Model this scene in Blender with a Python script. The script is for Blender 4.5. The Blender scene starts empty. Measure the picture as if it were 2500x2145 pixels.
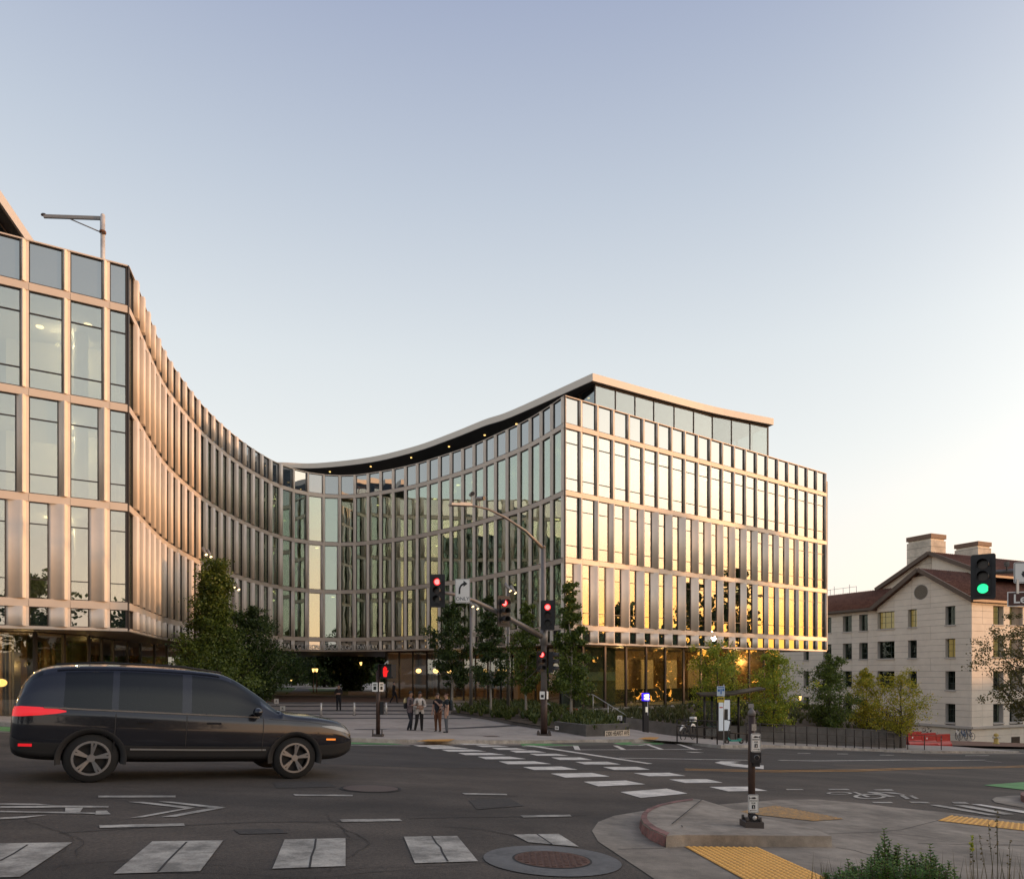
import bpy, bmesh, math, random
from math import sin, cos, pi, radians, atan2, sqrt, hypot
from mathutils import Vector, Matrix

scn = bpy.context.scene
col = scn.collection
R = random.Random(11)

# ------------------------------------------------------------------ camera
CZ = 1.36                                    # camera height above the pavement it stands on
cam_d = bpy.data.cameras.new("camera")
cam_d.sensor_width = 36.0
cam_d.lens = 24.48
cam_d.shift_y = 0.2254
cam_d.clip_start = 0.1
cam_d.clip_end = 3000
cam = bpy.data.objects.new("camera", cam_d)
col.objects.link(cam)
cam.location = (0, 0, CZ)
cam.rotation_euler = (pi / 2, 0, 0)
scn.camera = cam

# ------------------------------------------------------------------ sky, sun, exposure
SUN_EL = radians(2.6)
SUN_AZ = radians(93)                       # clockwise from the view axis (+Y): off to the right
sun_dir = Vector((sin(SUN_AZ) * cos(SUN_EL), cos(SUN_AZ) * cos(SUN_EL), sin(SUN_EL)))
world = bpy.data.worlds.new("World")
scn.world = world
world.use_nodes = True
wn, wl = world.node_tree.nodes, world.node_tree.links
bg = wn["Background"]
sky = wn.new("ShaderNodeTexSky")
sky.sky_type = 'NISHITA'
sky.sun_disc = False
sky.sun_elevation = SUN_EL
sky.sun_rotation = SUN_AZ
sky.air_density = 1.0
sky.dust_density = 1.2
sky.ozone_density = 2.0
SKY_K = 0.15
# pale dusk haze over the clear sky: colour by height, warmer and brighter towards the sunset
tcw = wn.new("ShaderNodeTexCoord")
sep = wn.new("ShaderNodeSeparateXYZ")
wl.new(tcw.outputs["Generated"], sep.inputs[0])
ramp = wn.new("ShaderNodeValToRGB")
rs = [(0.0, (.96, .89, .80)), (.09, (.93, .885, .81)), (.22, (.87, .875, .84)), (.40, (.715, .755, .775)), (.56, (.52, .575, .66)), (.70, (.355, .405, .545)), (1.0, (.22, .25, .38))]
ramp.color_ramp.elements[0].position = rs[0][0]
ramp.color_ramp.elements[0].color = (*rs[0][1], 1)
ramp.color_ramp.elements[1].position = rs[-1][0]
ramp.color_ramp.elements[1].color = (*rs[-1][1], 1)
for p_, c_ in rs[1:-1]:
    ramp.color_ramp.elements.new(p_).color = (*c_, 1)
wl.new(sep.outputs["Z"], ramp.inputs[0])
dot = wn.new("ShaderNodeVectorMath")
dot.operation = 'DOT_PRODUCT'
wl.new(tcw.outputs["Generated"], dot.inputs[0])
dot.inputs[1].default_value = tuple(sun_dir)


def glow(power, colour, prev, how='ADD', mask=None):
    mx_ = wn.new("ShaderNodeMath")
    mx_.operation = 'MAXIMUM'
    wl.new(dot.outputs["Value"], mx_.inputs[0])
    mx_.inputs[1].default_value = 0.0
    pw = wn.new("ShaderNodeMath")
    pw.operation = 'POWER'
    wl.new(mx_.outputs[0], pw.inputs[0])
    pw.inputs[1].default_value = power
    m_ = wn.new("ShaderNodeMix")
    m_.data_type = 'RGBA'
    m_.blend_type = how
    fac = pw.outputs[0]
    if mask is not None:
        mm_ = wn.new("ShaderNodeMath")
        mm_.operation = 'MULTIPLY'
        wl.new(fac, mm_.inputs[0])
        wl.new(mask, mm_.inputs[1])
        fac = mm_.outputs[0]
    wl.new(fac, m_.inputs["Factor"])
    wl.new(prev, m_.inputs[6])
    m_.inputs[7].default_value = (*colour, 1)
    return m_.outputs[2]


cur = glow(4.0, (1.7, 1.45, 1.12), ramp.outputs[0])
cur = glow(10.0, (.55, .48, .38), cur)
hz = wn.new("ShaderNodeMapRange")               # gold only low down, around the sunset
hz.interpolation_type = 'SMOOTHSTEP'
hz.inputs["From Min"].default_value = .03
hz.inputs["From Max"].default_value = .31
hz.inputs["To Min"].default_value = 1
hz.inputs["To Max"].default_value = 0
wl.new(sep.outputs["Z"], hz.inputs["Value"])
cur = glow(3.2, (2.8, 1.14, .17), cur, 'MIX', hz.outputs[0])
sc_ = wn.new("ShaderNodeVectorMath")
sc_.operation = 'SCALE'
wl.new(cur, sc_.inputs[0])
sc_.inputs["Scale"].default_value = 1 / SKY_K
add = wn.new("ShaderNodeVectorMath")
add.operation = 'ADD'
wl.new(sc_.outputs[0], add.inputs[0])
nsk = wn.new("ShaderNodeVectorMath")
nsk.operation = 'SCALE'
wl.new(sky.outputs[0], nsk.inputs[0])
nsk.inputs["Scale"].default_value = 0.35
wl.new(nsk.outputs[0], add.inputs[1])
wl.new(add.outputs[0], bg.inputs[0])
bg.inputs[1].default_value = SKY_K
sun_d = bpy.data.lights.new("sun", 'SUN')
sun_d.energy = 3.4
sun_d.angle = radians(1.2)
sun_d.color = (1.0, 0.52, 0.24)
sun = bpy.data.objects.new("sun", sun_d)
col.objects.link(sun)
sun.location = (60, -20, 60)
sun.rotation_euler = sun_dir.to_track_quat('Z', 'Y').to_euler()

vs = scn.view_settings
vs.view_transform = 'Standard'
vs.look = 'None'
vs.gamma = 1
vs.use_curve_mapping = False
vs.exposure = 0.0
scn.cycles.use_denoising = True
scn.cycles.max_bounces = 8
scn.cycles.transparent_max_bounces = 12
scn.cycles.sample_clamp_indirect = 4.0
scn.cycles.caustics_reflective = False
scn.cycles.caustics_refractive = False

# ------------------------------------------------------------------ places: plan of the site, measured from the photo
F, CX, YH = 1700.0, 1250.0, 1636.0


def sm(t):
    t = max(0.0, min(1.0, t))
    return t * t * (3 - 2 * t)


def G(x, y):
    """height of the hillside street"""
    p = -(0.045 * x + 0.053 * y) - 0.30 * sm((x - 8) / 18)
    b = sm((y - 27) / 10) * (1 - sm((x - 2) / 8))          # the plaza is level
    return p * (1 - b) - 1.43 * b


def ray(px, py):
    return (px - CX) / F, (YH - py) / F


def gp(px, py, lift=0.0):
    """ground point seen at a photo pixel"""
    rx, rz = ray(px, py)
    lo, hi = 1.0, 400.0
    f = lambda Y: CZ + Y * rz - G(rx * Y, Y) - lift
    Y = 1.0
    while Y < 400 and f(Y) > 0:
        Y *= 1.04
    lo, hi = Y / 1.04, Y
    for _ in range(30):
        m = (lo + hi) / 2
        if f(m) > 0:
            lo = m
        else:
            hi = m
    return Vector((rx * lo, lo, G(rx * lo, lo) + lift))


def at(px, py, Y):
    rx, rz = ray(px, py)
    return Vector((rx * Y, Y, CZ + rz * Y))


def on(x, y, lift=0.0):
    return Vector((x, y, G(x, y) + lift))


def pz(px, Y, lift=0.13):
    """point on the ground straight below photo column px at distance Y"""
    x = (px - CX) / F * Y
    return Vector((x, Y, G(x, Y) + lift))


# ------------------------------------------------------------------ materials
MATS = {}


def mat(name, color, rough=0.6, metal=0.0, var=0.0, scale=8.0, bump=0.0, bscale=None, emit=None, estr=0.0, col2=None,
        spec=0.5, stain=0.0, stain_scale=0.4, coat=0.0, streak=0.0):
    if name in MATS:
        return MATS[name]
    m = bpy.data.materials.new(name)
    m.use_nodes = True
    nt = m.node_tree
    b = nt.nodes["Principled BSDF"]
    b.inputs["Roughness"].default_value = rough
    b.inputs["Metallic"].default_value = metal
    b.inputs["Specular IOR Level"].default_value = spec
    b.inputs["Coat Weight"].default_value = coat
    c = (color[0], color[1], color[2], 1)
    b.inputs["Base Color"].default_value = c
    tc = nt.nodes.new("ShaderNodeTexCoord")
    gm = nt.nodes.new("ShaderNodeNewGeometry")
    last = None
    if var > 0 or col2 is not None:
        n = nt.nodes.new("ShaderNodeTexNoise")
        n.inputs["Scale"].default_value = scale
        n.inputs["Detail"].default_value = 6
        n.inputs["Roughness"].default_value = 0.65
        nt.links.new(gm.outputs["Position"], n.inputs["Vector"])
        r = nt.nodes.new("ShaderNodeValToRGB")
        r.color_ramp.elements[0].position = 0.3
        r.color_ramp.elements[1].position = 0.7
        d = col2 if col2 is not None else tuple(max(0, k * (1 - var)) for k in color)
        e = color if col2 is not None else tuple(min(1, k * (1 + var)) for k in color)
        r.color_ramp.elements[0].color = (*d[:3], 1)
        r.color_ramp.elements[1].color = (*e[:3], 1)
        nt.links.new(n.outputs["Fac"], r.inputs["Fac"])
        last = r.outputs["Color"]
    if stain > 0:
        n2 = nt.nodes.new("ShaderNodeTexNoise")
        n2.inputs["Scale"].default_value = stain_scale
        n2.inputs["Detail"].default_value = 8
        n2.inputs["Roughness"].default_value = 0.7
        nt.links.new(gm.outputs["Position"], n2.inputs["Vector"])
        r2 = nt.nodes.new("ShaderNodeValToRGB")
        r2.color_ramp.elements[0].position = 0.38
        r2.color_ramp.elements[1].position = 0.66
        r2.color_ramp.elements[0].color = (1 - stain, 1 - stain, 1 - stain, 1)
        r2.color_ramp.elements[1].color = (1 + stain * .3, 1 + stain * .3, 1 + stain * .3, 1)
        nt.links.new(n2.outputs["Fac"], r2.inputs["Fac"])
        mx = nt.nodes.new("ShaderNodeMix")
        mx.data_type = 'RGBA'
        mx.blend_type = 'MULTIPLY'
        mx.inputs["Factor"].default_value = 1
        if last is not None:
            nt.links.new(last, mx.inputs[6])
        else:
            mx.inputs[6].default_value = c
        nt.links.new(r2.outputs["Color"], mx.inputs[7])
        last = mx.outputs[2]
    if streak > 0:
        mp = nt.nodes.new("ShaderNodeMapping")
        mp.inputs["Rotation"].default_value = (0, 0, -0.62)
        mp.inputs["Scale"].default_value = (.045, .9, 1)
        nt.links.new(gm.outputs["Position"], mp.inputs["Vector"])
        n4 = nt.nodes.new("ShaderNodeTexNoise")
        n4.inputs["Scale"].default_value = 1.0
        n4.inputs["Detail"].default_value = 5
        nt.links.new(mp.outputs[0], n4.inputs["Vector"])
        r4 = nt.nodes.new("ShaderNodeValToRGB")
        r4.color_ramp.elements[0].position = .36
        r4.color_ramp.elements[1].position = .64
        r4.color_ramp.elements[0].color = (1 - streak, 1 - streak, 1 - streak, 1)
        r4.color_ramp.elements[1].color = (1 + streak * .4, 1 + streak * .4, 1 + streak * .4, 1)
        nt.links.new(n4.outputs["Fac"], r4.inputs["Fac"])
        mx4 = nt.nodes.new("ShaderNodeMix")
        mx4.data_type = 'RGBA'
        mx4.blend_type = 'MULTIPLY'
        mx4.inputs["Factor"].default_value = 1
        nt.links.new(last, mx4.inputs[6])
        nt.links.new(r4.outputs["Color"], mx4.inputs[7])
        last = mx4.outputs[2]
    if last is not None:
        nt.links.new(last, b.inputs["Base Color"])
    if bump > 0:
        n3 = nt.nodes.new("ShaderNodeTexNoise")
        n3.inputs["Scale"].default_value = bscale or scale * 4
        n3.inputs["Detail"].default_value = 4
        nt.links.new(gm.outputs["Position"], n3.inputs["Vector"])
        bp = nt.nodes.new("ShaderNodeBump")
        bp.inputs["Strength"].default_value = bump
        bp.inputs["Distance"].default_value = 0.02
        nt.links.new(n3.outputs["Fac"], bp.inputs["Height"])
        nt.links.new(bp.outputs["Normal"], b.inputs["Normal"])
    if emit is not None:
        b.inputs["Emission Color"].default_value = (*emit, 1)
        b.inputs["Emission Strength"].default_value = estr
    MATS[name] = m
    return m


def glass(name, tint, refl0=0.28, gcol=(0.95, 0.97, 0.96), wob=0.004, body=None, bodyfac=0.0):
    """coated glazing: part mirror, part see-through, slightly wavy"""
    m = bpy.data.materials.new(name)
    m.use_nodes = True
    nt = m.node_tree
    nt.nodes.remove(nt.nodes["Principled BSDF"])
    out = nt.nodes["Material Output"]
    gl = nt.nodes.new("ShaderNodeBsdfGlossy")
    gl.inputs["Roughness"].default_value = 0.0
    gl.inputs["Color"].default_value = (*gcol, 1)
    if body is None:
        tr = nt.nodes.new("ShaderNodeBsdfTransparent")
        tr.inputs["Color"].default_value = (*tint, 1)
    else:
        tr = nt.nodes.new("ShaderNodeBsdfDiffuse")
        tr.inputs["Color"].default_value = (*body, 1)
    fr = nt.nodes.new("ShaderNodeLayerWeight")
    fr.inputs["Blend"].default_value = 0.5
    pw = nt.nodes.new("ShaderNodeMath")
    pw.operation = 'POWER'
    pw.inputs[1].default_value = 4.0
    nt.links.new(fr.outputs["Facing"], pw.inputs[0])
    mr = nt.nodes.new("ShaderNodeMapRange")
    mr.inputs["To Min"].default_value = refl0
    mr.inputs["To Max"].default_value = 1.0
    nt.links.new(pw.outputs[0], mr.inputs["Value"])
    gm = nt.nodes.new("ShaderNodeNewGeometry")
    n = nt.nodes.new("ShaderNodeTexNoise")
    n.inputs["Scale"].default_value = .9
    n.inputs["Detail"].default_value = 1.0
    nt.links.new(gm.outputs["Position"], n.inputs["Vector"])
    bp = nt.nodes.new("ShaderNodeBump")
    bp.inputs["Strength"].default_value = 1.0
    bp.inputs["Distance"].default_value = wob
    nt.links.new(n.outputs["Fac"], bp.inputs["Height"])
    nt.links.new(bp.outputs["Normal"], gl.inputs["Normal"])
    mx = nt.nodes.new("ShaderNodeMixShader")
    nt.links.new(mr.outputs["Result"], mx.inputs["Fac"])
    nt.links.new(tr.outputs[0], mx.inputs[1])
    nt.links.new(gl.outputs[0], mx.inputs[2])
    nt.links.new(mx.outputs[0], out.inputs["Surface"])
    MATS[name] = m
    return m


def leafmat(name, c1, c2, c3=None):
    """leaf colour varies from leaf to leaf; light passes through"""
    m = bpy.data.materials.new(name)
    m.use_nodes = True
    nt = m.node_tree
    nt.nodes.remove(nt.nodes["Principled BSDF"])
    out = nt.nodes["Material Output"]
    gm = nt.nodes.new("ShaderNodeNewGeometry")
    r = nt.nodes.new("ShaderNodeValToRGB")
    r.color_ramp.elements[0].color = (*c1, 1)
    r.color_ramp.elements[1].color = (*c2, 1)
    if c3:
        e = r.color_ramp.elements.new(0.88)
        e.color = (*c2, 1)
        r.color_ramp.elements[-1].color = (*c3, 1)
    nt.links.new(gm.outputs["Random Per Island"], r.inputs["Fac"])
    d = nt.nodes.new("ShaderNodeBsdfDiffuse")
    t = nt.nodes.new("ShaderNodeBsdfTranslucent")
    nt.links.new(r.outputs[0], d.inputs[0])
    nt.links.new(r.outputs[0], t.inputs[0])
    mx = nt.nodes.new("ShaderNodeMixShader")
    mx.inputs[0].default_value = 0.35
    nt.links.new(d.outputs[0], mx.inputs[1])
    nt.links.new(t.outputs[0], mx.inputs[2])
    g = nt.nodes.new("ShaderNodeBsdfGlossy")
    g.inputs["Roughness"].default_value = 0.45
    g.inputs["Color"].default_value = (.6, .6, .6, 1)
    m2 = nt.nodes.new("ShaderNodeMixShader")
    m2.inputs[0].default_value = 0.05
    nt.links.new(mx.outputs[0], m2.inputs[1])
    nt.links.new(g.outputs[0], m2.inputs[2])
    nt.links.new(m2.outputs[0], out.inputs["Surface"])
    MATS[name] = m
    return m


# ------------------------------------------------------------------ mesh helpers
class MB:
    """collects faces and links them as ONE mesh object"""

    def __init__(self, M=None):
        self.v, self.f, self.m, self.s = [], [], [], []
        self.M = M
        self.mi = 0

    def pt(self, p):
        p = Vector(p)
        if self.M is not None:
            p = self.M @ p
        self.v.append(p)
        return len(self.v) - 1

    def face(self, idx, smooth=False):
        self.f.append(tuple(idx))
        self.m.append(self.mi)
        self.s.append(smooth)

    def poly(self, pts, smooth=False):
        self.face([self.pt(p) for p in pts], smooth)

    def box(self, lo, hi):
        x0, y0, z0 = lo
        x1, y1, z1 = hi
        i = [self.pt(p) for p in ((x0, y0, z0), (x1, y0, z0), (x1, y1, z0), (x0, y1, z0),
                                  (x0, y0, z1), (x1, y0, z1), (x1, y1, z1), (x0, y1, z1))]
        for q in ((0, 3, 2, 1), (4, 5, 6, 7), (0, 1, 5, 4), (1, 2, 6, 5), (2, 3, 7, 6), (3, 0, 4, 7)):
            self.face([i[k] for k in q])

    def cbox(self, c, s):
        self.box([c[k] - s[k] / 2 for k in range(3)], [c[k] + s[k] / 2 for k in range(3)])

    def prism(self, poly, z0, z1, caps=True):
        """vertical extrusion of a plan polygon (counter-clockwise)"""
        n = len(poly)
        a = [self.pt((p[0], p[1], z0)) for p in poly]
        b = [self.pt((p[0], p[1], z1)) for p in poly]
        for k in range(n):
            j = (k + 1) % n
            self.face((a[k], a[j], b[j], b[k]))
        if caps:
            self.face(a[::-1])
            self.face(b)

    def prism_y(self, poly, y0, y1):
        """extrusion along y of a polygon given in x,z"""
        n = len(poly)
        a = [self.pt((p[0], y0, p[1])) for p in poly]
        b = [self.pt((p[0], y1, p[1])) for p in poly]
        for k in range(n):
            j = (k + 1) % n
            self.face((a[k], b[k], b[j], a[j]))
        self.face(a)
        self.face(b[::-1])

    def tube(self, pts, rad, n=8, caps=True, smooth=True):
        pts = [Vector(p) for p in pts]
        if not isinstance(rad, (list, tuple)):
            rad = [rad] * len(pts)
        rings = []
        up = Vector((0, 0, 1))
        px = None
        for k, p in enumerate(pts):
            t = (pts[min(k + 1, len(pts) - 1)] - pts[max(k - 1, 0)]).normalized()
            if px is None:
                a = up if abs(t.z) < 0.9 else Vector((1, 0, 0))
                px = t.cross(a).normalized()
            px = (px - t * px.dot(t)).normalized()
            py = t.cross(px)
            rings.append([self.pt(p + (px * cos(2 * pi * i / n) + py * sin(2 * pi * i / n)) * rad[k]) for i in range(n)])
        for k in range(len(rings) - 1):
            for i in range(n):
                j = (i + 1) % n
                self.face((rings[k][i], rings[k][j], rings[k + 1][j], rings[k + 1][i]), smooth)
        if caps:
            self.face(rings[0][::-1])
            self.face(rings[-1])

    def bar(self, a, b, w, h=None):
        """square bar between two points"""
        h = h or w
        a, b = Vector(a), Vector(b)
        t = (b - a).normalized()
        s = t.cross(Vector((0, 0, 1)) if abs(t.z) < 0.95 else Vector((0, 1, 0))).normalized()
        u = s.cross(t)
        c = [(-w / 2, -h / 2), (w / 2, -h / 2), (w / 2, h / 2), (-w / 2, h / 2)]
        A = [self.pt(a + s * i + u * j) for i, j in c]
        B = [self.pt(b + s * i + u * j) for i, j in c]
        for k in range(4):
            j = (k + 1) % 4
            self.face((A[k], A[j], B[j], B[k]))
        self.face(A[::-1])
        self.face(B)

    def sphere(self, c, r, n=10, k=6, sc=(1, 1, 1)):
        c = Vector(c)
        rows = []
        for i in range(1, k):
            th = pi * i / k
            rows.append([self.pt(c + Vector((r * sc[0] * sin(th) * cos(2 * pi * j / n), r * sc[1] * sin(th) * sin(2 * pi * j / n), r * sc[2] * cos(th)))) for j in range(n)])
        t = self.pt(c + Vector((0, 0, r * sc[2])))
        b = self.pt(c - Vector((0, 0, r * sc[2])))
        for j in range(n):
            q = (j + 1) % n
            self.face((t, rows[0][j], rows[0][q]), True)
            self.face((b, rows[-1][q], rows[-1][j]), True)
            for i in range(len(rows) - 1):
                self.face((rows[i][j], rows[i + 1][j], rows[i + 1][q], rows[i][q]), True)

    def disc_y(self, c, r, n=20, y=0.0):
        """disc facing -y"""
        self.face([self.pt((c[0] + r * cos(2 * pi * i / n), c[1] + y, c[2] + r * sin(2 * pi * i / n))) for i in range(n)])

    def mesh(self, name, mats):
        me = bpy.data.meshes.new(name)
        me.from_pydata([tuple(p) for p in self.v], [], self.f)
        for mm in (mats if isinstance(mats, (list, tuple)) else [mats]):
            me.materials.append(mm)
        me.polygons.foreach_set("material_index", self.m)
        me.polygons.foreach_set("use_smooth", self.s)
        me.update()
        return me

    def build(self, name, mats, parent=None, local=False, **props):
        if parent is not None and not local:
            inv = WM[parent.name].inverted()
            self.v = [inv @ p for p in self.v]
        me = self.mesh(name, mats)
        return link(name, me, parent, **props)


WM = {}


def link(name, data, parent=None, loc=None, rotz=None, **props):
    o = bpy.data.objects.new(name, data)
    col.objects.link(o)
    L = Matrix.Translation(loc) if loc is not None else Matrix.Identity(4)
    if rotz:
        L = L @ Matrix.Rotation(rotz, 4, 'Z')
    if loc is not None:
        o.location = loc
    if rotz:
        o.rotation_euler = (0, 0, rotz)
    if parent is not None:
        o.parent = parent
        WM[o.name] = WM[parent.name] @ L
    else:
        WM[o.name] = L
    for k, v in props.items():
        o[k] = v
    return o


def thing(name, label, cat, loc, rotz=0.0, group=None):
    p = dict(label=label, category=cat)
    if group:
        p['group'] = group
    return link(name, None, None, Vector(loc), rotz, **p)


def copy_thing(root, loc, rotz=0.0, label=None, parts=True):
    c = root.copy()
    col.objects.link(c)
    c.location = loc
    c.rotation_euler = (0, 0, rotz)
    if label:
        c['label'] = label
    WM[c.name] = Matrix.Translation(loc) @ Matrix.Rotation(rotz, 4, 'Z')

    def rec(src, dst):
        for ch in list(src.children):
            d = ch.copy()
            col.objects.link(d)
            d.parent = dst
            WM[d.name] = WM[dst.name] @ d.matrix_basis
            rec(ch, d)
    if parts:
        rec(root, c)
    return c


def text_mesh(name, body, size, mat_, depth=0.004, align='CENTER', offset=0.0, xs=1.0):
    """flat print standing upright in the xz plane, facing -y"""
    cu = bpy.data.curves.new(name, 'FONT')
    cu.body = body
    cu.size = size
    cu.align_x = align
    cu.align_y = 'CENTER'
    cu.extrude = depth / 2
    cu.offset = offset
    cu.resolution_u = 3
    o = bpy.data.objects.new(name, cu)
    col.objects.link(o)
    dg = bpy.context.evaluated_depsgraph_get()
    me = bpy.data.meshes.new_from_object(o.evaluated_get(dg))
    bpy.data.objects.remove(o)
    bpy.data.curves.remove(cu)
    for v in me.vertices:
        x, y, z = v.co
        v.co = (x * xs, -z, y)
    me.name = name
    me.materials.clear()
    me.materials.append(mat_)
    return me
# ------------------------------------------------------------------ material list
M_asph = mat('asphalt', (.088, .070, .055), .85, streak=.34, var=.42, scale=34, bump=.5, bscale=90, stain=.45, stain_scale=.35)
M_asph2 = mat('asphalt_new', (.052, .044, .038), .8, streak=.25, var=.35, scale=40, bump=.45, bscale=110, stain=.3, stain_scale=.5)
M_paint = mat('road_paint', (.74, .69, .61), .7, var=.12, scale=30, bump=.3, bscale=120, stain=.35, stain_scale=3.0)
M_paintw = mat('road_paint_worn', (.56, .52, .45), .75, col2=(.36, .33, .285), scale=55, bump=.3, bscale=120, stain=.6, stain_scale=2.5)
M_yel = mat('road_paint_yellow', (.62, .30, .07), .7, var=.15, scale=20, stain=.3, stain_scale=2)
M_green = mat('road_paint_green', (.10, .30, .09), .75, var=.15, scale=8, stain=.35, stain_scale=1.2)
M_conc = mat('concrete', (.25, .235, .215), .85, var=.16, scale=3.5, bump=.35, bscale=60, stain=.35, stain_scale=.9)
M_concd = mat('concrete_gutter', (.29, .245, .195), .85, var=.18, scale=4, bump=.4, bscale=70, stain=.45, stain_scale=1.1)
M_kerb = mat('concrete_kerb', (.38, .35, .31), .85, var=.16, scale=5, bump=.3, bscale=50, stain=.4, stain_scale=1.5)
M_red_kerb = mat('kerb_red_paint', (.33, .115, .10), .75, col2=(.19, .13, .11), scale=26, bump=.3, bscale=60, stain=.55, stain_scale=4)
M_tact = mat('tactile_yellow', (.62, .29, .04), .65, var=.12, scale=6, stain=.25, stain_scale=2.0)
M_tactw = mat('tactile_worn', (.58, .32, .10), .8, var=.3, scale=14, col2=(.20, .17, .13))
M_iron = mat('cast_iron', (.11, .075, .06), .6, .4, var=.2, scale=20)
M_dark = mat('joint_dark', (.035, .032, .03), .9)
M_pav = mat('plaza_concrete', (.40, .35, .305), .85, var=.1, scale=2.5, bump=.2, bscale=40, stain=.25, stain_scale=.5)
M_band = mat('plaza_dark_band', (.075, .07, .068), .8, var=.15, scale=6)
M_soil = mat('soil', (.085, .062, .042), .95, var=.35, scale=3, bump=.7, bscale=14)
M_lawn = mat('lawn_green', (.06, .10, .025), .95, var=.3, scale=2, bump=.6, bscale=30)
M_path = mat('path_asphalt', (.09, .085, .08), .9, var=.15, scale=4)
M_grnd = mat('ground_dull', (.08, .075, .06), .95, var=.2, scale=.2)
M_bronze = mat('dark_bronze', (.05, .038, .03), .45, .3)

U = Vector((.815, .58, 0)).normalized()       # along the avenue
N = Vector((.58, -.815, 0)).normalized()      # from the buildings towards the camera


def drape(name, pts, lift, mats, thick=0.0, kind='structure', parent=None, **pr):
    """a sheet laid on the hillside; pts are plan points"""
    mb = MB()
    bm = bmesh.new()
    vs_ = [bm.verts.new((p[0], p[1], 0)) for p in pts]
    f = bm.faces.new(vs_)
    bmesh.ops.triangulate(bm, faces=[f])
    # split long edges so the sheet follows the hill
    for _ in range(5):
        es = [e for e in bm.edges if e.calc_length() > 6.0]
        if not es:
            break
        bmesh.ops.subdivide_edges(bm, edges=es, cuts=1)
        bmesh.ops.triangulate(bm, faces=bm.faces[:])
    bm.normal_update()
    if sum(f.normal.z * f.calc_area() for f in bm.faces) < 0:
        bmesh.ops.reverse_faces(bm, faces=bm.faces[:])
    for v in bm.verts:
        v.co.z = G(v.co.x, v.co.y) + lift
    if thick > 0:
        r = bmesh.ops.extrude_face_region(bm, geom=bm.faces[:])
        for v in [g for g in r['geom'] if isinstance(g, bmesh.types.BMVert)]:
            v.co.z -= thick
        bmesh.ops.recalc_face_normals(bm, faces=bm.faces[:])
    me = bpy.data.meshes.new(name)
    bm.to_mesh(me)
    bm.free()
    for mm in (mats if isinstance(mats, (list, tuple)) else [mats]):
        me.materials.append(mm)
    if parent is not None:
        me.transform(WM[parent.name].inverted())
        return link(name, me, parent, **pr)
    return link(name, me, **({'kind': kind} if kind else {}), **pr)


def px(*pts, o=(0, 0), k=1.0):
    """photo pixels (optionally from an enlarged crop) to plan points"""
    return [gp(o[0] + a * k, o[1] + b * k).to_2d() for a, b in pts]


# ground sheet out to the horizon, road on it
mb = MB()
n = 30
gx = [-700 * (1 - i / 12) ** 2.2 for i in range(12)] + [0 + 3 * i for i in range(12)] + [33 + 600 * (i / 10) ** 2 for i in range(1, 11)]
gy = [-400 + 400 * (i / 8) for i in range(8)] + [8 * i for i in range(12)] + [96 + 800 * (i / 10) ** 2 for i in range(1, 11)]
ids = [[mb.pt((x, y, G(x, y) - .06)) for x in gx] for y in gy]
for j in range(len(gy) - 1):
    for i in range(len(gx) - 1):
        mb.face((ids[j][i], ids[j][i + 1], ids[j + 1][i + 1], ids[j + 1][i]), True)
mb.build('ground', M_grnd, kind='structure')

kerb_px = [(-420, 1748), (0, 1772), (400, 1790), (740, 1807), (970, 1814), (1139, 1815), (1271, 1815), (1440, 1813), (1560, 1811),
           (1640, 1812), (1700, 1820), (1760, 1826), (1866, 1824), (2086, 1831), (2271, 1838)]
kerb = [gp(*p).to_2d() for p in kerb_px]
kerb = [kerb[0] - U.to_2d() * 60] + kerb + [kerb[-1] + U.to_2d() * k for k in (14, 60)]
# the avenue: everything on the camera's side of the far kerb
near_line = [Vector((kerb[0].x - 5, -60)), Vector((160, -60)), Vector((160, 60))]
drape('road', [p - N.to_2d() * .4 for p in kerb] + [Vector((140, 60)), Vector((140, -40)), Vector((kerb[0].x - 5, -40))], 0.0, M_asph)
drape('newer_asphalt', [p - N.to_2d() * .2 for p in kerb[4:-1]] + px((2700, 1866), (2500, 1872), (1700, 1886), (1290, 1877), (1000, 1872), (420, 1852)), .004, M_asph2)
# far pavement (plaza) and its kerb
back = [kerb[0] - N.to_2d() * 130, ]
plz = [p - N.to_2d() * .16 for p in kerb[:-1]]
drape('plaza', plz + [kerb[-2] - N.to_2d() * 5 + U.to_2d() * 2, kerb[-2] - N.to_2d() * 130, kerb[0] - N.to_2d() * 130], .13, M_pav)
far_kerb = link('far_kerb', None, kind='structure')
WM[far_kerb.name] = Matrix.Identity(4)


def kerb_run(pts, w, h, name, m, parent=None, gap=.012, step=1.8, kind='structure'):
    """kerb stones laid one by one"""
    acc = []
    for a, b in zip(pts[:-1], pts[1:]):
        L = (b - a).length
        k = max(1, round(L / step))
        for i in range(k):
            acc.append((a.lerp(b, i / k), a.lerp(b, (i + 1) / k)))
    for a, b in acc:
        t = (b - a).normalized()
        s = Vector((t.y, -t.x))
        a2, b2 = a + t * gap / 2, b - t * gap / 2
        mb = MB()
        lo = [mb.pt((p.x, p.y, G(p.x, p.y) - .05)) for p in (a2, b2, b2 - s * w, a2 - s * w)]
        hi = [mb.pt((p.x, p.y, G(p.x, p.y) + h)) for p in (a2 - s * .02, b2 - s * .02, b2 - s * w, a2 - s * w)]
        for q in range(4):
            r = (q + 1) % 4
            mb.face((lo[q], lo[r], hi[r], hi[q]))
        mb.face(hi)
        mb.build(name, m, parent)


kerb_run(kerb[1:-1], .17, .136, 'kerb_stone', M_kerb, far_kerb)
# concrete gutter along it
gut = kerb[3:-1]
drape('gutter', [p + N.to_2d() * .02 for p in gut[:]] + [p + N.to_2d() * .75 for p in gut[::-1]], .006, M_concd)

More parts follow.
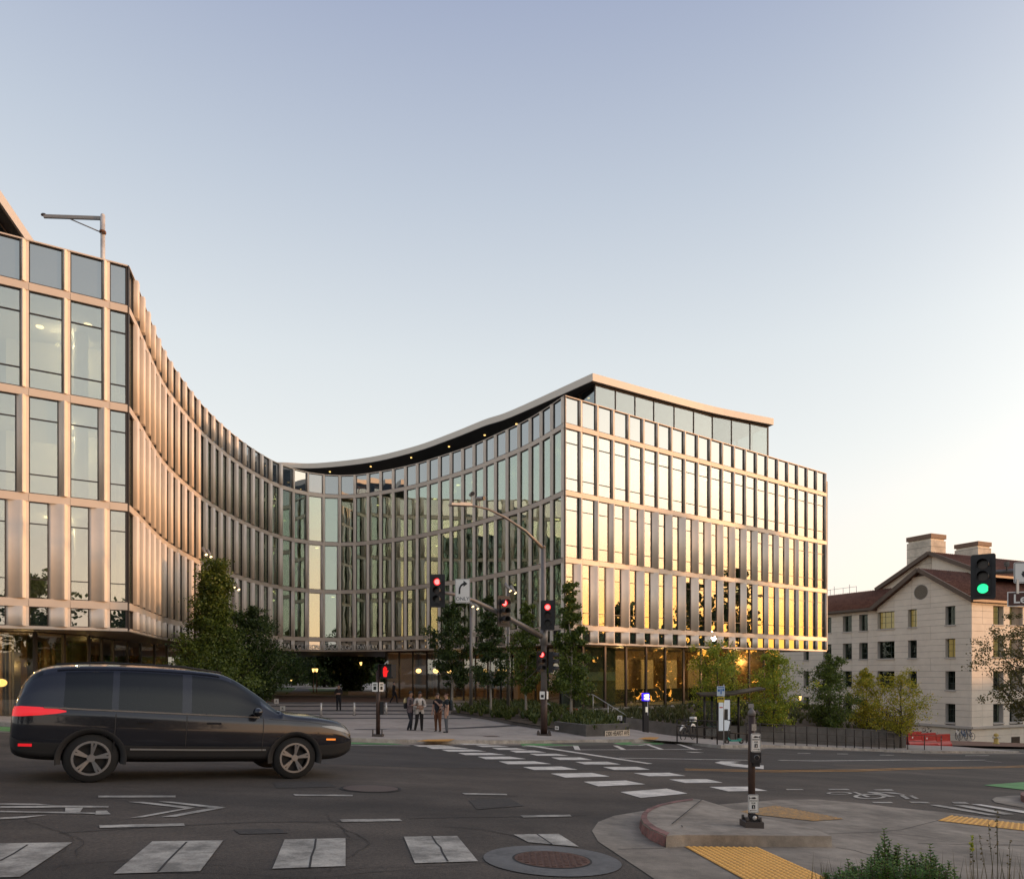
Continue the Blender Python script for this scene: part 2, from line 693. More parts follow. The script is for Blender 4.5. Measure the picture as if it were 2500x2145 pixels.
# dark paving bands across the plaza
for y0, y1, x0, x1, w in ((1727, 1728, 330, 1190, 3), (1738, 1739, 330, 1190, 3.4), (1747, 1748, 320, 1180, 2.6), (1757.5, 1758.5, 320, 1150, 2.6),
                          (1774, 1776, 300, 1265, 3.2), (1719, 1719, 420, 1160, 2)):
    drape('paving_band', px((x0, y0 - w / 2), (x1, y1 - w / 2), (x1, y1 + w / 2), (x0, y0 + w / 2)), .135, M_band)
M_redpav = mat('warm_pavers', (.17, .095, .06), .8, var=.2, scale=5)
drape('paver_strip', px((640, 1699), (1000, 1706), (1015, 1717), (560, 1717)), .139, M_redpav)
# lawn and path beyond the gateway
drape('lawn', px((420, 1712), (712, 1697), (722, 1680), (560, 1676), (300, 1690)), .138, M_lawn)
drape('campus_path', px((700, 1697), (762, 1697), (752, 1682), (727, 1681)), .146, M_path)
drape('lawn', px((755, 1696), (850, 1699), (850, 1684), (750, 1682)), .142, M_lawn)

# green cycle lane, lines
drape('cycle_lane', px((-20, 1772.5), (400, 1791), (740, 1808), (960, 1814.5), (985, 1817), (740, 1815), (400, 1799), (-20, 1783)), .0062, M_green)
drape('cycle_lane', px((1270, 1815), (1500, 1813.5), (1640, 1805), (1700, 1807), (1620, 1816), (1500, 1818), (1275, 1820)), .0066, M_green)
Z4 = dict(o=(1000, 1750), k=.43436)
Z5 = dict(o=(1700, 1700), k=.3861)
Z6 = dict(o=(0, 1880), k=.48263)


def mark(name, pts, m=None, z=.0085, **kw):
    return drape(name, px(*pts, **kw), z, m or M_paint)


def linepx(name, pts, w, m=None, z=.0085, **kw):
    """painted line of constant width along photo points"""
    p = px(*pts, **kw)
    L, Rr = [], []
    for i, q in enumerate(p):
        t = (p[min(i + 1, len(p) - 1)] - p[max(i - 1, 0)]).normalized()
        s = Vector((t.y, -t.x)) * w / 2
        L.append(q + s)
        Rr.append(q - s)
    return drape(name, L + Rr[::-1], z, m or M_paint)


linepx('edge_line', [(-20, 1785), (400, 1801), (740, 1817), (1000, 1820)], .12)
linepx('edge_line', [(1275, 1822), (1440, 1819.5), (1560, 1819), (1690, 1810)], .12)
for q in ([(20, 158), (165, 157), (250, 165), (55, 166)], [(92, 168), (250, 167), (335, 178), (130, 179)],
          [(177, 183), (345, 182), (433, 193), (218, 194)], [(272, 202), (450, 201), (541, 213), (315, 214)],
          [(382, 223), (563, 222), (655, 236), (428, 237)], [(500, 249), (700, 248), (797, 264), (552, 265)],
          [(637, 281), (853, 278), (946, 296), (700, 298)], [(793, 318), (1025, 314), (1125, 334), (878, 341)],
          [(978, 364), (1215, 357), (1325, 378), (1062, 390)], [(1185, 422), (1445, 403), (1562, 430), (1300, 455)],
          [(270, 148), (400, 148), (460, 155), (310, 155)], [(370, 159), (500, 160), (560, 167), (410, 168)],
          [(463, 173), (600, 174), (663, 184), (500, 184)], [(560, 188), (700, 188), (770, 199), (600, 200)],
          [(673, 206), (825, 206), (893, 217), (715, 217)], [(795, 227), (960, 227), (1028, 241), (845, 241)],
          [(930, 252), (1110, 251), (1187, 266), (985, 266)], [(1087, 281), (1280, 280), (1353, 296), (1150, 297)],
          [(1258, 315), (1460, 313), (1553, 331), (1345, 333)], [(1458, 351), (1670, 349), (1760, 369), (1550, 371)],
          [(1685, 393), (1900, 391), (2012, 415), (1790, 418)]):
    mark('crossing_block', q, **Z4)
mark('stop_line', [(640, 158), (700, 160), (1368, 262), (1335, 263)], **Z4)
linepx('lane_line', [(1180, 230), (1500, 235), (1900, 242)], .13, **Z4)
linepx('lane_line', [(520, 402), (740, 406), (1000, 404), (1300, 400), (1830, 400)], .13, **Z5)
linepx('lane_line', [(1830, 407), (2060, 426)], .13, **Z5)
for dy in (-1.3, 1.6):
    linepx('centre_line', [(1672, 1878 + dy), (1880, 1882 + dy * 1.1), (2100, 1880 + dy), (2300, 1874 + dy), (2560, 1866 + dy)], .10, M_yel)
for a, b in (((1145, 155), (1205, 183)), ((1330, 152), (1420, 182)), ((1500, 148), (1605, 183)), ((930, 155), (945, 185))):
    linepx('hatch_line', [a, b], .20, **Z4)
linepx('hatch_line', [(940, 184), (1250, 183), (1640, 181)], .12, z=.0095, **Z4)
mark('turn_arrow', [(1715, 256), (1752, 248), (1865, 251), (1800, 256), (1880, 268), (1990, 272), (1990, 292), (1815, 277), (1765, 268)], **Z4)
for q in ([(1550, 195), (1620, 197), (1655, 200), (1585, 199)],):
    mark('lane_dash', q, **Z4)
for q in ([(640, 357), (720, 357), (725, 360), (640, 360)], [(890, 360), (960, 361), (960, 364), (890, 363)], [(1160, 367), (1250, 368), (1250, 371), (1160, 370)],
          [(1700, 371), (1850, 370), (1855, 373), (1700, 374)]):
    mark('lane_dash', q, M_paintw, **Z5)
# near crossing, worn
for q in ([(0, 372), (365, 367), (100, 543), (-260, 549)], [(770, 362), (1130, 356), (1012, 513), (575, 526)], [(1440, 352), (1748, 345), (1748, 487), (1378, 500)]):
    mark('worn_crossing_block', q, M_paintw, **Z6)
mark('worn_crossing_block', [(986, 2043), (1116, 2041), (1167, 2103), (1013, 2108)], M_paintw)
mark('worn_crossing_block', [(585, 662), (838, 658), (952, 731), (668, 706)], M_paintw, **Z4)
for q in ([(497, 130), (888, 128), (888, 138), (497, 139)], [(1483, 122), (1785, 125), (1783, 132), (1495, 130)],
          [(502, 280), (930, 270), (935, 283), (505, 293)], [(1718, 250), (2020, 247), (2036, 258), (1730, 263)]):
    mark('lane_dash', q, M_paintw, **Z6)
for q in ([(295, 428), (545, 433), (550, 440), (310, 436)], [(622, 554), (900, 550), (912, 560), (640, 566)]):
    mark('lane_dash', q, M_paintw, **Z4)
for q in ([(650, 161), (725, 161), (985, 189), (930, 193)], [(930, 194), (990, 190), (720, 240), (655, 243)],
          [(800, 159), (870, 160), (1142, 189), (1075, 193)], [(1060, 194), (1142, 190), (890, 236), (815, 238)]):
    mark('shared_lane_arrow', q, M_paintw, **Z6)
for q in ([(-200, 160), (0, 168), (180, 170), (280, 178), (0, 176), (-200, 170)], [(0, 183), (300, 180), (550, 182), (548, 190), (330, 189), (0, 193)],
          [(330, 191), (420, 191), (405, 213), (330, 214)], [(-200, 206), (0, 207), (330, 212), (482, 216), (480, 222), (0, 214), (-200, 214)],
          [(485, 207), (540, 205), (560, 224), (482, 226)], [(-200, 240), (0, 241), (130, 234), (240, 228), (120, 243), (0, 250), (-200, 250)]):
    mark('cycle_symbol', q, M_paintw, **Z6)


def ringpx(name, c, rx, ry, w, m, **kw):
    o_, k = kw['o'], kw['k']
    mb = MB()
    n = 28
    A = []
    B = []
    for i in range(n):
        a = 2 * pi * i / n
        for lst, s in ((A, 1.0), (B, 1 - w)):
            p = gp(o_[0] + (c[0] + rx * s * cos(a)) * k, o_[1] + (c[1] + ry * s * sin(a)) * k, .0085)
            lst.append(mb.pt(p))
    for i in range(n):
        j = (i + 1) % n
        mb.face((A[i], B[i], B[j], A[j]))
    return mb.build(name, m, kind='structure')


ringpx('cycle_symbol', (905, 609), 82, 8, .28, M_paintw, **Z5)
ringpx('cycle_symbol', (1098, 629), 105, 16, .28, M_paintw, **Z5)
for q in ([(985, 603), (1010, 604), (1100, 634), (1075, 636)], [(1075, 603), (1140, 604), (1262, 634), (1215, 634)], [(1140, 604), (1250, 607), (1330, 622), (1280, 618), (1210, 612)],
          [(1285, 626), (1310, 622), (1350, 646), (1325, 648)], [(1345, 628), (1368, 626), (1410, 647), (1385, 648)]):
    mark('cycle_symbol', q, M_paintw, **Z5)
for q in ([(565, 585), (665, 585), (682, 591), (575, 591)], [(830, 584), (955, 584), (975, 591), (845, 591)], [(1118, 587), (1235, 587), (1250, 594), (1135, 594)],
          [(1110, 667), (1230, 667), (1248, 674), (1125, 674)], [(1345, 664), (1460, 667), (1482, 676), (1360, 673)], [(1615, 667), (1700, 667), (1732, 680), (1630, 676)]):
    mark('lane_dash', q, M_paintw, **Z5)
for q in ([(1475, 686), (1540, 686), (1912, 752), (1850, 752)], [(1620, 686), (1700, 686), (2010, 745), (1945, 747)]):
    mark('crossing_bar', q, M_paintw, **Z5)
mark('crossing_bar', [(1735, 680), (1800, 682), (2120, 730), (2120, 746)], M_paint, **Z5)
mark('cycle_lane', [(1815, 560), (2072, 540), (2300, 530), (2300, 590), (2072, 590)], M_green, **Z5)
# corner of another kerb island at the frame edge
drape('gutter', px((1870, 650), (1895, 635), (1990, 627), (2072, 624), (2300, 615), (2300, 735), (2072, 704), (1950, 682), (1888, 668), **Z5), .008, M_concd)
drape('kerb_island', px((2050, 648), (2072, 640), (2300, 620), (2300, 700), (2072, 672), (2052, 660), **Z5), .13, M_red_kerb, thick=.15)

# tar seams and cracks
for q, kw in (([(125, 672), (150, 712), (175, 735), (183, 762), (215, 815)], Z4), ([(715, 660), (760, 690), (800, 718)], Z4),
              ([(945, 365), (895, 415), (850, 460), (800, 517)], Z6), ([(1598, 350), (1592, 395), (1575, 440), (1566, 496)], Z6),
              ([(140, 380), (70, 425), (0, 462)], Z6)):
    linepx('crack', q, .018, M_dark, z=.0105, **kw)
linepx('tar_seam', [(0, 570), (300, 563), (620, 560), (1000, 552)], .02, M_dark, z=.008, **Z4)
linepx('tar_seam', [(300, 318), (800, 285), (1300, 262), (2000, 258)], .02, M_dark, z=.008, **Z6)

# patches and wandering cracks in the old surface
for q, kw in (([(1180, 300), (1420, 296), (1460, 318), (1215, 324)], Z6), ([(330, 466), (560, 455), (640, 500), (380, 520)], Z4), ([(1380, 60), (1660, 56), (1700, 84), (1400, 90)], Z6)):
    drape('asphalt_patch', px(*q, **kw), .006, mat('asphalt_patched', (.050, .044, .039), .9, var=.25, scale=14, bump=.4, bscale=90))
rc = random.Random(77)
for k in range(13):
    p = gp(rc.uniform(-60, 1200), rc.uniform(1925, 2140)).to_2d()
    a = .62 + rc.uniform(-.3, .3) + (pi / 2 if rc.random() < .35 else 0)
    w = rc.uniform(.004, .009)
    L, Rr = [], []
    for i in range(rc.randint(8, 20)):
        a += rc.uniform(-.32, .32)
        p = p + Vector((cos(a), sin(a))) * rc.uniform(.08, .2)
        s = Vector((-sin(a), cos(a))) * w * rc.uniform(.4, 1)
        L.append(p + s)
        Rr.append(p - s)
    mb = MB()
    for i in range(len(L) - 1):
        mb.poly([on(*Rr[i], .0075), on(*Rr[i + 1], .0075), on(*L[i + 1], .0075), on(*L[i], .0075)])
    mb.build('crack', mat('crack_dark', (.042, .037, .033), .9), kind='structure')
# ---- near corner: gutter apron, raised kerbed island, tactile pads
apron = px((2072, 465), (1700, 495), (1300, 530), (1150, 555), (1060, 590), (1025, 640), (1060, 700), (1150, 760), (1300, 860), (1380, 915), **Z4)
apr_r = px((760, 650), (1000, 670), (1250, 700), (1600, 735), (2072, 790), (2500, 840), **Z5)
low = [gp(1620, 2165).to_2d(), Vector((.55, 3.2)), Vector((7.0, 3.0)), Vector((9.5, 6.0))]
pts = apr_r[::-1] + apron + low
drape('near_pavement', pts, .006, M_concd)
for q, kw in (([(1170, 745), (1300, 742), (1430, 740)], Z4), ([(840, 868), (1100, 860), (1300, 843), (1525, 785), (1600, 755)], Z5), ([(880, 955), (1000, 975), (1100, 1005)], Z5),
              ([(1100, 858), (1400, 880), (1700, 930), (2072, 940)], Z5), ([(1400, 930), (2072, 945)], Z5), ([(450, 700), (700, 684), (900, 675)], Z5)):
    linepx('pavement_joint', q, .012, M_dark, z=.0085, **kw)
isl_back = gp(1717, 1966).to_2d()
top = []
for p in [(1691, 1969), (1650, 1975), (1608, 1985), (1580, 1997), (1566, 2010), (1563, 2022), (1570, 2036), (1590, 2052), (1626, 2069)]:
    top.append(gp(*p).to_2d())
front = [gp(1671, 2067).to_2d(), gp(2032, 2068).to_2d()]
isl = top + front + [gp(1986, 2034, .03).to_2d(), gp(1850, 2000, .06).to_2d(), isl_back]
mb = MB()
nn = len(isl)
H = .125
hh = [H] * (len(top) + 2) + [.10, .10, .09]
cen = Vector((sum(p.x for p in isl) / nn, sum(p.y for p in isl) / nn))
lo = [mb.pt((p.x, p.y, G(p.x, p.y) - .02)) for p in isl]
hi = [mb.pt((*(p.lerp(cen, .006)), G(p.x, p.y) + h)) for p, h in zip(isl, hh)]
for k in range(nn):
    j = (k + 1) % nn
    mb.face((lo[k], hi[k], hi[j], lo[j]))
mb.face(hi[::-1])
island = mb.build('kerb_island', mat('island_concrete', (.33, .28, .225), .85, var=.14, scale=5, bump=.35, bscale=60, stain=.45, stain_scale=1.6), kind='structure')
# red-painted kerb band on the curved edge
inn = [p.lerp(cen, .12) for p in top]
for k in range(len(top) - 1):
    mb = MB()
    t = (top[k + 1] - top[k]).normalized()
    out = Vector((-t.y, t.x))
    if out.dot(top[k] - cen) < 0:
        out = -out
    a, b, c, d = top[k] + out * .012, top[k + 1] + out * .012, inn[k + 1], inn[k]
    zz = lambda p, h: (p.x, p.y, G(p.x, p.y) + h)
    mb.poly([zz(a, .01), zz(b, .01), zz(b - out * .02, H + .006), zz(a - out * .02, H + .006)])
    mb.poly([zz(a - out * .02, H + .006), zz(b - out * .02, H + .006), zz(c, H + .004), zz(d, H + .004)])
    mb.build('red_kerb_stone', M_red_kerb, island)
mb = MB()
a, b = gp(1658, 2066).to_2d(), gp(1661, 2049).to_2d()
linepx('pavement_joint', [(1640, 2040), (1715, 1972)], .014, M_dark, z=H + .012)
linepx('pavement_joint', [(1664, 2042), (1666, 2047)], .014, M_dark, z=H + .006)


def tactile(pts, label, m, lift=.014, nu=None, domes=True):
    c = sum((p for p in pts), Vector((0, 0))) / len(pts)
    t = thing('tactile_pad', label, 'tactile paving', on(c.x, c.y))
    drape('pad', pts, lift, m, kind=None, parent=t)
    if domes:
        a, b, d_, e = pts
        w = (b - a).length
        h = (e - a).length
        iu, iv = int(w / .062), int(h / .062)
        mb = MB()
        for i in range(iu):
            for j in range(iv):
                u, v = (i + .5) / iu, (j + .5) / iv
                p = a.lerp(b, u).lerp(e.lerp(d_, u), v)
                z = G(p.x, p.y) + lift
                r1, r2 = .019, .012
                A = [mb.pt((p.x + r1 * cos(k * pi / 3), p.y + r1 * sin(k * pi / 3), z)) for k in range(6)]
                B = [mb.pt((p.x + r2 * cos(k * pi / 3), p.y + r2 * sin(k * pi / 3), z + .008)) for k in range(6)]
                for k in range(6):
                    q = (k + 1) % 6
                    mb.face((A[k], A[q], B[q], B[k]))
                mb.face(B)
        mb.build('dome_field', m if m is not M_tact else mat('tactile_dome_lit', (.88, .50, .13), .6), t, kind='stuff')  # domes coloured lighter, standing in for light on their relief
    return t


tactile(px((1671, 2068), (1850, 2070), (2050, 2160), (1845, 2165)), 'bright yellow bumpy tactile pad below the straight kerb in the foreground', M_tact)
tactile(px((2320, 1991.5), (2560, 2019), (2570, 2037), (2289, 2004)), 'yellow tactile strip crossing the near pavement beside the road', M_tact)
tactile(px((1797, 1984), (1892, 1967), (2060, 2000), (1985, 2005)), 'worn tactile pad with grey rubbed middle behind the push button post', M_tactw, domes=True)
tactile([gp(*p, .13).to_2d() for p in ((1016, 1809), (1045, 1804.5), (1112, 1803.5), (1095, 1809))], 'orange tactile strip at the plaza kerb by the four people', M_tact, .138, domes=False)
tactile([gp(*p, .13).to_2d() for p in ((1556, 1803), (1575, 1799), (1610, 1799), (1600, 1805))], 'orange tactile patch beside the blue lit help post', M_tact, .138, domes=False)

# manhole
c = gp(1348, 2099)
mh = thing('manhole', 'rusty round manhole cover in a grey concrete collar', 'manhole cover', on(c.x, c.y))


def disc(c, r, lift, n=40, r0=0.0):
    mb = MB()
    A = [mb.pt(on(c.x + r * cos(2 * pi * i / n), c.y + r * sin(2 * pi * i / n), lift)) for i in range(n)]
    if r0:
        B = [mb.pt(on(c.x + r0 * cos(2 * pi * i / n), c.y + r0 * sin(2 * pi * i / n), lift)) for i in range(n)]
        for i in range(n):
            j = (i + 1) % n
            mb.face((A[i], A[j], B[j], B[i]))
    else:
        mb.face(A)
    return mb


disc(c, .62, .008).build('collar', mat('manhole_collar', (.15, .147, .142), .85, var=.15, scale=12, bump=.3, bscale=80, stain=.3, stain_scale=2), mh)
disc(c, .36, .0105).build('rim_gap', M_dark, mh)
disc(c, .34, .0125).build('cover', mat('manhole_iron', (.12, .062, .045), .7, .3, var=.35, scale=25, bump=.4, bscale=40), mh)
mb = MB()
for i in range(-5, 6):
    for j in range(-5, 6):
        x, y = i * .058, j * .058
        if hypot(x, y) < .31:
            p = on(c.x + x, c.y + y, .0145)
            mb.cbox(p, (.036, .036, .008))
mb.build('cover_studs', MATS['manhole_iron'], mh, kind='stuff')
for q, r in (((905, 1925), .42), ((1200, 1804.5), .30)):
    c2 = gp(*q)
    m2 = thing('manhole', 'dark round access cover in the middle of the asphalt' if r > .4 else 'flat round access cover on the plaza beside the four people', 'manhole cover', on(c2.x, c2.y, .13 if r < .4 else 0))
    disc(c2, r, .012 if r > .4 else .14).build('cover', M_iron, m2)
    disc(c2, r + .05, .008 if r > .4 else .138, r0=r + .015).build('rim', M_dark, m2)
# ------------------------------------------------------------------ the curved glass building
M_fin = mat('fin_metal', (.74, .655, .56), .5, .08, var=.06, scale=1.2, bump=.05, bscale=30)
M_bandm = mat('band_metal', (.60, .515, .43), .5, .15, var=.05, scale=.8)
M_frame = mat('window_frame', (.05, .04, .035), .4, .4)
M_soffit = mat('soffit_brown', (.10, .062, .045), .5, .1, var=.15, scale=2)
M_slab = mat('interior_slab', (.42, .40, .37), .8)
M_core = mat('interior_wall', (.46, .43, .38), .8, var=.12, scale=.35)
M_wood = mat('interior_wood', (.30, .17, .075), .55, var=.2, scale=1.5)
M_floor = mat('lobby_floor', (.16, .13, .10), .4)
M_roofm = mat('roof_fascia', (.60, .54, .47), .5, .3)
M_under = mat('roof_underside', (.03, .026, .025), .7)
G_main = glass('glazing', (.80, .83, .76), .33, (1, .99, .955))
G_curve = glass('curve_glazing', (.62, .73, .60), .34, (.93, .985, .93))
G_blue = glass('parapet_glass', (.6, .66, .7), .36, body=(.06, .08, .10))
G_base = glass('base_glass', (.3, .34, .33), .42, body=(.02, .028, .028))
G_pent = glass('penthouse_glass', (.62, .68, .68), .22, wob=.004)
G_lobby = glass('lobby_glass', (.84, .86, .78), .17, wob=.004)
M_lamp = mat('warm_lamp', (1, .8, .5), emit=(1, .60, .18), estr=2.6)
M_down = mat('downlight', (1, .85, .6), emit=(1, .74, .38), estr=3.2)

LV = [3.14, 4.45, 8.94, 13.44, 17.94, 19.79]
ROWS = [(3.27, 4.10), (4.45, 8.59), (8.94, 13.09), (13.44, 17.59), (17.94, 19.70)]
curve0 = [(-17.5, 31.7), (-17.95, 33.2), (-19.2, 37), (-20.35, 41.0), (-21.3, 46.4), (-21.65, 49.65), (-21.8, 53.1), (-21.7, 56.45), (-21.4, 59.1), (-20.95, 61.5),
          (-19.9, 63.7), (-18.2, 65.3), (-15.8, 65.8), (-13.4, 65.1), (-9.2, 62.6), (-6.3, 60.0), (-3.25, 57), (-1.05, 54.1), (.64, 51.9), (2.1, 49.5), (3.54, 46.65)]


def smooth_curve(P, n=20):
    P = [Vector(p) for p in P]
    out = []
    for i in range(len(P) - 1):
        a, b = P[i], P[i + 1]
        p0 = P[i - 1] if i else a * 2 - b
        p3 = P[i + 2] if i + 2 < len(P) else b * 2 - a
        for k in range(n):
            t = k / n
            out.append(.5 * ((2 * a) + (b - p0) * t + (2 * p0 - 5 * a + 4 * b - p3) * t * t + (3 * a - p0 - 3 * b + p3) * t ** 3))
    out.append(P[-1])
    return out


def resample(P, step):
    L = [0]
    for a, b in zip(P[:-1], P[1:]):
        L.append(L[-1] + (b - a).length)
    n = max(1, round(L[-1] / step))
    out = []
    j = 0
    for k in range(n + 1):
        s = L[-1] * k / n
        while j < len(L) - 2 and L[j + 1] < s:
            j += 1
        t = (s - L[j]) / max(1e-9, L[j + 1] - L[j])
        out.append(P[j].lerp(P[j + 1], min(1, t)))
    return out


cs = smooth_curve(curve0)
for _ in range(30):                                  # even out the measured points
    cs = [cs[0]] + [cs[i] * .5 + (cs[i - 1] + cs[i + 1]) * .25 for i in range(1, len(cs) - 1)] + [cs[-1]]
CUR = resample(cs, 1.5)
LT = Vector((.859, .512)).normalized()
LC = CUR[0].copy()
LEFT = [LC - LT * (.70 + 1.5 * k) for k in range(11)][::-1] + [LC]
RC = CUR[-1].copy()
RE = Vector((29.35, 65.1))
RIGHT = [RC.lerp(RE, k / 21) for k in range(22)]

gate = thing('glass_building', 'long curved glass office building with tan metal fins and a gateway beneath', 'building', (0, 60, LV[0]))


def interp(tab, i):
    for (a, va), (b, vb) in zip(tab[:-1], tab[1:]):
        if a <= i <= b:
            return va + (vb - va) * (i - a) / (b - a)
    return tab[-1][1]


T2 = [(0, .83), (1, .74), (2, .65), (4, .57), (6, .47), (14, .48), (15, .53), (17, .63), (18, .72), (20, .84)]
T1 = [(0, .5), (3, .44), (8, .40), (9, .48), (12, .47), (13, .55), (14, .63), (16, .70), (18, .76), (20, .86)]


def ratio(fac, row, i):
    if fac == 'C' and i < 21:
        return (.60, .60, .64, .66, .70)[row]
    if fac == 'L':
        return (.46, .46, .70, .80, .80)[row]
    if fac == 'R':
        return round(min(.84, interp(T1 if row < 2 else T2, i)), 2) if row < 3 else .80
    return (.72, .72, .76, .81, .84)[row]


cache = {}


def shared(key, make):
    if key not in cache:
        cache[key] = make()
    return cache[key]


def fin_mesh(w, W, H, d=.24, flat_=False):
    mb = MB()
    nose = W - .22
    pr = [(w, 0.0)]
    for k in (1, 2, 3, 4, 5):
        t = k / 5
        pr.append((w + (nose - w) * t, d * t ** 1.6))
    if flat_:
        pr = [(w, 0), (w + .004, d * .4), (w + .010, d * .75), (w + .018, d - .02), (w + .03, d), (W - .16, d)]
        nose = W - .16
    pr += [(nose + .025, d), (W - .10, .05), (W, .05), (W, -.12), (w, -.12)]
    n = len(pr)
    A = [mb.pt((a, -b, 0)) for a, b in pr]
    B = [mb.pt((a, -b, H)) for a, b in pr]
    for k in range(n):
        j = (k + 1) % n
        mb.face((A[k], B[k], B[j], A[j]), 0 <= k < 5)
    mb.face(A)
    mb.face(B[::-1])
    me = mb.mesh('fin', M_fin)
    return me


def frame_mesh(w, H, bars):
    mb = MB()
    fw = .034
    mb.box((0, -.03, 0), (fw, .10, H))
    mb.box((w - fw, -.03, 0), (w, .10, H))
    mb.box((fw, -.03, 0), (w - fw, .10, fw))
    mb.box((fw, -.03, H - fw), (w - fw, .10, H))
    for z in bars:
        mb.box((fw, -.022, z - .017), (w - fw, .08, z + .017))
    return mb.mesh('window', M_frame)


def pane_mesh(w, z0, z1, g):
    mb = MB()
    mb.box((.034, .030, z0), (w - .034, .048, z1))
    return mb.mesh('pane', g)


def blind_mesh(w, H, dr):
    mb = MB()
    mb.box((.05, .22, H * (1 - dr) + .03), (w - .05, .235, H - .04))
    return mb.mesh('blind_or_room_sheet', mat('roller_blind', (.55, .53, .47), .8))


def band_mesh(W, z0, z1):
    mb = MB()
    mb.box((.006, -.09, z0), (W - .006, .10, z1 - .05))
    mb.box((0, -.03, z1 - .05), (W, .10, z1))
    return mb.mesh('spandrel_band', M_bandm)


ANG = {}


def put(name, me, parent, O, ang, z, pbase=None):
    """place a shared mesh in building coordinates"""
    loc = Vector((O.x, O.y, z)) - gate.location
    return link(name, me, parent, loc, ang)


def facade(P, fac):
    for i in range(len(P) - 1):
        a, b = P[i], P[i + 1]
        W = (b - a).length
        ang = atan2(b.y - a.y, b.x - a.x)
        Wk = round(W, 2)
        only_window = fac == 'L' and i == len(P) - 2
        for r, (z0, z1) in enumerate(ROWS):
            H = z1 - z0
            w = round(W * ratio(fac, r, i), 2) if not only_window else Wk - .03
            bars = [H * .20, H * .775] if r in (1, 2, 3) else []
            many = fac != 'C'
            fm = shared(('frame', w, r, many), lambda: frame_mesh(w, H, bars if many else []))
            win = put('window', fm, gate, a, ang, z0)
            g = (G_base, G_main, G_main, G_main, G_blue)[r]
            if fac == 'C' and r in (1, 2, 3):
                g = G_curve
            lim = [.034] + (bars if many else []) + [H - .034]
            for k in range(len(lim) - 1):
                e0 = .018 if k else 0
                e1 = .018 if k < len(lim) - 2 else 0
                pm = shared(('pane', w, r, k, many), lambda: pane_mesh(w, lim[k] + e0, lim[k + 1] - e1, g))
                link('pane', pm, win)
            if r in (1, 2, 3) and R.random() < .26:
                dr = R.choice((.25, .45, .45, .7, 1.0))
                bm2 = shared(('blind_or_room_sheet', w, r, dr), lambda: blind_mesh(w, H, dr))
                link('blind_or_room_sheet', bm2, win)
            if not only_window:
                fnm = shared(('fin', w, Wk, r, many, i < 21), lambda: fin_mesh(w, W, H, .22 if many and r < 3 else .15 if many else (.22 if i < 21 else .17), fac == 'C' and i < 21))
                put(('base_fin', 'fin', 'fin', 'fin', 'parapet_fin')[r], fnm, gate, a, ang, z0)
        for z0, z1 in ((LV[0], 3.27), (4.10, 4.45), (8.59, 8.94), (13.09, 13.44), (17.59, 17.94), (19.70, 19.79)):
            bmsh = shared(('band', Wk, round(z1 - z0, 2)), lambda: band_mesh(W, 0, z1 - z0))
            put('parapet_cap' if z1 > 19 else 'spandrel_band', bmsh, gate, a, ang, z0)


facade(LEFT, 'L')
facade(CUR, 'C')
facade(RIGHT, 'R')

# corner posts
mb = MB()
for p in (LC, RC, RE):
    mb.cbox((p.x, p.y + .03, (LV[0] + 19.79) / 2), (.10, .10, 19.79 - LV[0] - .02))
mb.build('corner_post', M_frame, gate)

# floor plates, soffit, roof
BACK = [Vector(p) for p in ((17.7, 81.4), (-2, 95), (-22, 96), (-45, 82), (-54, 60), (-52, 34), (-47, 18))]
FOOT = [p - Vector((0, 0)) for p in LEFT[:-1]] + CUR[:-1] + RIGHT
inner = []
for i, p in enumerate(FOOT):
    a, b = FOOT[max(0, i - 1)], FOOT[min(len(FOOT) - 1, i + 1)]
    t = (b - a).normalized()
    inner.append(p + Vector((-t.y, t.x)) * .16)


def plate(name, z0, z1, m, pts=None):
    pts = pts or inner + BACK
    bm = bmesh.new()
    f = bm.faces.new([bm.verts.new((p.x, p.y, z0)) for p in pts])
    bmesh.ops.triangulate(bm, faces=[f])
    r = bmesh.ops.extrude_face_region(bm, geom=bm.faces[:])
    for v in [g for g in r['geom'] if isinstance(g, bmesh.types.BMVert)]:
        v.co.z = z1
    bmesh.ops.recalc_face_normals(bm, faces=bm.faces[:])
    me = bpy.data.meshes.new(name)
    bm.to_mesh(me)
    bm.free()
    for mm in (m if isinstance(m, (list, tuple)) else [m]):
        me.materials.append(mm)
    me.transform(WM[gate.name].inverted())
    return link(name, me, gate)


plate('soffit', 3.16, 3.24, M_soffit)
for z in (4.14, 8.64, 13.13, 17.63):
    plate('floor_slab', z, z + .28, M_slab)
plate('roof_deck', 19.1, 19.35, M_conc)
mb = MB()
core = [Vector(p) for p in ((-48, 30), (-28, 42), (-30.5, 56), (-28, 70), (-16, 75.5), (-4, 70), (6, 61), (14, 64), (24, 74))]
for a, b in zip(core[:-1], core[1:]):
    for k in range(3):
        z0 = (4.44, 8.94, 13.43)[k]
        z1 = (8.62, 13.11, 17.61)[k]
        t = (b - a).normalized()
        s = Vector((-t.y, t.x)) * .2
        mb.prism([a, b, b + s, a + s], z0, z1)
mb.build('core_wall', M_core, gate)
mb = MB()
for a, b in zip(([FOOT[-1]] + BACK), (BACK + [FOOT[0]])):
    t = (b - a).normalized()
    s = Vector((-t.y, t.x)) * .3
    mb.prism([a, b, b - s, a - s][::-1], 3.26, 19.05)
mb.build('rear_wall', M_core, gate)
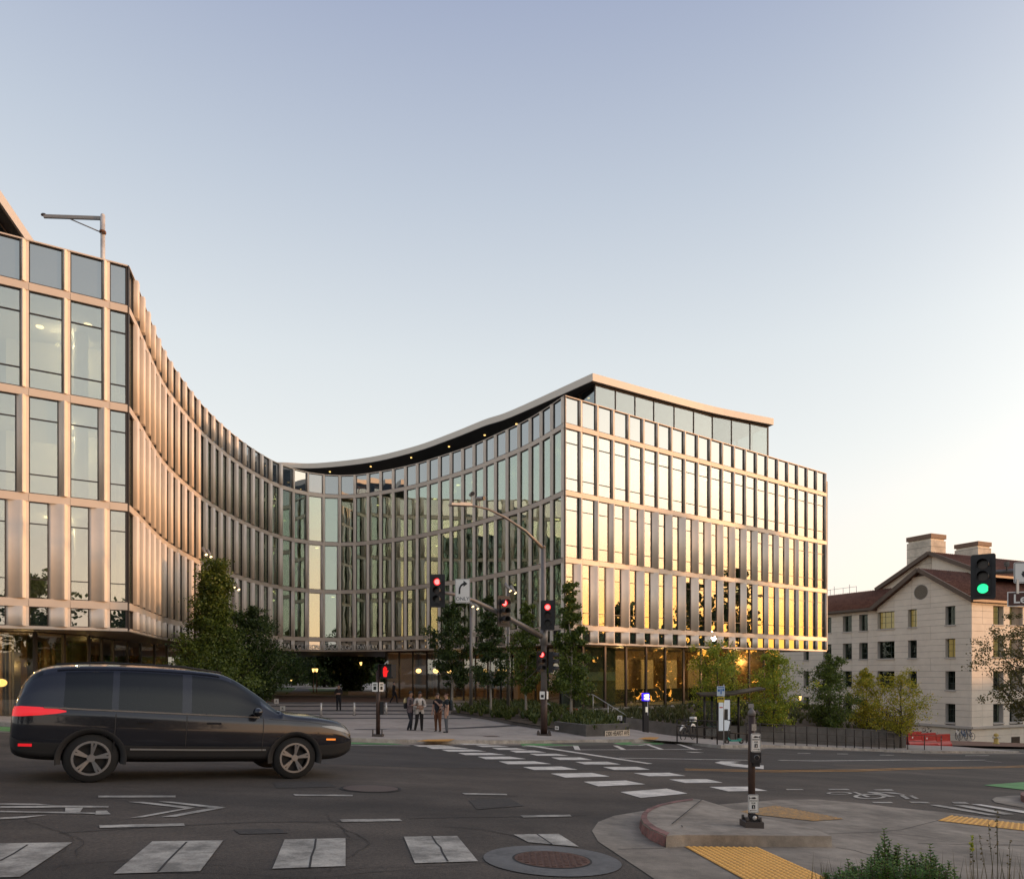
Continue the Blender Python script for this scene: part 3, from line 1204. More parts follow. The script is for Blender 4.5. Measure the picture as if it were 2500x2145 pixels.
# interior columns and lamps seen through the glass
colm = []
for P, k, off in ((CUR, 4, 2.6), (RIGHT, 4, 2.6), (LEFT, 4, 2.4)):
    for i in range(2, len(P) - 1, k):
        a, b = P[i], P[min(i + 1, len(P) - 1)]
        t = (b - a).normalized()
        colm.append(a + Vector((-t.y, t.x)) * off)
cyl = MB()
cyl.tube([(0, 0, 0), (0, 0, 4.18)], .30, 12, caps=False)
cme = cyl.mesh('column', M_core)
for p in colm:
    for z in (4.44, 8.93, 13.42):
        put('column', cme, gate, p, 0, z)
dm = MB()
dm.prism([(.17 * cos(i * pi / 4), .17 * sin(i * pi / 4)) for i in range(8)], -.03, 0)
dme = dm.mesh('downlight', M_down)
for P, offs in ((CUR, (1.6, 4.2)), (RIGHT, (1.6, 4.5)), (LEFT, (1.5, 4.0))):
    for i in range(1, len(P) - 1):
        for z in (8.62, 13.11, 17.61):
            if R.random() < .36:
                a, b = P[i], P[i + 1]
                t = (b - a).normalized()
                q = a.lerp(b, R.random()) + Vector((-t.y, t.x)) * R.uniform(*offs)
                put('downlight', dme, gate, q, 0, z)
# partitions with blinds, a slanting stair
mb = MB()
for P in (CUR, RIGHT):
    for i in range(3, len(P) - 2, 5):
        a, b = P[i], P[i + 1]
        t = (b - a).normalized()
        nrm = Vector((-t.y, t.x))
        for z0, z1 in ((4.44, 8.62), (8.93, 13.11), (13.42, 17.61)):
            if R.random() < .75:
                p, q = a + nrm * 1.9, a + nrm * 6.2
                mb.prism([p, p + t * .12, q + t * .12, q], z0, z1)
mb.build('partition_wall', M_core, gate)
mb = MB()
sa, sb = CUR[-6] - Vector((0, 0)), CUR[-1]
tt = (sb - sa).normalized()
nn_ = Vector((-tt.y, tt.x)) * 2.4
for z in (4.45, 8.94):
    A0, B0 = sa + nn_ * .8, sb + nn_ * .8 - tt * 1.6
    mb.bar((A0.x, A0.y, z + 3.9), (B0.x, B0.y, z + .5), 1.3, .35)
mb.build('staircase', M_core, gate)

# ---- penthouse and its wide roof on the near wing
Rf = [(6.25, 53.9), (11.7, 57.25), (17.6, 60.7), (23.9, 63.6), (17, 79), (-8, 92), (-30, 92), (-27.5, 77), (-25.4, 77.0), (-21.8, 77.3), (-15.5, 75.2), (-9.9, 71.4), (-5.6, 67.2), (-2.5, 63.85), (.04, 61.5)]
rq = smooth_curve(Rf[:4], 6) + [Vector(p) for p in Rf[4:8]] + smooth_curve(Rf[8:] + [Rf[0]], 5)[:-1]


def roofplate(pts, z0, z1, name='penthouse_roof'):
    plate(name, z0 + .04, z1, M_roofm, pts)
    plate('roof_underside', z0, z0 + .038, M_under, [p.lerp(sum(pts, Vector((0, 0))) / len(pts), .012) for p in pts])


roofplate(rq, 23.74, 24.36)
PW = [(-10, 76.2), (-5, 71.5), (0.5, 65.2), (6.5, 54.45), (11.75, 57.7), (17.6, 61.15), (23.5, 63.9), (16.5, 77.5)]
PW = [Vector(p) for p in PW]


def glazed(P, z0, z1, g, step, name, lit=None, mull=.06):
    for a, b in zip(P[:-1], P[1:]):
        L = (b - a).length
        k = max(1, round(L / step))
        ang = atan2(b.y - a.y, b.x - a.x)
        W = L / k
        fm = shared((name, 'fr', round(W, 2), round(z1 - z0, 2)), lambda: frame_only(W, z1 - z0, mull))
        pm = shared((name, 'pn', round(W, 2), round(z1 - z0, 2)), lambda: pane_only(W, z1 - z0, g, mull))
        for i in range(k):
            w = put(name, fm, gate, a.lerp(b, i / k), ang, z0)
            link('pane', pm, w)


def frame_only(W, H, mull):
    mb = MB()
    mb.box((-mull / 2, -.05, 0), (mull / 2, .10, H))
    mb.box((mull / 2, -.02, 0), (W - mull / 2, .06, .06))
    mb.box((mull / 2, -.02, H - .06), (W - mull / 2, .06, H))
    return mb.mesh('frame', M_frame)


def pane_only(W, H, g, mull):
    mb = MB()
    mb.box((mull / 2, .01, .06), (W - mull / 2, .03, H - .06))
    return mb.mesh('pane', g)


glazed(PW, 19.36, 23.70, G_pent, 2.0, 'penthouse_window', mull=.05)
mb = MB()
c0 = [Vector(p) for p in ((9.5, 62.5), (19, 67.5), (15.5, 75), (5.5, 69))]
mb.prism(c0, 19.36, 23.7)
mb.build('penthouse_core', M_core, gate)
mb = MB()
for p in [(6.3, 57.2), (3.4, 60), (.4, 63.2), (-2.6, 66.2), (-6.3, 69.6), (-10.6, 73.2), (-15.5, 76.4), (-20.5, 78.4)]:
    mb.cbox((p[0], p[1], 23.71), (.17, .17, .05))
mb.build('soffit_lamp', M_lamp, gate)
# far wing roof at the left edge
Lf = [Vector(p) for p in ((-24.1, 31.8), (-25.6, 37.3), (-28, 47), (-30.5, 58), (-46, 58), (-50, 20), (-37, 24.1))]
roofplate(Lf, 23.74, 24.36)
glazed([Vector((-37.5, 25.2)), Vector((-24.95, 32.4)), Vector((-26.3, 37.4)), Vector((-28.8, 47)), Vector((-31.5, 57))], 19.36, 23.70, G_pent, 2.0, 'penthouse_window')

# ---- ground floor
ZF = -1.30


def offset_line(P, d):
    out = []
    for i, p in enumerate(P):
        a, b = P[max(0, i - 1)], P[min(len(P) - 1, i + 1)]
        t = (b - a).normalized()
        out.append(p + Vector((-t.y, t.x)) * d)
    return out


off = offset_line(CUR, 2.6)
lobbyL = [LEFT[0] + Vector((-LT.y, LT.x)) * 2.2, LEFT[-1] - LT * 3.6 + Vector((-LT.y, LT.x)) * 2.2] + off[3:18:3]
kp = [i for i in range(len(CUR)) if CUR[i].x > -14.5 and CUR[i].y < 65.7 and i > 20][0]
lobbyR = off[kp:-1:3]
rt = (RE - RC).normalized()
rn = Vector((-rt.y, rt.x))
frontR = [RC + rt * 2.1 + rn * .55, RC + rt * 25.0 + rn * .55]
glazed(lobbyL, ZF - 2.2, 3.14, G_lobby, 2.0, 'lobby_window', mull=.12)
glazed(lobbyR + [frontR[0]], ZF - 2.6, 3.14, G_lobby, 1.6, 'lobby_window', mull=.10)
glazed(frontR, ZF, 3.14, G_lobby, 2.05, 'lobby_window', mull=.16)
mb = MB()                                             # light stone plinth under the right hand glass
a, b = RC + rt * .4 + rn * .2, RC + rt * 27 + rn * .2
mb.prism([a, b, b + rn * 5, a + rn * 5], -4.5, ZF - .01)
mb.build('plinth', M_kerb, gate)
# lobby rooms: floors, back walls, lamps
mb = MB()
bkR = offset_line(lobbyR, 7.5)[:-2]
lobbyR_ = lobbyR[:-2]
P1 = lobbyR_ + frontR
P2 = [p + Vector((.1, .1)) for p in bkR] + [frontR[0] + rn * 8, frontR[1] + rn * 8]
for i in range(len(P1) - 1):
    zf = ZF - .02 if i >= len(lobbyR_) else ZF - .3
    mb.poly([(*P1[i], zf), (*P1[i + 1], zf), (*P2[i + 1], zf), (*P2[i], zf)])
mb.build('lobby_floor', M_floor, gate)
mb = MB()
for i in range(len(P2) - 1):
    a, b = P2[i], P2[i + 1]
    t = (b - a).normalized()
    s = Vector((-t.y, t.x)) * .2
    mb.prism([a, b, b + s, a + s], -5.5, 3.12)
lbk = offset_line(lobbyL, 6.0)
for i in range(len(lbk) - 1):
    a, b = lbk[i], lbk[i + 1]
    t = (b - a).normalized()
    s = Vector((-t.y, t.x)) * .2
    mb.prism([a, b, b + s, a + s], -5.5, 3.12)
e0, e1 = frontR[1], frontR[1] + rn * 8
mb.prism([e0, e0 + rt * .2, e1 + rt * .2, e1], -4, 3.12)
e0, e1 = lobbyR[0], P2[0]
t = (e1 - e0).normalized()
s = Vector((-t.y, t.x)) * .2
mb.prism([e0 + t * .3, e1, e1 + s, e0 + t * .3 + s], -5.5, 3.12)
e0, e1 = lobbyL[-1], lbk[-1]
mb.prism([e0, e1, e1 + Vector((.2, 0)), e0 + Vector((.2, 0))][::-1], -5.5, 3.12)
mb.build('lobby_wall', M_wood, gate)
M_slats = [mat('slat_%d' % k, c_, .6) for k, c_ in enumerate(((.05, .03, .018), (.16, .085, .03), (.42, .24, .09), (.025, .02, .016)))]
rs_ = random.Random(8)
for i in range(len(lobbyR_) - 1):
    for k in range(4):
        f_ = (k + rs_.random()) / 4
        o = lobbyR_[i].lerp(lobbyR_[i + 1], f_).lerp(bkR[i].lerp(bkR[min(i + 1, len(bkR) - 1)], f_), rs_.uniform(.55, .93))
        w_ = rs_.uniform(.12, .55)
        mb = MB()
        mb.cbox((o.x, o.y, ZF + 2.2), (w_, .12, 4.4))
        mb.build('wood_slat', M_slats[rs_.randrange(4)], gate)
for i in range(len(lobbyL) - 1):
    for k in range(4):
        f_ = (k + rs_.random()) / 4
        o = lobbyL[i].lerp(lobbyL[i + 1], f_).lerp(lbk[i].lerp(lbk[i + 1], f_), rs_.uniform(.5, .93))
        mb = MB()
        mb.cbox((o.x, o.y, ZF + 2.2), (.12, rs_.uniform(.2, .9), 4.4))
        mb.build('wood_slat', M_slats[rs_.randrange(4)], gate)
# lower dark counter, pale upper panels and a green glass stair wall in the right lobby
mb = MB()
for k in range(5):
    o = frontR[0] + rt * (7 + 3.4 * k) + rn * 4.4
    mb.prism([o, o + rt * 2.4, o + rt * 2.4 + rn * .8, o + rn * .8], ZF, ZF + 1.1)
mb.build('lobby_counter', mat('counter_dark', (.02, .016, .013), .5), gate)
mb = MB()
for k in range(6):
    o = frontR[0] + rt * (6.4 + 3.1 * k) + rn * 6.6
    mb.prism([o, o + rt * 1.5, o + rt * 1.5 + rn * .1, o + rn * .1], ZF + .4, ZF + 3.6)
mb.build('lobby_panel', mat('lobby_panel_pale', (.62, .50, .33), .6), gate)
mb = MB()
for o, w in ((frontR[0] + rt * .3 + rn * 2.5, 5.2),):
    mb.prism([o, o + rt * w, o + rt * w + rn * .2, o + rn * .2], ZF, 3.1)
mb.build('stair_wall', mat('stair_wall_green', (.07, .085, .068), .5), gate)
mb = MB()
o = frontR[0] + rt * .6 + rn * 2.2
mb.prism([o, o + rt * 4.6, o + rt * 4.6 + rn * .1, o + rn * .1], ZF + 1.9, ZF + 2.55)
mb.build('stair_guard', mat('stair_guard_glass', (.25, .33, .28), .3), gate)


def lamp(p, e, c=(1, .62, .25), r=.10):
    d = bpy.data.lights.new('interior_lamp', 'POINT')
    d.energy = e
    d.color = c
    d.shadow_soft_size = r
    o_ = bpy.data.objects.new('interior_lamp', d)
    col.objects.link(o_)
    o_.location = p


for k in range(4):
    o = frontR[0] + rt * (7.5 + 5.0 * k) + rn * 4
    lamp((o.x, o.y, 2.2), 170)
for i in range(1, len(lobbyR_), 2):
    q = lobbyR[i].lerp(bkR[i], .5)
    lamp((q.x, q.y, 1.2), 150)
for i in range(2, len(lobbyL), 2):
    q = lobbyL[i].lerp(lbk[i], .5)
    lamp((q.x, q.y, 1.6), 70)
q = LEFT[-1] - LT * 7.5 + Vector((-LT.y, LT.x)) * 5
lamp((q.x, q.y, 2.2), 500)
q2 = LEFT[-1] - LT * 12 + Vector((-LT.y, LT.x)) * 5
lamp((q2.x, q2.y, 2.2), 400)


def globe(p, r=.24, drop=1.6):
    t = thing('globe_lamp', 'x', 'lamp', p, 0, 'globe lamps glowing in the lobby')
    mb = MB()
    mb.sphere(p, r, 12, 8, (1, 1, .8))
    mb.build('globe', M_lamp, t)
    mb = MB()
    mb.tube([Vector(p) + Vector((0, 0, r * .78)), Vector(p) + Vector((0, 0, drop))], .012, 5)
    mb.build('cord', M_bronze, t)
    return t


for (x, y, Y), lab in (((3, 1666, 33.4), 'glowing round globe lamp in the lit room at the left frame edge'),
                       ((1022, 1637, 60), 'glowing globe lamp high in the lobby behind the four people'),
                       ((1064, 1637, 58.5), 'glowing globe lamp in the lobby partly behind a slim tree'),
                       ((1098, 1637, 57.5), 'glowing globe lamp behind the dark foliage of the slim trees')):
    g_ = globe(at(x, y, Y))
    g_['label'] = lab

for P, st, e in ((CUR, 5, 30), (RIGHT, 6, 32), (LEFT[-8:], 3, 75)):
    for i in range(2, len(P) - 1, st):
        a, b = P[i], P[i + 1]
        t = (b - a).normalized()
        q = a + Vector((-t.y, t.x)) * 3.6
        for z in (8.0, 12.5, 17.0):
            lamp((q.x, q.y, z), e, (1, .80, .50), .10)

# gateway lettering on the curved base strip
sign = thing('gateway_sign', 'thin grey capital letters along the curved strip above the gateway opening', 'sign', (CUR[22].x, CUR[22].y, 3.3))
M_let = mat('letter_metal', (.72, .68, .62), .5, .1)
body = "BARBARA & GERSON BAKAR GATEWAY"
p0, p1 = at(662, 1590, 62), at(914, 1590, 64.5)
dense = resample(smooth_curve([tuple(p) for p in CUR], 8), .05)
ia = min(range(len(dense)), key=lambda i: abs(dense[i].x / dense[i].y - (654 - CX) / F) + (0 if dense[i].y > 58 else 9))
ib = min(range(len(dense)), key=lambda i: abs(dense[i].x / dense[i].y - (912 - CX) / F) + (0 if dense[i].y > 58 else 9))
wd = {'I': .5, ' ': .55, '&': 1.1, 'W': 1.35, 'G': 1.1, 'O': 1.15, 'N': 1.1}
tot = sum(wd.get(ch, 1.0) for ch in body)
acc = 0
for ch in body:
    w = wd.get(ch, 1.0)
    i = int(ia + (ib - ia) * (acc + w / 2) / tot)
    acc += w
    if ch == ' ':
        continue
    p, q = dense[i - 3], dense[i + 3]
    t = (q - p).normalized()
    m_ = dense[i] + Vector((t.y, -t.x)) * .30
    me = shared(('letter', ch), lambda: text_mesh('letter', ch, .58, M_let, .04))
    link('letter', me, sign, Vector((m_.x, m_.y, 3.53)) - sign.location, atan2(t.y, t.x))
mb = MB()
for i in range(ia - 4, ib + 4, 10):
    a, b = dense[i], dense[min(i + 10, len(dense) - 1)]
    t = (b - a).normalized()
    s = Vector((t.y, -t.x)) * .30
    mb.bar((*(a + s), 3.31), (*(b + s), 3.31), .04, .03)
mb.build('letter_rail', M_let, sign)

# bent steel arm on the roof at the left
t = thing('roof_mast', 'pale steel mast with a jib arm pointing left above the left roof', 'mast', at(250, 640, 34.5))
mb = MB()
a = at(251, 640, 34.5)
b = at(241, 527, 34.5)
b.x = a.x
b.y = a.y
mb.tube([(a.x, a.y, 19.3), b], .105, 12)
mb.sphere(b, .105, 10, 6)
mb.build('mast_tube', mat('mast_steel', (.62, .60, .57), .4, .3, stain=.3, stain_scale=2), t)
mb = MB()
e = at(103, 540, 34.5)
e.y = a.y + .3
e = Vector((b.x - 2.72, b.y - .3, b.z - .22))
s0 = Vector((b.x - .08, b.y, b.z - .12))
mb.bar(s0, e, .09, .16)
mb.build('jib_arm', mat('jib_steel', (.25, .24, .23), .5, .3), t)
mb = MB()
mb.tube([(b.x - .08, b.y, b.z - .82), s0.lerp(e, .62)], .03, 8)
mb.tube([(b.x - .12, b.y, b.z - .8), (b.x - .12, b.y, b.z - .1)], .018, 6)
mb.build('brace', MATS['jib_steel'], t)
mb = MB()
mb.tube([(b.x, b.y, b.z - .86), (b.x, b.y, b.z - .76)], .15, 12)
mb.cbox((b.x + .1, b.y - .1, b.z - .9), (.18, .06, .12))
mb.build('clamp', mat('rusty_clamp', (.16, .07, .035), .7, .3), t)
mb = MB()
mb.sphere(e + Vector((-.02, 0, .08)), .10, 8, 5, (1.4, .6, .8))
mb.build('jib_head', M_frame, t)
# ------------------------------------------------------------------ white stone hall at the right
M_stone = mat('pale_stone', (.77, .69, .58), .8, var=.05, scale=.8, bump=.1, bscale=25, stain=.10, stain_scale=.25)
M_joint = mat('stone_joint', (.14, .125, .11), .9)
M_tile = mat('clay_tiles', (.20, .088, .056), .85, var=.5, scale=5, stain=.3, stain_scale=1.2)
M_copper = mat('copper_gutter', (.11, .078, .058), .55, .3, var=.2, scale=3)
M_wfr = mat('green_window_frame', (.03, .05, .042), .5)
G_hall = glass('hall_glass', (.42, .50, .45), .05, (.9, .95, .9), wob=.006)
M_reveal = mat('reveal_stone', (.50, .46, .41), .85)
M_litin = mat('lit_room', (.8, .6, .3), emit=(1, .50, .20), estr=1.0)
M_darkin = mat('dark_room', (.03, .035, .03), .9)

hall = thing('stone_hall', 'white stone hall with a clay tile gable roof and two big chimneys', 'building', (55.2, 83.7, -8))
HA = Vector((-.40, .9165))           # along the gable face, away from the corner
HB = Vector((.9165, .40))            # along the street face
HC = Vector((55.2, 83.7))


def HP(a, b, z):
    p = HC + HA * a + HB * b
    return Vector((p.x, p.y, z))


def hframe(face):
    """matrix: local x along the wall, local -y outwards, z up"""
    if face == 'gable':              # seen from outside, left to right runs towards the corner
        X = -HA
        Yv = HB
    else:
        X = HB
        Yv = HA
    return X, Yv


def wall_face(face, o_a, o_b, length, z0, zt, openings, rows, seed, gable=None):
    """stone panels laid course by course round the openings; local s runs left to right seen from outside"""
    rr = random.Random(seed)
    X, Yv = hframe(face)
    O = HC + HA * o_a + HB * o_b
    ang = atan2(X.y, X.x)
    zs = rows
    for k in range(len(zs) - 1):
        a0, a1 = zs[k], zs[k + 1]
        free = [(0, length)]
        for (s0, s1, w0, w1) in openings:
            if w0 < a1 - .05 and w1 > a0 + .05:
                nf = []
                for f0, f1 in free:
                    if s1 <= f0 or s0 >= f1:
                        nf.append((f0, f1))
                        continue
                    if s0 > f0:
                        nf.append((f0, s0))
                    if s1 < f1:
                        nf.append((s1, f1))
                free = nf
        for f0, f1 in free:
            L = f1 - f0
            n = max(1, round(L / 2.6))
            cut = [f0 + L * i / n for i in range(n + 1)]
            for i in range(n):
                b0, b1 = cut[i] + .012, cut[i + 1] - .012
                if gable:
                    # clip to the gable slope
                    zl, zr = gable(b0), gable(b1)
                    if min(zl, zr) <= a0 + .1 and max(zl, zr) <= a0 + .1:
                        continue
                    top_l, top_r = min(a1 - .012, zl), min(a1 - .012, zr)
                    if top_l < a0 + .15 or top_r < a0 + .15 or top_l != top_r:
                        mb = MB()
                        mid = []
                        for q in range(7):
                            sx = b0 + (b1 - b0) * q / 6
                            mid.append((sx, max(a0 + .02, min(a1 - .012, gable(sx)))))
                        poly = [(b0, a0 + .012), (b1, a0 + .012)] + mid[::-1]
                        mb.prism_y(poly, -.05, .03)
                        me = mb.mesh('stone_panel', M_stone)
                        link('stone_panel', me, hall, Vector((O.x, O.y, 0)) - hall.location, ang)
                        continue
                w, h = round(b1 - b0, 2), round(a1 - a0 - .024, 3)
                me = shared(('stone', w, h), lambda: stone(w, h))
                p = O + X * b0
                link('stone_panel', me, hall, Vector((p.x, p.y, a0 + .012)) - hall.location, ang)
    # backing with holes is made of strips between openings
    return O, X, Yv, ang


def stone(w, h):
    mb = MB()
    e = .012
    A = [mb.pt(p) for p in ((0, .03, 0), (w, .03, 0), (w, .03, h), (0, .03, h))]
    B = [mb.pt(p) for p in ((0, -.04, 0), (w, -.04, 0), (w, -.04, h), (0, -.04, h))]
    C = [mb.pt(p) for p in ((e, -.05, e), (w - e, -.05, e), (w - e, -.05, h - e), (e, -.05, h - e))]
    for k in range(4):
        j = (k + 1) % 4
        mb.face((A[k], A[j], B[j], B[k]))
        mb.face((B[k], B[j], C[j], C[k]))
    mb.face(C)
    return mb.mesh('stone_panel', M_stone)


def backing(O, X, Yv, length, z0, zt, openings, parent, m=M_joint, depth=.3, top=None):
    """wall body behind the panels, split round the openings"""
    xs = sorted({0, length} | {o for q in openings for o in q[:2]})
    mb = MB()
    for a, b in zip(xs[:-1], xs[1:]):
        mid = (a + b) / 2
        blocked = sorted([(q[2], q[3]) for q in openings if q[0] <= mid <= q[1]])
        z = z0
        for w0, w1 in blocked + [(None, None)]:
            top_ = zt if w0 is None else w0
            if top_ > z + .02:
                pa, pb = O + X * a, O + X * b
                if w0 is None and top:
                    ta, tb = top(a), top(b)
                    pts = [(pa, z), (pb, z), (pb, tb)]
                    mids = [s for s in (length / 2,) if a < s < b]
                    pts += [(O + X * s, top(s)) for s in mids] + [(pa, ta)]
                else:
                    pts = [(pa, z), (pb, z), (pb, top_), (pa, top_)]
                f = [mb.pt((p.x + Yv.x * .02, p.y + Yv.y * .02, zz)) for p, zz in pts]
                g = [mb.pt((p.x + Yv.x * depth, p.y + Yv.y * depth, zz)) for p, zz in pts]
                n = len(pts)
                mb.face(f)
                mb.face(g[::-1])
                for k in range(n):
                    j = (k + 1) % n
                    mb.face((f[k], g[k], g[j], f[j]))
            if w1 is not None:
                z = w1
    mb.build('wall', m, parent)


def hall_window(O, X, Yv, ang, s0, s1, z0, z1, lit=0.0, sill=True, cols=2):
    w, h = s1 - s0, z1 - z0
    p = O + X * s0
    loc = Vector((p.x, p.y, z0)) - hall.location
    mb = MB()
    mb.box((0, .02, 0), (.02, .62, h))
    mb.box((w - .02, .02, 0), (w, .62, h))
    mb.box((.02, .02, h - .02), (w - .02, .62, h))
    mb.box((.02, .02, 0), (w - .02, .62, .02))
    o = link('window', mb.mesh('window', M_reveal), hall, loc, ang)
    mb = MB()
    f = .06
    y0, y1 = .50, .56
    mb.box((.02, y0, .02), (.02 + f, y1, h - .02))
    mb.box((w - .02 - f, y0, .02), (w - .02, y1, h - .02))
    mb.box((.02 + f, y0, .02), (w - .02 - f, y1, .02 + f))
    mb.box((.02 + f, y0, h - .02 - f), (w - .02 - f, y1, h - .02))
    for c in range(1, cols):
        xx = w * c / cols
        mb.box((xx - .025, y0 + .01, .02 + f), (xx + .025, y1 - .01, h - .02 - f))
    for zz in (h * .36, h * .70):
        mb.box((.02 + f, y0 + .012, zz - .02), (w - .02 - f, y1 - .012, zz + .02))
    link('frame', mb.mesh('frame', M_wfr), o)
    mb = MB()
    mb.box((.03, .525, .03), (w - .03, .535, h - .03))
    link('pane', mb.mesh('pane', G_hall), o)
    mb = MB()
    mb.box((.022, .64, .022), (w - .022, .67, h - .022))
    link('blind_or_room_sheet', mb.mesh('blind_or_room_sheet', M_litin if lit > .5 else M_darkin), o)  # sheet behind the pane glows for a lit room, dark for an unlit one
    if sill:
        mb = MB()
        mb.box((-.08, -.16, -.16), (w + .08, .3, -.005))
        link('sill', mb.mesh('sill', M_reveal), o)


FL = [7.95 - 4.02 * k for k in range(4)]               # window heads, storey by storey
ZE, ZB = 9.86, -9.6
course = []
for zt in (9.0,):
    pass
rows_z = [-9.6, -8.75, -8.0, -7.2]
z = -6.42 + CZ
gz = []
for k in range(4):
    head = FL[k] + CZ
    gz += [head, head - .76, head - 1.53, head - 2.32, head - 3.20]
gz = sorted(gz + [FL[0] + CZ + .55])
gz = [q for q in gz if q > -5.0]
rows_all = [-9.6, -8.6, -7.6, -6.6, -5.55, gz[0]] + gz[1:] if gz[0] > -5.4 else gz
GW = 12.8
apex = 14.05


def gable_top(s):
    return ZE + (apex - ZE) * (1 - abs(s - GW / 2) / (GW / 2)) - .05


rows_g = rows_all + [rows_all[-1] + .85, rows_all[-1] + 1.7, rows_all[-1] + 2.55, rows_all[-1] + 3.6, apex]


def zspan(k):
    return (FL[k] + CZ - 2.32, FL[k] + CZ)


opg = []
lit_g = {}
s_at = lambda px_: None


def s_on(px_, a_len=GW, b=0.0):
    """place along the gable wall of a photo column, measured from the wall's left end"""
    q = (px_ - CX) / F
    c = HC + HB * b
    t = (c.x - q * c.y) / (q * HA.y - HA.x)
    return a_len - t


for k in range(4):
    z0, z1 = zspan(k)
    if k < 3:
        opg.append((s_on(2217), s_on(2238.5), z0, z1))
        opg.append((s_on(2134) if False else .0, s_on(2184), z0, z1))
    opg.append((s_on(2308.5), s_on(2332.5), z0, z1))
O, X, Yv, ang = wall_face('gable', GW, 0, GW, ZB, ZE, opg, rows_g, 3, gable_top)
backing(O, X, Yv, GW, ZB, ZE, opg, hall, top=lambda s: gable_top(s) - .04)
for i, (s0, s1, z0, z1) in enumerate(opg):
    lit = {0: .9, 1: .9, 5: .7, 2: 0}.get(i, 0)
    hall_window(O, X, Yv, ang, s0, s1, z0, z1, lit, True, 3 if s0 == 0 else 2)
# round louvre in the gable
cs_, cz_ = s_on(2249), (YH - 1445) / F * 89.6 + CZ
p = O + X * cs_
lv = link('round_louvre', None, hall, Vector((p.x, p.y, cz_)) - hall.location, ang)
mb = MB()
n = 24
for r0, r1, y0, y1 in ((.92, 1.0, -.07, -.03),):
    A = [mb.pt((r1 * cos(2 * pi * i / n), y0, r1 * sin(2 * pi * i / n))) for i in range(n)]
    B = [mb.pt((r0 * cos(2 * pi * i / n), y0, r0 * sin(2 * pi * i / n))) for i in range(n)]
    C = [mb.pt((r0 * cos(2 * pi * i / n), -.052, r0 * sin(2 * pi * i / n))) for i in range(n)]
    D = [mb.pt((r1 * cos(2 * pi * i / n), .0, r1 * sin(2 * pi * i / n))) for i in range(n)]
    for i in range(n):
        j = (i + 1) % n
        mb.face((A[i], A[j], B[j], B[i]))
        mb.face((B[i], B[j], C[j], C[i]))
        mb.face((A[i], D[i], D[j], A[j]))
link('rim', mb.mesh('rim', M_reveal), lv)
mb = MB()
mb.disc_y((0, -.054, 0), .92, 24)
link('back', mb.mesh('back', M_dark), lv)
mb = MB()
for k in range(-8, 9):
    z = k * .10
    w = sqrt(max(0, .9 ** 2 - z * z))
    mb.box((-w, -.085, z - .02), (w, -.056, z + .03))
link('louvre_blades', mb.mesh('louvre_blades', mat('louvre_tan', (.30, .26, .20), .7)), lv)

# street face
LB = 20.0
opb = []


def sb_on(px_):
    q = (px_ - CX) / F
    return (HC.x - q * HC.y) / (q * HB.y - HB.x)


for k in range(4):
    z0, z1 = zspan(k)
    for a, b in ((2424, 2449), (2464, 2486)):
        opb.append((sb_on(a), sb_on(b), z0, z1))
    for s in (8.6, 12.2, 15.6):
        opb.append((s, s + 1.25, z0, z1))
O2, X2, Yv2, ang2 = wall_face('street', 0, 0, LB, ZB, ZE, opb, rows_all + [ZE - .1], 5)
backing(O2, X2, Yv2, LB, ZB, ZE, opb, hall)
for i, (s0, s1, z0, z1) in enumerate(opb):
    hall_window(O2, X2, Yv2, ang2, s0, s1, z0, z1, .7 if i in (0, 1, 5, 6) else 0)
# set-back wing to the left of the gable
SB = 1.3
LW = 34.0
opw = []


def sw_on(px_):
    q = (px_ - CX) / F
    c = HC + HB * SB
    t = (c.x - q * c.y) / (q * HA.y - HA.x)
    return LW - (t - GW)


for k in range(4):
    z0, z1 = zspan(k)
    for a, b in ((2058, 2080), (2098, 2119), (1962, 1975), (2010, 2030)):
        s0, s1 = sw_on(a), sw_on(b)
        if 0 < s0 < LW - .3:
            opw.append((s0, min(s1, LW - .1), z0, z1))
O3, X3, Yv3, ang3 = wall_face('gable', GW + LW, SB, LW, ZB, ZE, opw, rows_all + [ZE - .1], 7)
backing(O3, X3, Yv3, LW, ZB, ZE, opw, hall)
for i, (s0, s1, z0, z1) in enumerate(opw):
    hall_window(O3, X3, Yv3, ang3, s0, s1, z0, z1, 0)
# return of the gable wall and the base moulding
mb = MB()
zm = zspan(3)[0] - .45
for P0, P1, ov in ((HP(-.18, -.18, 0), HP(GW, -.18, 0), 1), (HP(-.18, -.18, 0), HP(-.18, LB, 0), 1)):
    mb.bar((P0.x, P0.y, zm), (P1.x, P1.y, zm), .32, .30)
mb.build('base_moulding', M_reveal, hall)
mb = MB()
for P0, P1 in ((HP(GW, 0, 0), HP(GW, SB, 0)),):
    mb.poly([(P0.x, P0.y, ZB), (P1.x, P1.y, ZB), (P1.x, P1.y, ZE), (P0.x, P0.y, ZE)])
mb.build('return_wall', M_stone, hall)


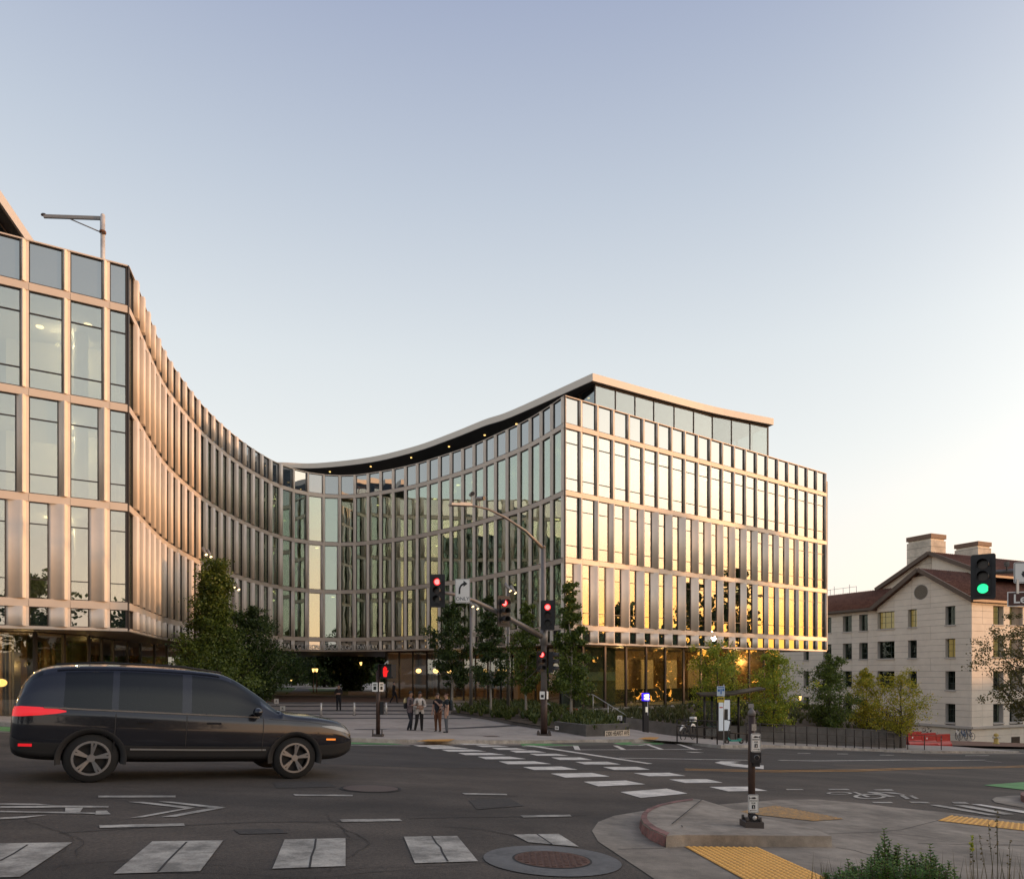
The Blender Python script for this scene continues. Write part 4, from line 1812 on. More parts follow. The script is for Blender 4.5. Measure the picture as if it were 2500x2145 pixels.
# roofs
def roof_gable(a0, a1, b0, b1, ze, za, over, name='roof', th=.28):
    """ridge runs along HB at the middle of a0..a1"""
    am = (a0 + a1) / 2
    k = (za - ze) / ((a1 - a0) / 2)
    o = None
    lines = []
    for s in (-1, 1):
        ae = am + s * ((a1 - a0) / 2 + over)
        zee = ze - k * over
        n = 30
        mb = MB()
        q = [HP(am, b0, za), HP(am, b1, za), HP(ae, b1, zee), HP(ae, b0, zee)]
        lo = [p + Vector((0, 0, -th)) for p in q]
        A = [mb.pt(p) for p in q]
        B = [mb.pt(p) for p in lo]
        mb.face(A if s < 0 else A[::-1])
        mb.face(B[::-1] if s < 0 else B)
        for i in range(4):
            j = (i + 1) % 4
            mb.face((A[i], B[i], B[j], A[j]))
        r = mb.build(name, M_tile, hall)
        # tile courses: rolls running down the slope
        mb = MB()
        nb = int((b1 - b0) / .42)
        for i in range(nb):
            b = b0 + (b1 - b0) * (i + .5) / nb
            p0, p1 = HP(am, b, za + .03), HP(ae, b, zee + .03)
            mb.tube([p0, p1], .10, 5, caps=True)
        tr = mb.build('tile_rolls', M_tile, r, kind='stuff')
        mb = MB()
        # copper verge along the gable edge and the gutter along the eave
        p0, p1 = HP(am, b0 - .12, za - .04), HP(ae, b0 - .12, zee - .04)
        mb.bar(p0 + Vector((0, 0, -.05)), p1 + Vector((0, 0, -.05)), .24, .52)
        p0, p1 = HP(ae - s * .02, b0 - .1, zee - .12), HP(ae - s * .02, b1, zee - .12)
        mb.bar(p0, p1, .26, .30)
        mb.build('gutter', M_copper, r)


roof_gable(0, GW, -.55, 19, ZE + .35, apex + .35, .55)
# rear, taller gable
RB0 = 9.0
roof_gable(3.4, 19.4, RB0 - .5, 33, 13.9, 17.9, .5)
mb = MB()
pts = [HP(3.6, RB0, 8), HP(19.2, RB0, 8), HP(19.2, RB0, 13.7), HP(11.4, RB0, 17.55), HP(3.6, RB0, 13.7)]
f = [mb.pt(p) for p in pts]
g = [mb.pt(p + Vector((HB.x, HB.y, 0)) * .3) for p in pts]
mb.face(f)
mb.face(g[::-1])
for k in range(5):
    j = (k + 1) % 5
    mb.face((f[k], g[k], g[j], f[j]))
mb.build('upper_gable_wall', M_stone, hall)
# wing roof: ridge along HA
mb = MB()
a0, a1 = GW - 6, GW + LW + 1
ez, rz = ZE + .22, ZE + 3.6
e0, e1, r0, r1 = HP(a0, SB - .6, ez), HP(a1, SB - .6, ez), HP(a0, SB + 7, rz), HP(a1, SB + 7, rz)
q = [e0, e1, r1, r0]
A = [mb.pt(p) for p in q]
B = [mb.pt(p - Vector((0, 0, .25))) for p in q]
mb.face(A[::-1])
mb.face(B)
for i in range(4):
    j = (i + 1) % 4
    mb.face((A[i], A[j], B[j], B[i]))
wr = mb.build('roof', M_tile, hall)
mb = MB()
for i in range(int((a1 - GW) / .42)):
    a = GW - .6 + i * .42
    mb.tube([HP(a, SB - .6, ez + .03), HP(a, SB + 7, rz + .03)], .10, 5)
mb.build('tile_rolls', M_tile, wr, kind='stuff')
mb = MB()
mb.bar(HP(GW + .1, SB - .66, ez - .14), HP(a1, SB - .66, ez - .14), .28, .34)
mb.build('gutter', M_copper, wr)


def chimney(a0, a1, b0, b1, z0, z1):
    mb = MB()
    mb.prism([HP(a0, b0, 0), HP(a0, b1, 0), HP(a1, b1, 0), HP(a1, b0, 0)], z0, z1 - .9)
    c = mb.build('chimney', mat('chimney_stone', (.68, .60, .49), .85, var=.08, scale=1.5, stain=.35, stain_scale=.5), hall)
    mb = MB()
    for zz in range(int((z1 - z0) / 1.2)):
        z = z0 + .8 + zz * 1.2
        mb.prism([HP(a0 - .015, b0 - .015, 0), HP(a0 - .015, b1, 0), HP(a1 + .015, b1, 0), HP(a1 + .015, b0 - .015, 0)], z, z + .04)
    mb.build('chimney_joint', M_joint, c)
    mb = MB()
    mb.prism([HP(a0 + .15, b0 + .15, 0), HP(a0 + .15, b1 - .15, 0), HP(a1 - .15, b1 - .15, 0), HP(a1 - .15, b0 + .15, 0)], z1 - .9, z1 - .62)
    mb.build('chimney_neck', M_stone, c)
    mb = MB()
    mb.prism([HP(a0 - .06, b0 - .06, 0), HP(a0 - .06, b1 + .06, 0), HP(a1 + .06, b1 + .06, 0), HP(a1 + .06, b0 - .06, 0)], z1 - .62, z1)
    mb.build('chimney_cap', mat('chimney_cap', (.20, .12, .08), .7, stain=.3), c)


chimney(11.4, 15.1, RB0 - .1, RB0 + 3.0, 12, 20.6)
chimney(13.6, 17.2, RB0 + 13.5, RB0 + 16.6, 13, 20.9)
# rooftop guard rail above the wing
mb = MB()
for a in (24, 26.5, 29, 31.5, 34):
    p = HP(a, SB + 8, 12.6)
    mb.tube([p, p + Vector((0, 0, 2.0))], .035, 5)
for z in (13.6, 14.55):
    mb.tube([HP(24, SB + 8, z), HP(34, SB + 8, z)], .03, 5)
for a in (27, 30):
    mb.tube([HP(a, SB + 10, 12.6), HP(a, SB + 10, 15.3)], .04, 5)
mb.build('roof_railing', mat('railing_grey', (.3, .3, .3), .6), hall)
mb = MB()
mb.prism([HP(33.5, SB + 8.5, 0), HP(33.5, SB + 10, 0), HP(35, SB + 10, 0), HP(35, SB + 8.5, 0)], 12, 17)
mb.build('vent_stack', M_stone, hall)
# basement grille on the street face
mb = MB()
p = HC + HB * sb_on(2468) + Vector((HA.x, HA.y)) * -.09
t = Vector((HB.x, HB.y, 0))
b_ = Vector((p.x, p.y, -7.9))
mb.bar(b_ + Vector((0, 0, .5)), b_ + t * 1.6 + Vector((0, 0, .5)), .06, 1.0)
mb.build('basement_grille', M_frame, hall)
# ------------------------------------------------------------------ planted bank, beds, trees
M_wall = mat('bed_wall_concrete', (.105, .098, .092), .8, var=.14, scale=2, bump=.15, bscale=40, stain=.3, stain_scale=.8)
M_bark = mat('bark_pale', (.30, .27, .235), .9, var=.3, scale=20, bump=.5, bscale=40)
M_barkd = mat('bark_dark', (.075, .06, .05), .9, var=.3, scale=20, bump=.5, bscale=40)
L_dark = leafmat('leaf_dark', (0.020, 0.043, 0.012), (0.080, 0.123, 0.023))
L_mid = leafmat('leaf_mid', (0.041, 0.075, 0.014), (0.167, 0.217, 0.032))
L_lime = leafmat('leaf_lime', (0.157, 0.225, 0.023), (0.431, 0.470, 0.049), (0.800, 0.548, 0.058))
L_gold = leafmat('leaf_gold', (0.235, 0.255, 0.023), (0.567, 0.489, 0.049), (0.800, 0.489, 0.049))
L_dry = leafmat('leaf_dry', (0.069, 0.088, 0.023), (0.216, 0.166, 0.058))
L_ground = leafmat('leaf_groundcover', (0.032, 0.065, 0.014), (0.152, 0.167, 0.041))


def add_leaf(mb, p, s, rr, ax=None):
    d = Vector((rr.gauss(0, 1), rr.gauss(0, 1), rr.gauss(-.15, .7)))
    d.normalize()
    w = d.cross(Vector((rr.gauss(0, 1), rr.gauss(0, 1), rr.gauss(0, 1)))).normalized()
    L = s * rr.uniform(.7, 1.3)
    q = L * .42
    i = [mb.pt(p), mb.pt(p + d * L * .5 + w * q), mb.pt(p + d * L), mb.pt(p + d * L * .5 - w * q)]
    mb.face(i)


def make_tree(label, base, height, clear, radius, leafm, nleaf, seed, leaf=.16, shape='oval', bark=None, trunk_r=.09, lean=(0, 0), group=None, cat='tree', limbs=22, name='tree', clump=1.0):
    rr = random.Random(seed)
    if leaf < .3:
        leaf, nleaf = leaf * .74, int(nleaf * 1.7)
    t = thing(name, label, cat, base, 0, group)
    B = Vector(base)
    tr = MB()
    cl = []
    n = 8
    path = []
    for k in range(n + 1):
        f = k / n
        path.append(B + Vector((lean[0] * f + rr.gauss(0, .012) * height * f, lean[1] * f + rr.gauss(0, .012) * height * f, height * .96 * f - (.15 if k == 0 else 0))))
    tr.tube(path, [trunk_r * (1.25 if k == 0 else (1 - .9 * k / n)) + .008 for k in range(n + 1)], 8)

    def env(f):
        if shape == 'cone':
            return max(.06, (1 - f) ** .8) * min(1, f * 6 + .35)
        if shape == 'spire':
            return (max(.26, (1 - f * 1.25)) if f < .6 else max(.08, .27 * (1 - (f - .6) / .48))) * min(1, f * 5 + .5)
        if shape == 'column':
            return sin(pi * min(1, max(0, f * .86 + .12))) ** .55
        if shape == 'vase':
            return .35 + .65 * sin(pi * min(1, f * .8 + .18))
        return sin(pi * min(1, f * .9 + .08)) ** .7
    for k in range(limbs):
        f = (k + rr.random()) / limbs
        h = clear + (height - clear) * f * .95
        ang = k * 2.4 + rr.uniform(-.5, .5)
        r = radius * env(f) * rr.uniform(.55, 1.12)
        i = min(n - 1, int(h * .85 / height * n))
        s = path[i].lerp(path[i + 1], .5)
        s.z = B.z + max(clear * .8, h - r * .75)
        e = Vector((s.x + cos(ang) * r, s.y + sin(ang) * r, B.z + h + r * .12))
        m = s.lerp(e, .5) + Vector((0, 0, -r * .06))
        tr.tube([s, m, e], [trunk_r * .34 * (1 - .6 * f) + .004, trunk_r * .2 * (1 - .5 * f) + .004, .004], 5, caps=False)
        for q in range(5):
            u = rr.uniform(.25, 1.05)
            c = s.lerp(e, u) + Vector((rr.gauss(0, .16), rr.gauss(0, .16), rr.gauss(0.03, .14))) * radius * (.4 + .6 * env(f))
            cl.append((c, radius * rr.uniform(.13, .25) * clump * (.4 + .6 * env(f))))
    tr.build('trunk', bark or M_barkd, t)
    cr = MB()
    per = max(4, int(nleaf / len(cl)))
    for c, r in cl:
        for _ in range(int(per * rr.uniform(.5, 1.5))):
            p = c + Vector((rr.gauss(0, 1), rr.gauss(0, 1), rr.gauss(0, .75))) * r * .62
            add_leaf(cr, p, leaf, rr)
    cr.build('crown', leafm, t)
    return t


# ---- bank in front of the right wing
def lerp2(a, b, t):
    return a + (b - a) * t


bw = [at(1528, 1790, 35.5), at(1583, 1790, 36.5), at(1700, 1803, 39.0), at(1850, 1810, 42.0), at(2000, 1813, 44.5), at(2198, 1816, 48.5), at(2214, 1816, 49.0)]
bw = [Vector((p.x, p.y)) for p in bw]
bw = [Vector((p.x, p.y)) for p in [Vector(((1528 - CX) / F * 37.2, 37.2)), Vector(((1700 - CX) / F * 38.6, 38.6)), Vector(((1850 - CX) / F * 40.2, 40.2)), Vector(((2000 - CX) / F * 42.5, 42.5)),
                                   Vector(((2198 - CX) / F * 46.5, 46.5)), Vector(((2213 - CX) / F * 47.0, 47.0))]]
wt = [(1750, 37.2), (1772, 38.6), (1772, 40.2), (1774, 42.5), (1783, 46.5), (1784, 47.0)]
wtz = [CZ + (YH - y) / F * Y for y, Y in wt]
wall_t = thing('retaining_wall', 'long low dark concrete wall holding the planted bank behind the railing', 'wall', on(bw[2].x, bw[2].y))
for k in range(len(bw) - 1):
    a, b = bw[k], bw[k + 1]
    L = (b - a).length
    n = max(1, round(L / 3.0))
    for i in range(n):
        p, q = a.lerp(b, i / n), a.lerp(b, (i + 1) / n)
        zp, zq = lerp2(wtz[k], wtz[k + 1], i / n), lerp2(wtz[k], wtz[k + 1], (i + 1) / n)
        t = (q - p).normalized()
        s = Vector((-t.y, t.x)) * .3
        mb = MB()
        pts = [p + t * .006, q - t * .006]
        f = [mb.pt((*pts[0], G(*pts[0]) - .1)), mb.pt((*pts[1], G(*pts[1]) - .1)), mb.pt((*pts[1], zq)), mb.pt((*pts[0], zp))]
        g = [mb.pt((*(pts[0] + s), G(*pts[0]) - .1)), mb.pt((*(pts[1] + s), G(*pts[1]) - .1)), mb.pt((*(pts[1] + s), zq)), mb.pt((*(pts[0] + s), zp))]
        mb.face(f)
        mb.face(g[::-1])
        for w in range(4):
            v = (w + 1) % 4
            mb.face((f[w], g[w], g[v], f[v]))
        mb.build('wall_panel', M_wall, wall_t)
# bank surface
nb, mbk = 26, 10
mb = MB()
bank = []
topline = [RC + rt * .6 + rn * .15, RC + rt * 27 + rn * .15, RC + rt * 40 + rn * 1.5]
for i in range(nb + 1):
    u = i / nb
    f = u * (len(bw) - 1)
    k = min(len(bw) - 2, int(f))
    p = bw[k].lerp(bw[k + 1], f - k)
    zp = lerp2(wtz[k], wtz[k + 1], f - k) - .10
    f2 = u * 2
    q = topline[0].lerp(topline[1], min(1, f2 / 1.35)) if f2 < 1.35 else topline[1].lerp(topline[2], (f2 - 1.35) / .65)
    zq = -1.75 + (.35 * sin(pi * min(1, u * 1.4))) - (0 if u < .68 else (u - .68) * 4.5)
    row = []
    for j in range(mbk + 1):
        v = j / mbk
        pt_ = p.lerp(q, v)
        z = zp + (zq - zp) * (v ** .8) + R.uniform(-.04, .04) * (0 < j < mbk)
        row.append(Vector((pt_.x, pt_.y, z)))
    bank.append(row)
ids = [[mb.pt(p) for p in r] for r in bank]
for i in range(nb):
    for j in range(mbk):
        mb.face((ids[i][j], ids[i + 1][j], ids[i + 1][j + 1], ids[i][j + 1]), True)
mb.build('planted_bank', M_soil, kind='structure')


def bank_at(u, v):
    i, j = min(nb - 1, int(u * nb)), min(mbk - 1, int(v * mbk))
    a, b = u * nb - i, v * mbk - j
    return (bank[i][j] * (1 - a) + bank[i + 1][j] * a) * (1 - b) + (bank[i][j + 1] * (1 - a) + bank[i + 1][j + 1] * a) * b


def tuft(mb, p, h, n, rr, spread=.5, w=.012):
    for _ in range(n):
        a = rr.uniform(0, 2 * pi)
        d = Vector((cos(a), sin(a), 0))
        s = Vector((-d.y, d.x, 0)) * w
        hh = h * rr.uniform(.6, 1.2)
        o = p + d * rr.uniform(0, .08)
        m = o + d * hh * spread * .5 + Vector((0, 0, hh * .75))
        e = o + d * hh * spread * 1.2 + Vector((0, 0, hh * rr.uniform(.6, 1.0)))
        i = [mb.pt(o - s), mb.pt(o + s), mb.pt(m + s * .8), mb.pt(m - s * .8), mb.pt(e)]
        mb.face((i[0], i[1], i[2], i[3]))
        mb.face((i[3], i[2], i[4]))


rr = random.Random(4)
mb = MB()
for _ in range(760):
    u, v = rr.random(), rr.random() ** .9 * .97 + .02
    tuft(mb, bank_at(u, v), rr.uniform(.28, .55), 22, rr, .7, .02)
mb.build('bank_grasses', leafmat('leaf_bank', (0.036, 0.058, 0.017), (0.174, 0.167, 0.051)), kind='stuff')

# ---- bed of the slim trees with its low walls, and the address wall
bed_px = [(1100, 1743), (1165, 1752), (1250, 1768), (1352, 1786)]
fr = [gp(x, y, .13).to_2d() for x, y in bed_px]
fr[-1] = gp(1352, 1786, .13).to_2d()
cor = gp(1430, 1797, .13).to_2d()
endw = gp(1536, 1796.5, .13).to_2d()
bkb = [RC + rn * -3.2 + rt * 2.4, RC + rn * -2.2 - rt * 2, Vector((-3.2, 51.0))]
aw = thing('address_wall', 'low dark concrete wall with an address plate at the pavement corner', 'wall', on(cor.x, cor.y, .13))


def low_wall(a, b, za, zb, th, m, parent, name='wall_panel'):
    t = (b - a).normalized()
    s = Vector((-t.y, t.x)) * th
    mb = MB()
    f = [mb.pt((*a, G(*a) - .05)), mb.pt((*b, G(*b) - .05)), mb.pt((*b, zb)), mb.pt((*a, za))]
    g = [mb.pt((*(a + s), G(*a) - .05)), mb.pt((*(b + s), G(*b) - .05)), mb.pt((*(b + s), zb)), mb.pt((*(a + s), za))]
    mb.face(f)
    mb.face(g[::-1])
    for w in range(4):
        v = (w + 1) % 4
        mb.face((f[w], g[w], g[v], f[v]))
    return mb.build(name, m, parent)


zt0, zt1 = CZ + (YH - 1769) / F * cor.y, CZ + (YH - 1765) / F * endw.y
low_wall(cor, endw, zt0, zt1, .25, M_wall, aw)
l0 = gp(1352, 1786, .13).to_2d()
low_wall(l0, cor, zt0 + .05, zt0, .25, M_wall, aw)
t = (endw - cor).normalized()
angw = atan2(t.y, t.x)
p1 = cor + t * ((endw - cor).length * .5) + Vector((t.y, -t.x)) * .03
L_ = (endw - cor).length
pl = thing('address_plate', 'cream plate reading 2300 HEARST AVE on the low dark wall', 'sign', Vector((endw.x, endw.y, zt1 - .42)) - Vector((t.x, t.y, 0)) * (L_ * .29) + Vector((t.y, -t.x, 0)) * .02, angw)
mb = MB()
pw_ = L_ * .57
mb.box((-pw_ / 2, -.03, -.14), (pw_ / 2, 0, .14))
mb.build('plate', mat('plate_cream', (.62, .53, .42), .6), pl, local=True)
link('lettering', text_mesh('lettering', '2300 HEARST AVE', .285, mat('print_dark', (.03, .025, .02), .6), .004, xs=pw_ / 2.35 if pw_ > 0 else 1, offset=.005), pl, Vector((0, -.034, 0)))
# soil and plants of the bed
bedpoly = fr + [cor, endw] + [endw + Vector((.2, 4.5)), RC + rt * 2.0 - rn * .6, RC - rn * .4 - rt * .4] + [CUR[-5] - Vector((-.3, .5)), CUR[-9] + Vector((.6, -2.6))]
drape('planting_bed', bedpoly, .30, M_soil)
for a, b in zip(fr[:-1], fr[1:]):
    n = max(1, round((b - a).length / 2))
    for i in range(n):
        p, q = a.lerp(b, i / n), a.lerp(b, (i + 1) / n)
        low_wall(p, q, G(*p) + .26, G(*q) + .26, .22, M_wall, aw, 'kerb_stone')
mb = MB()
cnt = 0
bx = [p.x for p in bedpoly]
by = [p.y for p in bedpoly]


def inside(p, poly):
    c = False
    j = len(poly) - 1
    for i in range(len(poly)):
        if (poly[i].y > p.y) != (poly[j].y > p.y) and p.x < (poly[j].x - poly[i].x) * (p.y - poly[i].y) / (poly[j].y - poly[i].y) + poly[i].x:
            c = not c
        j = i
    return c


while cnt < 420:
    p = Vector((rr.uniform(min(bx), max(bx)), rr.uniform(min(by), max(by))))
    if inside(p, bedpoly):
        cnt += 1
        tuft(mb, on(p.x, p.y, .28), rr.uniform(.3, .55), 18, rr, .8, .03)
mb.build('bed_plants', L_ground, kind='stuff')
# ramp wall behind the bed, its rails and the red boards
rw = thing('ramp_wall', 'dark sloping ramp wall rising behind the slim trees', 'wall', on(4.0, 44))
ra = [at(1155, 1716, 47), at(1300, 1737, 43.5), at(1420, 1752, 41), at(1528, 1766, 38.5)]
for a, b in zip(ra[:-1], ra[1:]):
    low_wall(a.to_2d(), b.to_2d(), a.z, b.z, .25, M_wall, rw)
for (x0, y0, x1, y1, Y), lab in (((1448, 1695, 1536, 1750, 40.5), 'thin steel handrail sloping down beside the dark ramp'), ((1336, 1715, 1362, 1735, 44), 'short steel handrail at the top of the ramp behind the signal pole')):
    a, b = at(x0, y0, Y), at(x1, y1, Y - .8)
    h = thing('handrail', lab, 'handrail', (a.x, a.y, a.z - 1), 0)
    mb = MB()
    mb.tube([a - Vector((.35, 0, 0)), a, a.lerp(b, .5), b, b + Vector((.4, 0, -.02))], .025, 6)
    mb.build('rail', mat('rail_steel', (.55, .53, .50), .4, .5), h)
    for p in (a, a.lerp(b, .42), b + Vector((.38, 0, 0))):
        mb = MB()
        mb.tube([p, p - Vector((0, 0, 1.35))], .022, 6)
        mb.build('post', MATS['rail_steel'], h)
a, b = at(1352, 1727, 43.5), at(1410, 1734, 42.5)
M_redp = mat('red_plastic', (.42, .028, .02), .45)
rb = thing('barrier', 'small red barrier boards on the ramp behind the signal pole', 'barrier', a)
for k in range(2):
    mb = MB()
    mb.bar(a.lerp(b, .5 * k + .02) , a.lerp(b, .5 * k + .48), .12, .22)
    mb.build('board', M_redp, rb)

# ---- trees
def tp(x, y, Y=None, lift=.13):
    return pz(x, Y, lift) if Y else gp(x, y, lift)


g1 = 'slim trees in the bed before the curved wing'
make_tree('slim dark tree farthest left of the bed, behind the two men in dark tops', pz(1104, 44, .2), 7.2, 1.9, 1.4, L_dark, 6500, 21, .17, 'column', M_bark, .07, group=g1)
make_tree('slim dark tree with pale trunk between the bare grey lamp masts', pz(1197, 40, .2), 7.0, 1.9, 1.4, L_dark, 6500, 22, .16, 'cone', M_bark, .065, group=g1)
make_tree('slim dark green tree just left of the tall signal pole', pz(1284, 38, .2), 6.4, 1.8, 1.3, L_mid, 6000, 23, .15, 'cone', M_bark, .065, group=g1)
make_tree('taller bushy tree just right of the signal pole with a thin leading shoot', pz(1394, 37, .2), 7.3, 1.4, 1.75, L_mid, 8500, 24, .15, 'spire', M_bark, .075, group=g1)
make_tree('big dark green tree with a tall pointed top before the left wing', pz(505, 40, .13), 9.0, .8, 3.4, L_mid, 26000, 25, .17, 'spire', M_barkd, .14, limbs=64, lean=(.6, 0))
make_tree('shorter dark tree close behind the big pointed tree', pz(612, 43, .13), 6.6, .6, 2.5, L_dark, 13000, 26, .17, 'oval', M_bark, .09, limbs=40)
g2 = 'young street trees along the planted bank'
make_tree('yellow green tree behind the bus shelter against the glowing lobby', pz(1752, 41, .13), 5.7, 1.0, 1.9, L_lime, 5600, 31, .14, 'oval', M_barkd, .07, group=g2, limbs=30)
make_tree('airy lime green tree right of the bus shelter at the corner of the glass building', pz(1889, 41, .13), 5.5, 1.2, 1.8, L_lime, 5400, 32, .14, 'oval', M_barkd, .06, group=g2, limbs=28)
make_tree('deep green upright tree in front of the stone hall, left of the golden one', pz(2026, 44, .13), 5.7, 1.1, 1.8, L_mid, 7000, 33, .14, 'oval', M_barkd, .065, group=g2, limbs=28)
make_tree('gold and green tree between the deep green tree and the spreading one', pz(2116, 46, .13), 5.2, 1.1, 1.35, L_gold, 4200, 34, .14, 'oval', M_barkd, .06, group=g2, limbs=26)
make_tree('spreading yellow green tree nearest the red barrier', pz(2199, 46, .13), 5.0, 1.2, 1.85, L_gold, 4000, 35, .13, 'vase', M_barkd, .07, group=g2, limbs=30)
# bare branching street tree reaching in from the right
make_tree('thinly leaved brown street tree reaching in from the right frame edge', pz(2545, 42, .13), 8.8, 2.6, 4.0, L_dry, 9500, 36, .16, 'oval', M_barkd, .2, limbs=46, clump=.5)
# low purple shrub at the hall's foot
make_tree('dark purple leaved shrub behind the red barrier', pz(2165, 58, .1), 2.8, .3, 2.6, leafmat('leaf_purple', (.02, .01, .012), (.06, .03, .03)), 2600, 37, .16, 'oval', M_barkd, .06, cat='shrub', name='shrub', limbs=20)
# campus trees seen through the gateway
g3 = 'dark campus trees beyond the gateway'
for k, (x, Y, h, r_, lab) in enumerate(((560, 92, 9.5, 4.6, 'dark broad tree beyond the gateway, nearest the big pointed tree'), (640, 104, 11, 5.2, 'dark tall tree beyond the gateway left of the path'),
                                        (716, 124, 13, 6, 'dark tree closing the end of the campus path'), (792, 112, 12, 5.2, 'dark tree beyond the gateway behind the twin lamps'),
                                        (858, 92, 9.0, 4.2, 'dark tree beyond the gateway beside the glass lobby wall'), (470, 108, 11, 6, 'dark tree beyond the gateway hidden mostly by the left wing'))):
    make_tree(lab, ((x - CX) / F * Y, Y, -1.35), h, .6, r_, L_dark, 6500, 40 + k, .42, 'oval', M_barkd, .22, limbs=36, group=g3)
# a far wood behind the campus
rr = random.Random(9)
mb = MB()
for _ in range(9000):
    x = rr.uniform(-95, 12)
    y = 140 + rr.uniform(0, 22) + .05 * abs(x)
    z = -2 + abs(rr.gauss(0, 1)) * 5.2
    if z < 13:
        add_leaf(mb, Vector((x, y, z)), 1.15, rr)
mb.build('far_wood', L_dark, kind='stuff')
mb = MB()
mb.prism([Vector((-100, 166)), Vector((14, 166)), Vector((14, 168)), Vector((-100, 168))], -4, 9)
mb.build('far_hedge', mat('hedge_dark', (.012, .018, .008), .95, var=.4, scale=1.2, bump=1, bscale=2), kind='stuff')
# unseen leaf screen added to shade the street; it shows in the glass
mb = MB()
for _ in range(15000):
    y = rr.uniform(-60, 175)
    x = 150 + rr.uniform(0, 26)
    gz_ = G(x, y)
    topz = 12.2 - 7.6 * sm((y - 37) / 9) + 3.4 * sm((y - 86) / 10) + .9 * sin(y * .23) + .8 * sin(y * .51 + 1) + .5 * sin(y * 1.3)  # crest shaped to set where low sun and gold reflections reach
    z = gz_ + (topz - gz_) * rr.random() ** .75
    add_leaf(mb, Vector((x, y, z)), 2.2, rr)
mb.build('unseen_shade_wood', L_dark, kind='stuff')
g4 = 'tall trees west of the crossing mirrored in the glass'
for k, (x, y, h, r_, lab) in enumerate(((78, 56, 26, 4.2, 'tall dark conifer mirrored in the middle bays of the glass facade'), (84, 49, 24, 4.4, 'tall dark conifer mirrored left of the middle bays'),
                                        (76, 38, 19, 4.6, 'broad dark tree mirrored in the lower bays of the glass facade'))):
    make_tree(lab, on(x, y), h, 2, r_, L_dark, 2600, 60 + k, .8, 'column' if k < 2 else 'oval', M_barkd, .35, limbs=46, group=g4)
g5 = 'garden trees behind the camera mirrored in the left wing'
for k, (x, y, h, r_, lab) in enumerate(((6, -22, 11, 4.5, 'dark garden tree mirrored in the left wing windows'), (14, -16, 10, 4.0, 'rounded garden tree mirrored in the corner window of the left wing'),
                                        (-3, -26, 10, 5, 'broad garden tree mirrored low in the left wing'), (24, -24, 12, 5, 'tall garden tree mirrored in the curved glass'), (-16, -24, 9, 5, 'low garden tree mirrored at the left frame edge'))):
    make_tree(lab, on(x, y), h, 2, r_, L_dark, 3000, 70 + k, .5, 'oval', M_barkd, .22, limbs=30, group=g5)

# ---- foreground bush and grasses at the lower right corner
L_bush = leafmat('leaf_bush', (0.043, 0.109, 0.020), (0.138, 0.239, 0.041), (0.290, 0.319, 0.065))


def bush(label, spots, seed, leaf, base):
    rr = random.Random(seed)
    t = thing('bush', label, 'bush', base)
    st, lf = MB(), MB()
    for (x, y, Y) in spots:
        top = at(x, y, Y)
        b = Vector((top.x + rr.uniform(-.06, .06), top.y + rr.uniform(-.05, .05), G(top.x, top.y)))
        for q in range(4):
            e = top + (Vector((rr.gauss(0, .07), rr.gauss(0, .07), -rr.uniform(.02, .22))) if q else Vector((0, 0, 0)))
            st.tube([b, b.lerp(e, .5) + Vector((rr.gauss(0, .01), rr.gauss(0, .01), 0)), e], [.006, .004, .002], 4)
            L = (e - b).length
            k = 0
            s = 0.0
            while s < L * .85:
                p = e.lerp(b, s / L)
                for w in range(4):
                    a = k * 1.2 + w * pi / 2
                    d = Vector((cos(a), sin(a), rr.uniform(.2, .7))).normalized()
                    sd = Vector((-d.y, d.x, 0)).normalized()
                    ll = leaf * rr.uniform(.8, 1.3) * min(1, .55 + s * 4)
                    i = [lf.pt(p), lf.pt(p + d * ll * .55 + sd * ll * .33), lf.pt(p + d * ll), lf.pt(p + d * ll * .55 - sd * ll * .33)]
                    lf.face(i)
                s += .020
                k += 1
    st.build('stems', mat('stem_brown', (.09, .06, .035), .8), t)
    lf.build('leaves', L_bush, t)


rr = random.Random(3)
spots = [(2158, 2024, 4.6), (2172, 2052, 4.6), (2145, 2062, 4.7), (2196, 2063, 4.55), (2213, 2072, 4.5), (2232, 2090, 4.5), (2250, 2084, 4.5), (2270, 2062, 4.6), (2262, 2086, 4.45), (2280, 2096, 4.6),
         (2135, 2080, 4.5), (2120, 2098, 4.6), (2105, 2100, 4.4), (2090, 2118, 4.5), (2060, 2130, 4.4), (2180, 2092, 4.3), (2205, 2105, 4.3), (2240, 2112, 4.3), (2155, 2104, 4.25), (2130, 2122, 4.3),
         (2300, 2110, 4.5), (2220, 2124, 4.2), (2180, 2128, 4.2), (2270, 2125, 4.3), (2100, 2132, 4.2)]
spots += [(x, rr.uniform(2085, 2135) if 2120 < x < 2290 else rr.uniform(2112, 2140), rr.uniform(4.1, 4.6)) for x in [rr.uniform(2040, 2330) for _ in range(44)]] + [(rr.uniform(1985, 2080), rr.uniform(2128, 2145), 4.3) for _ in range(8)]
bush('small leaved green bush with upright shoots at the bottom right of the pavement', spots, 5, .040, on(2.4, 4.5))
t = thing('grass_clump', 'thin dry seeding grasses beside the green bush', 'grass', on(3.1, 4.6))
mb = MB()
L_straw = leafmat('leaf_straw', (.06, .055, .02), (.20, .15, .06))
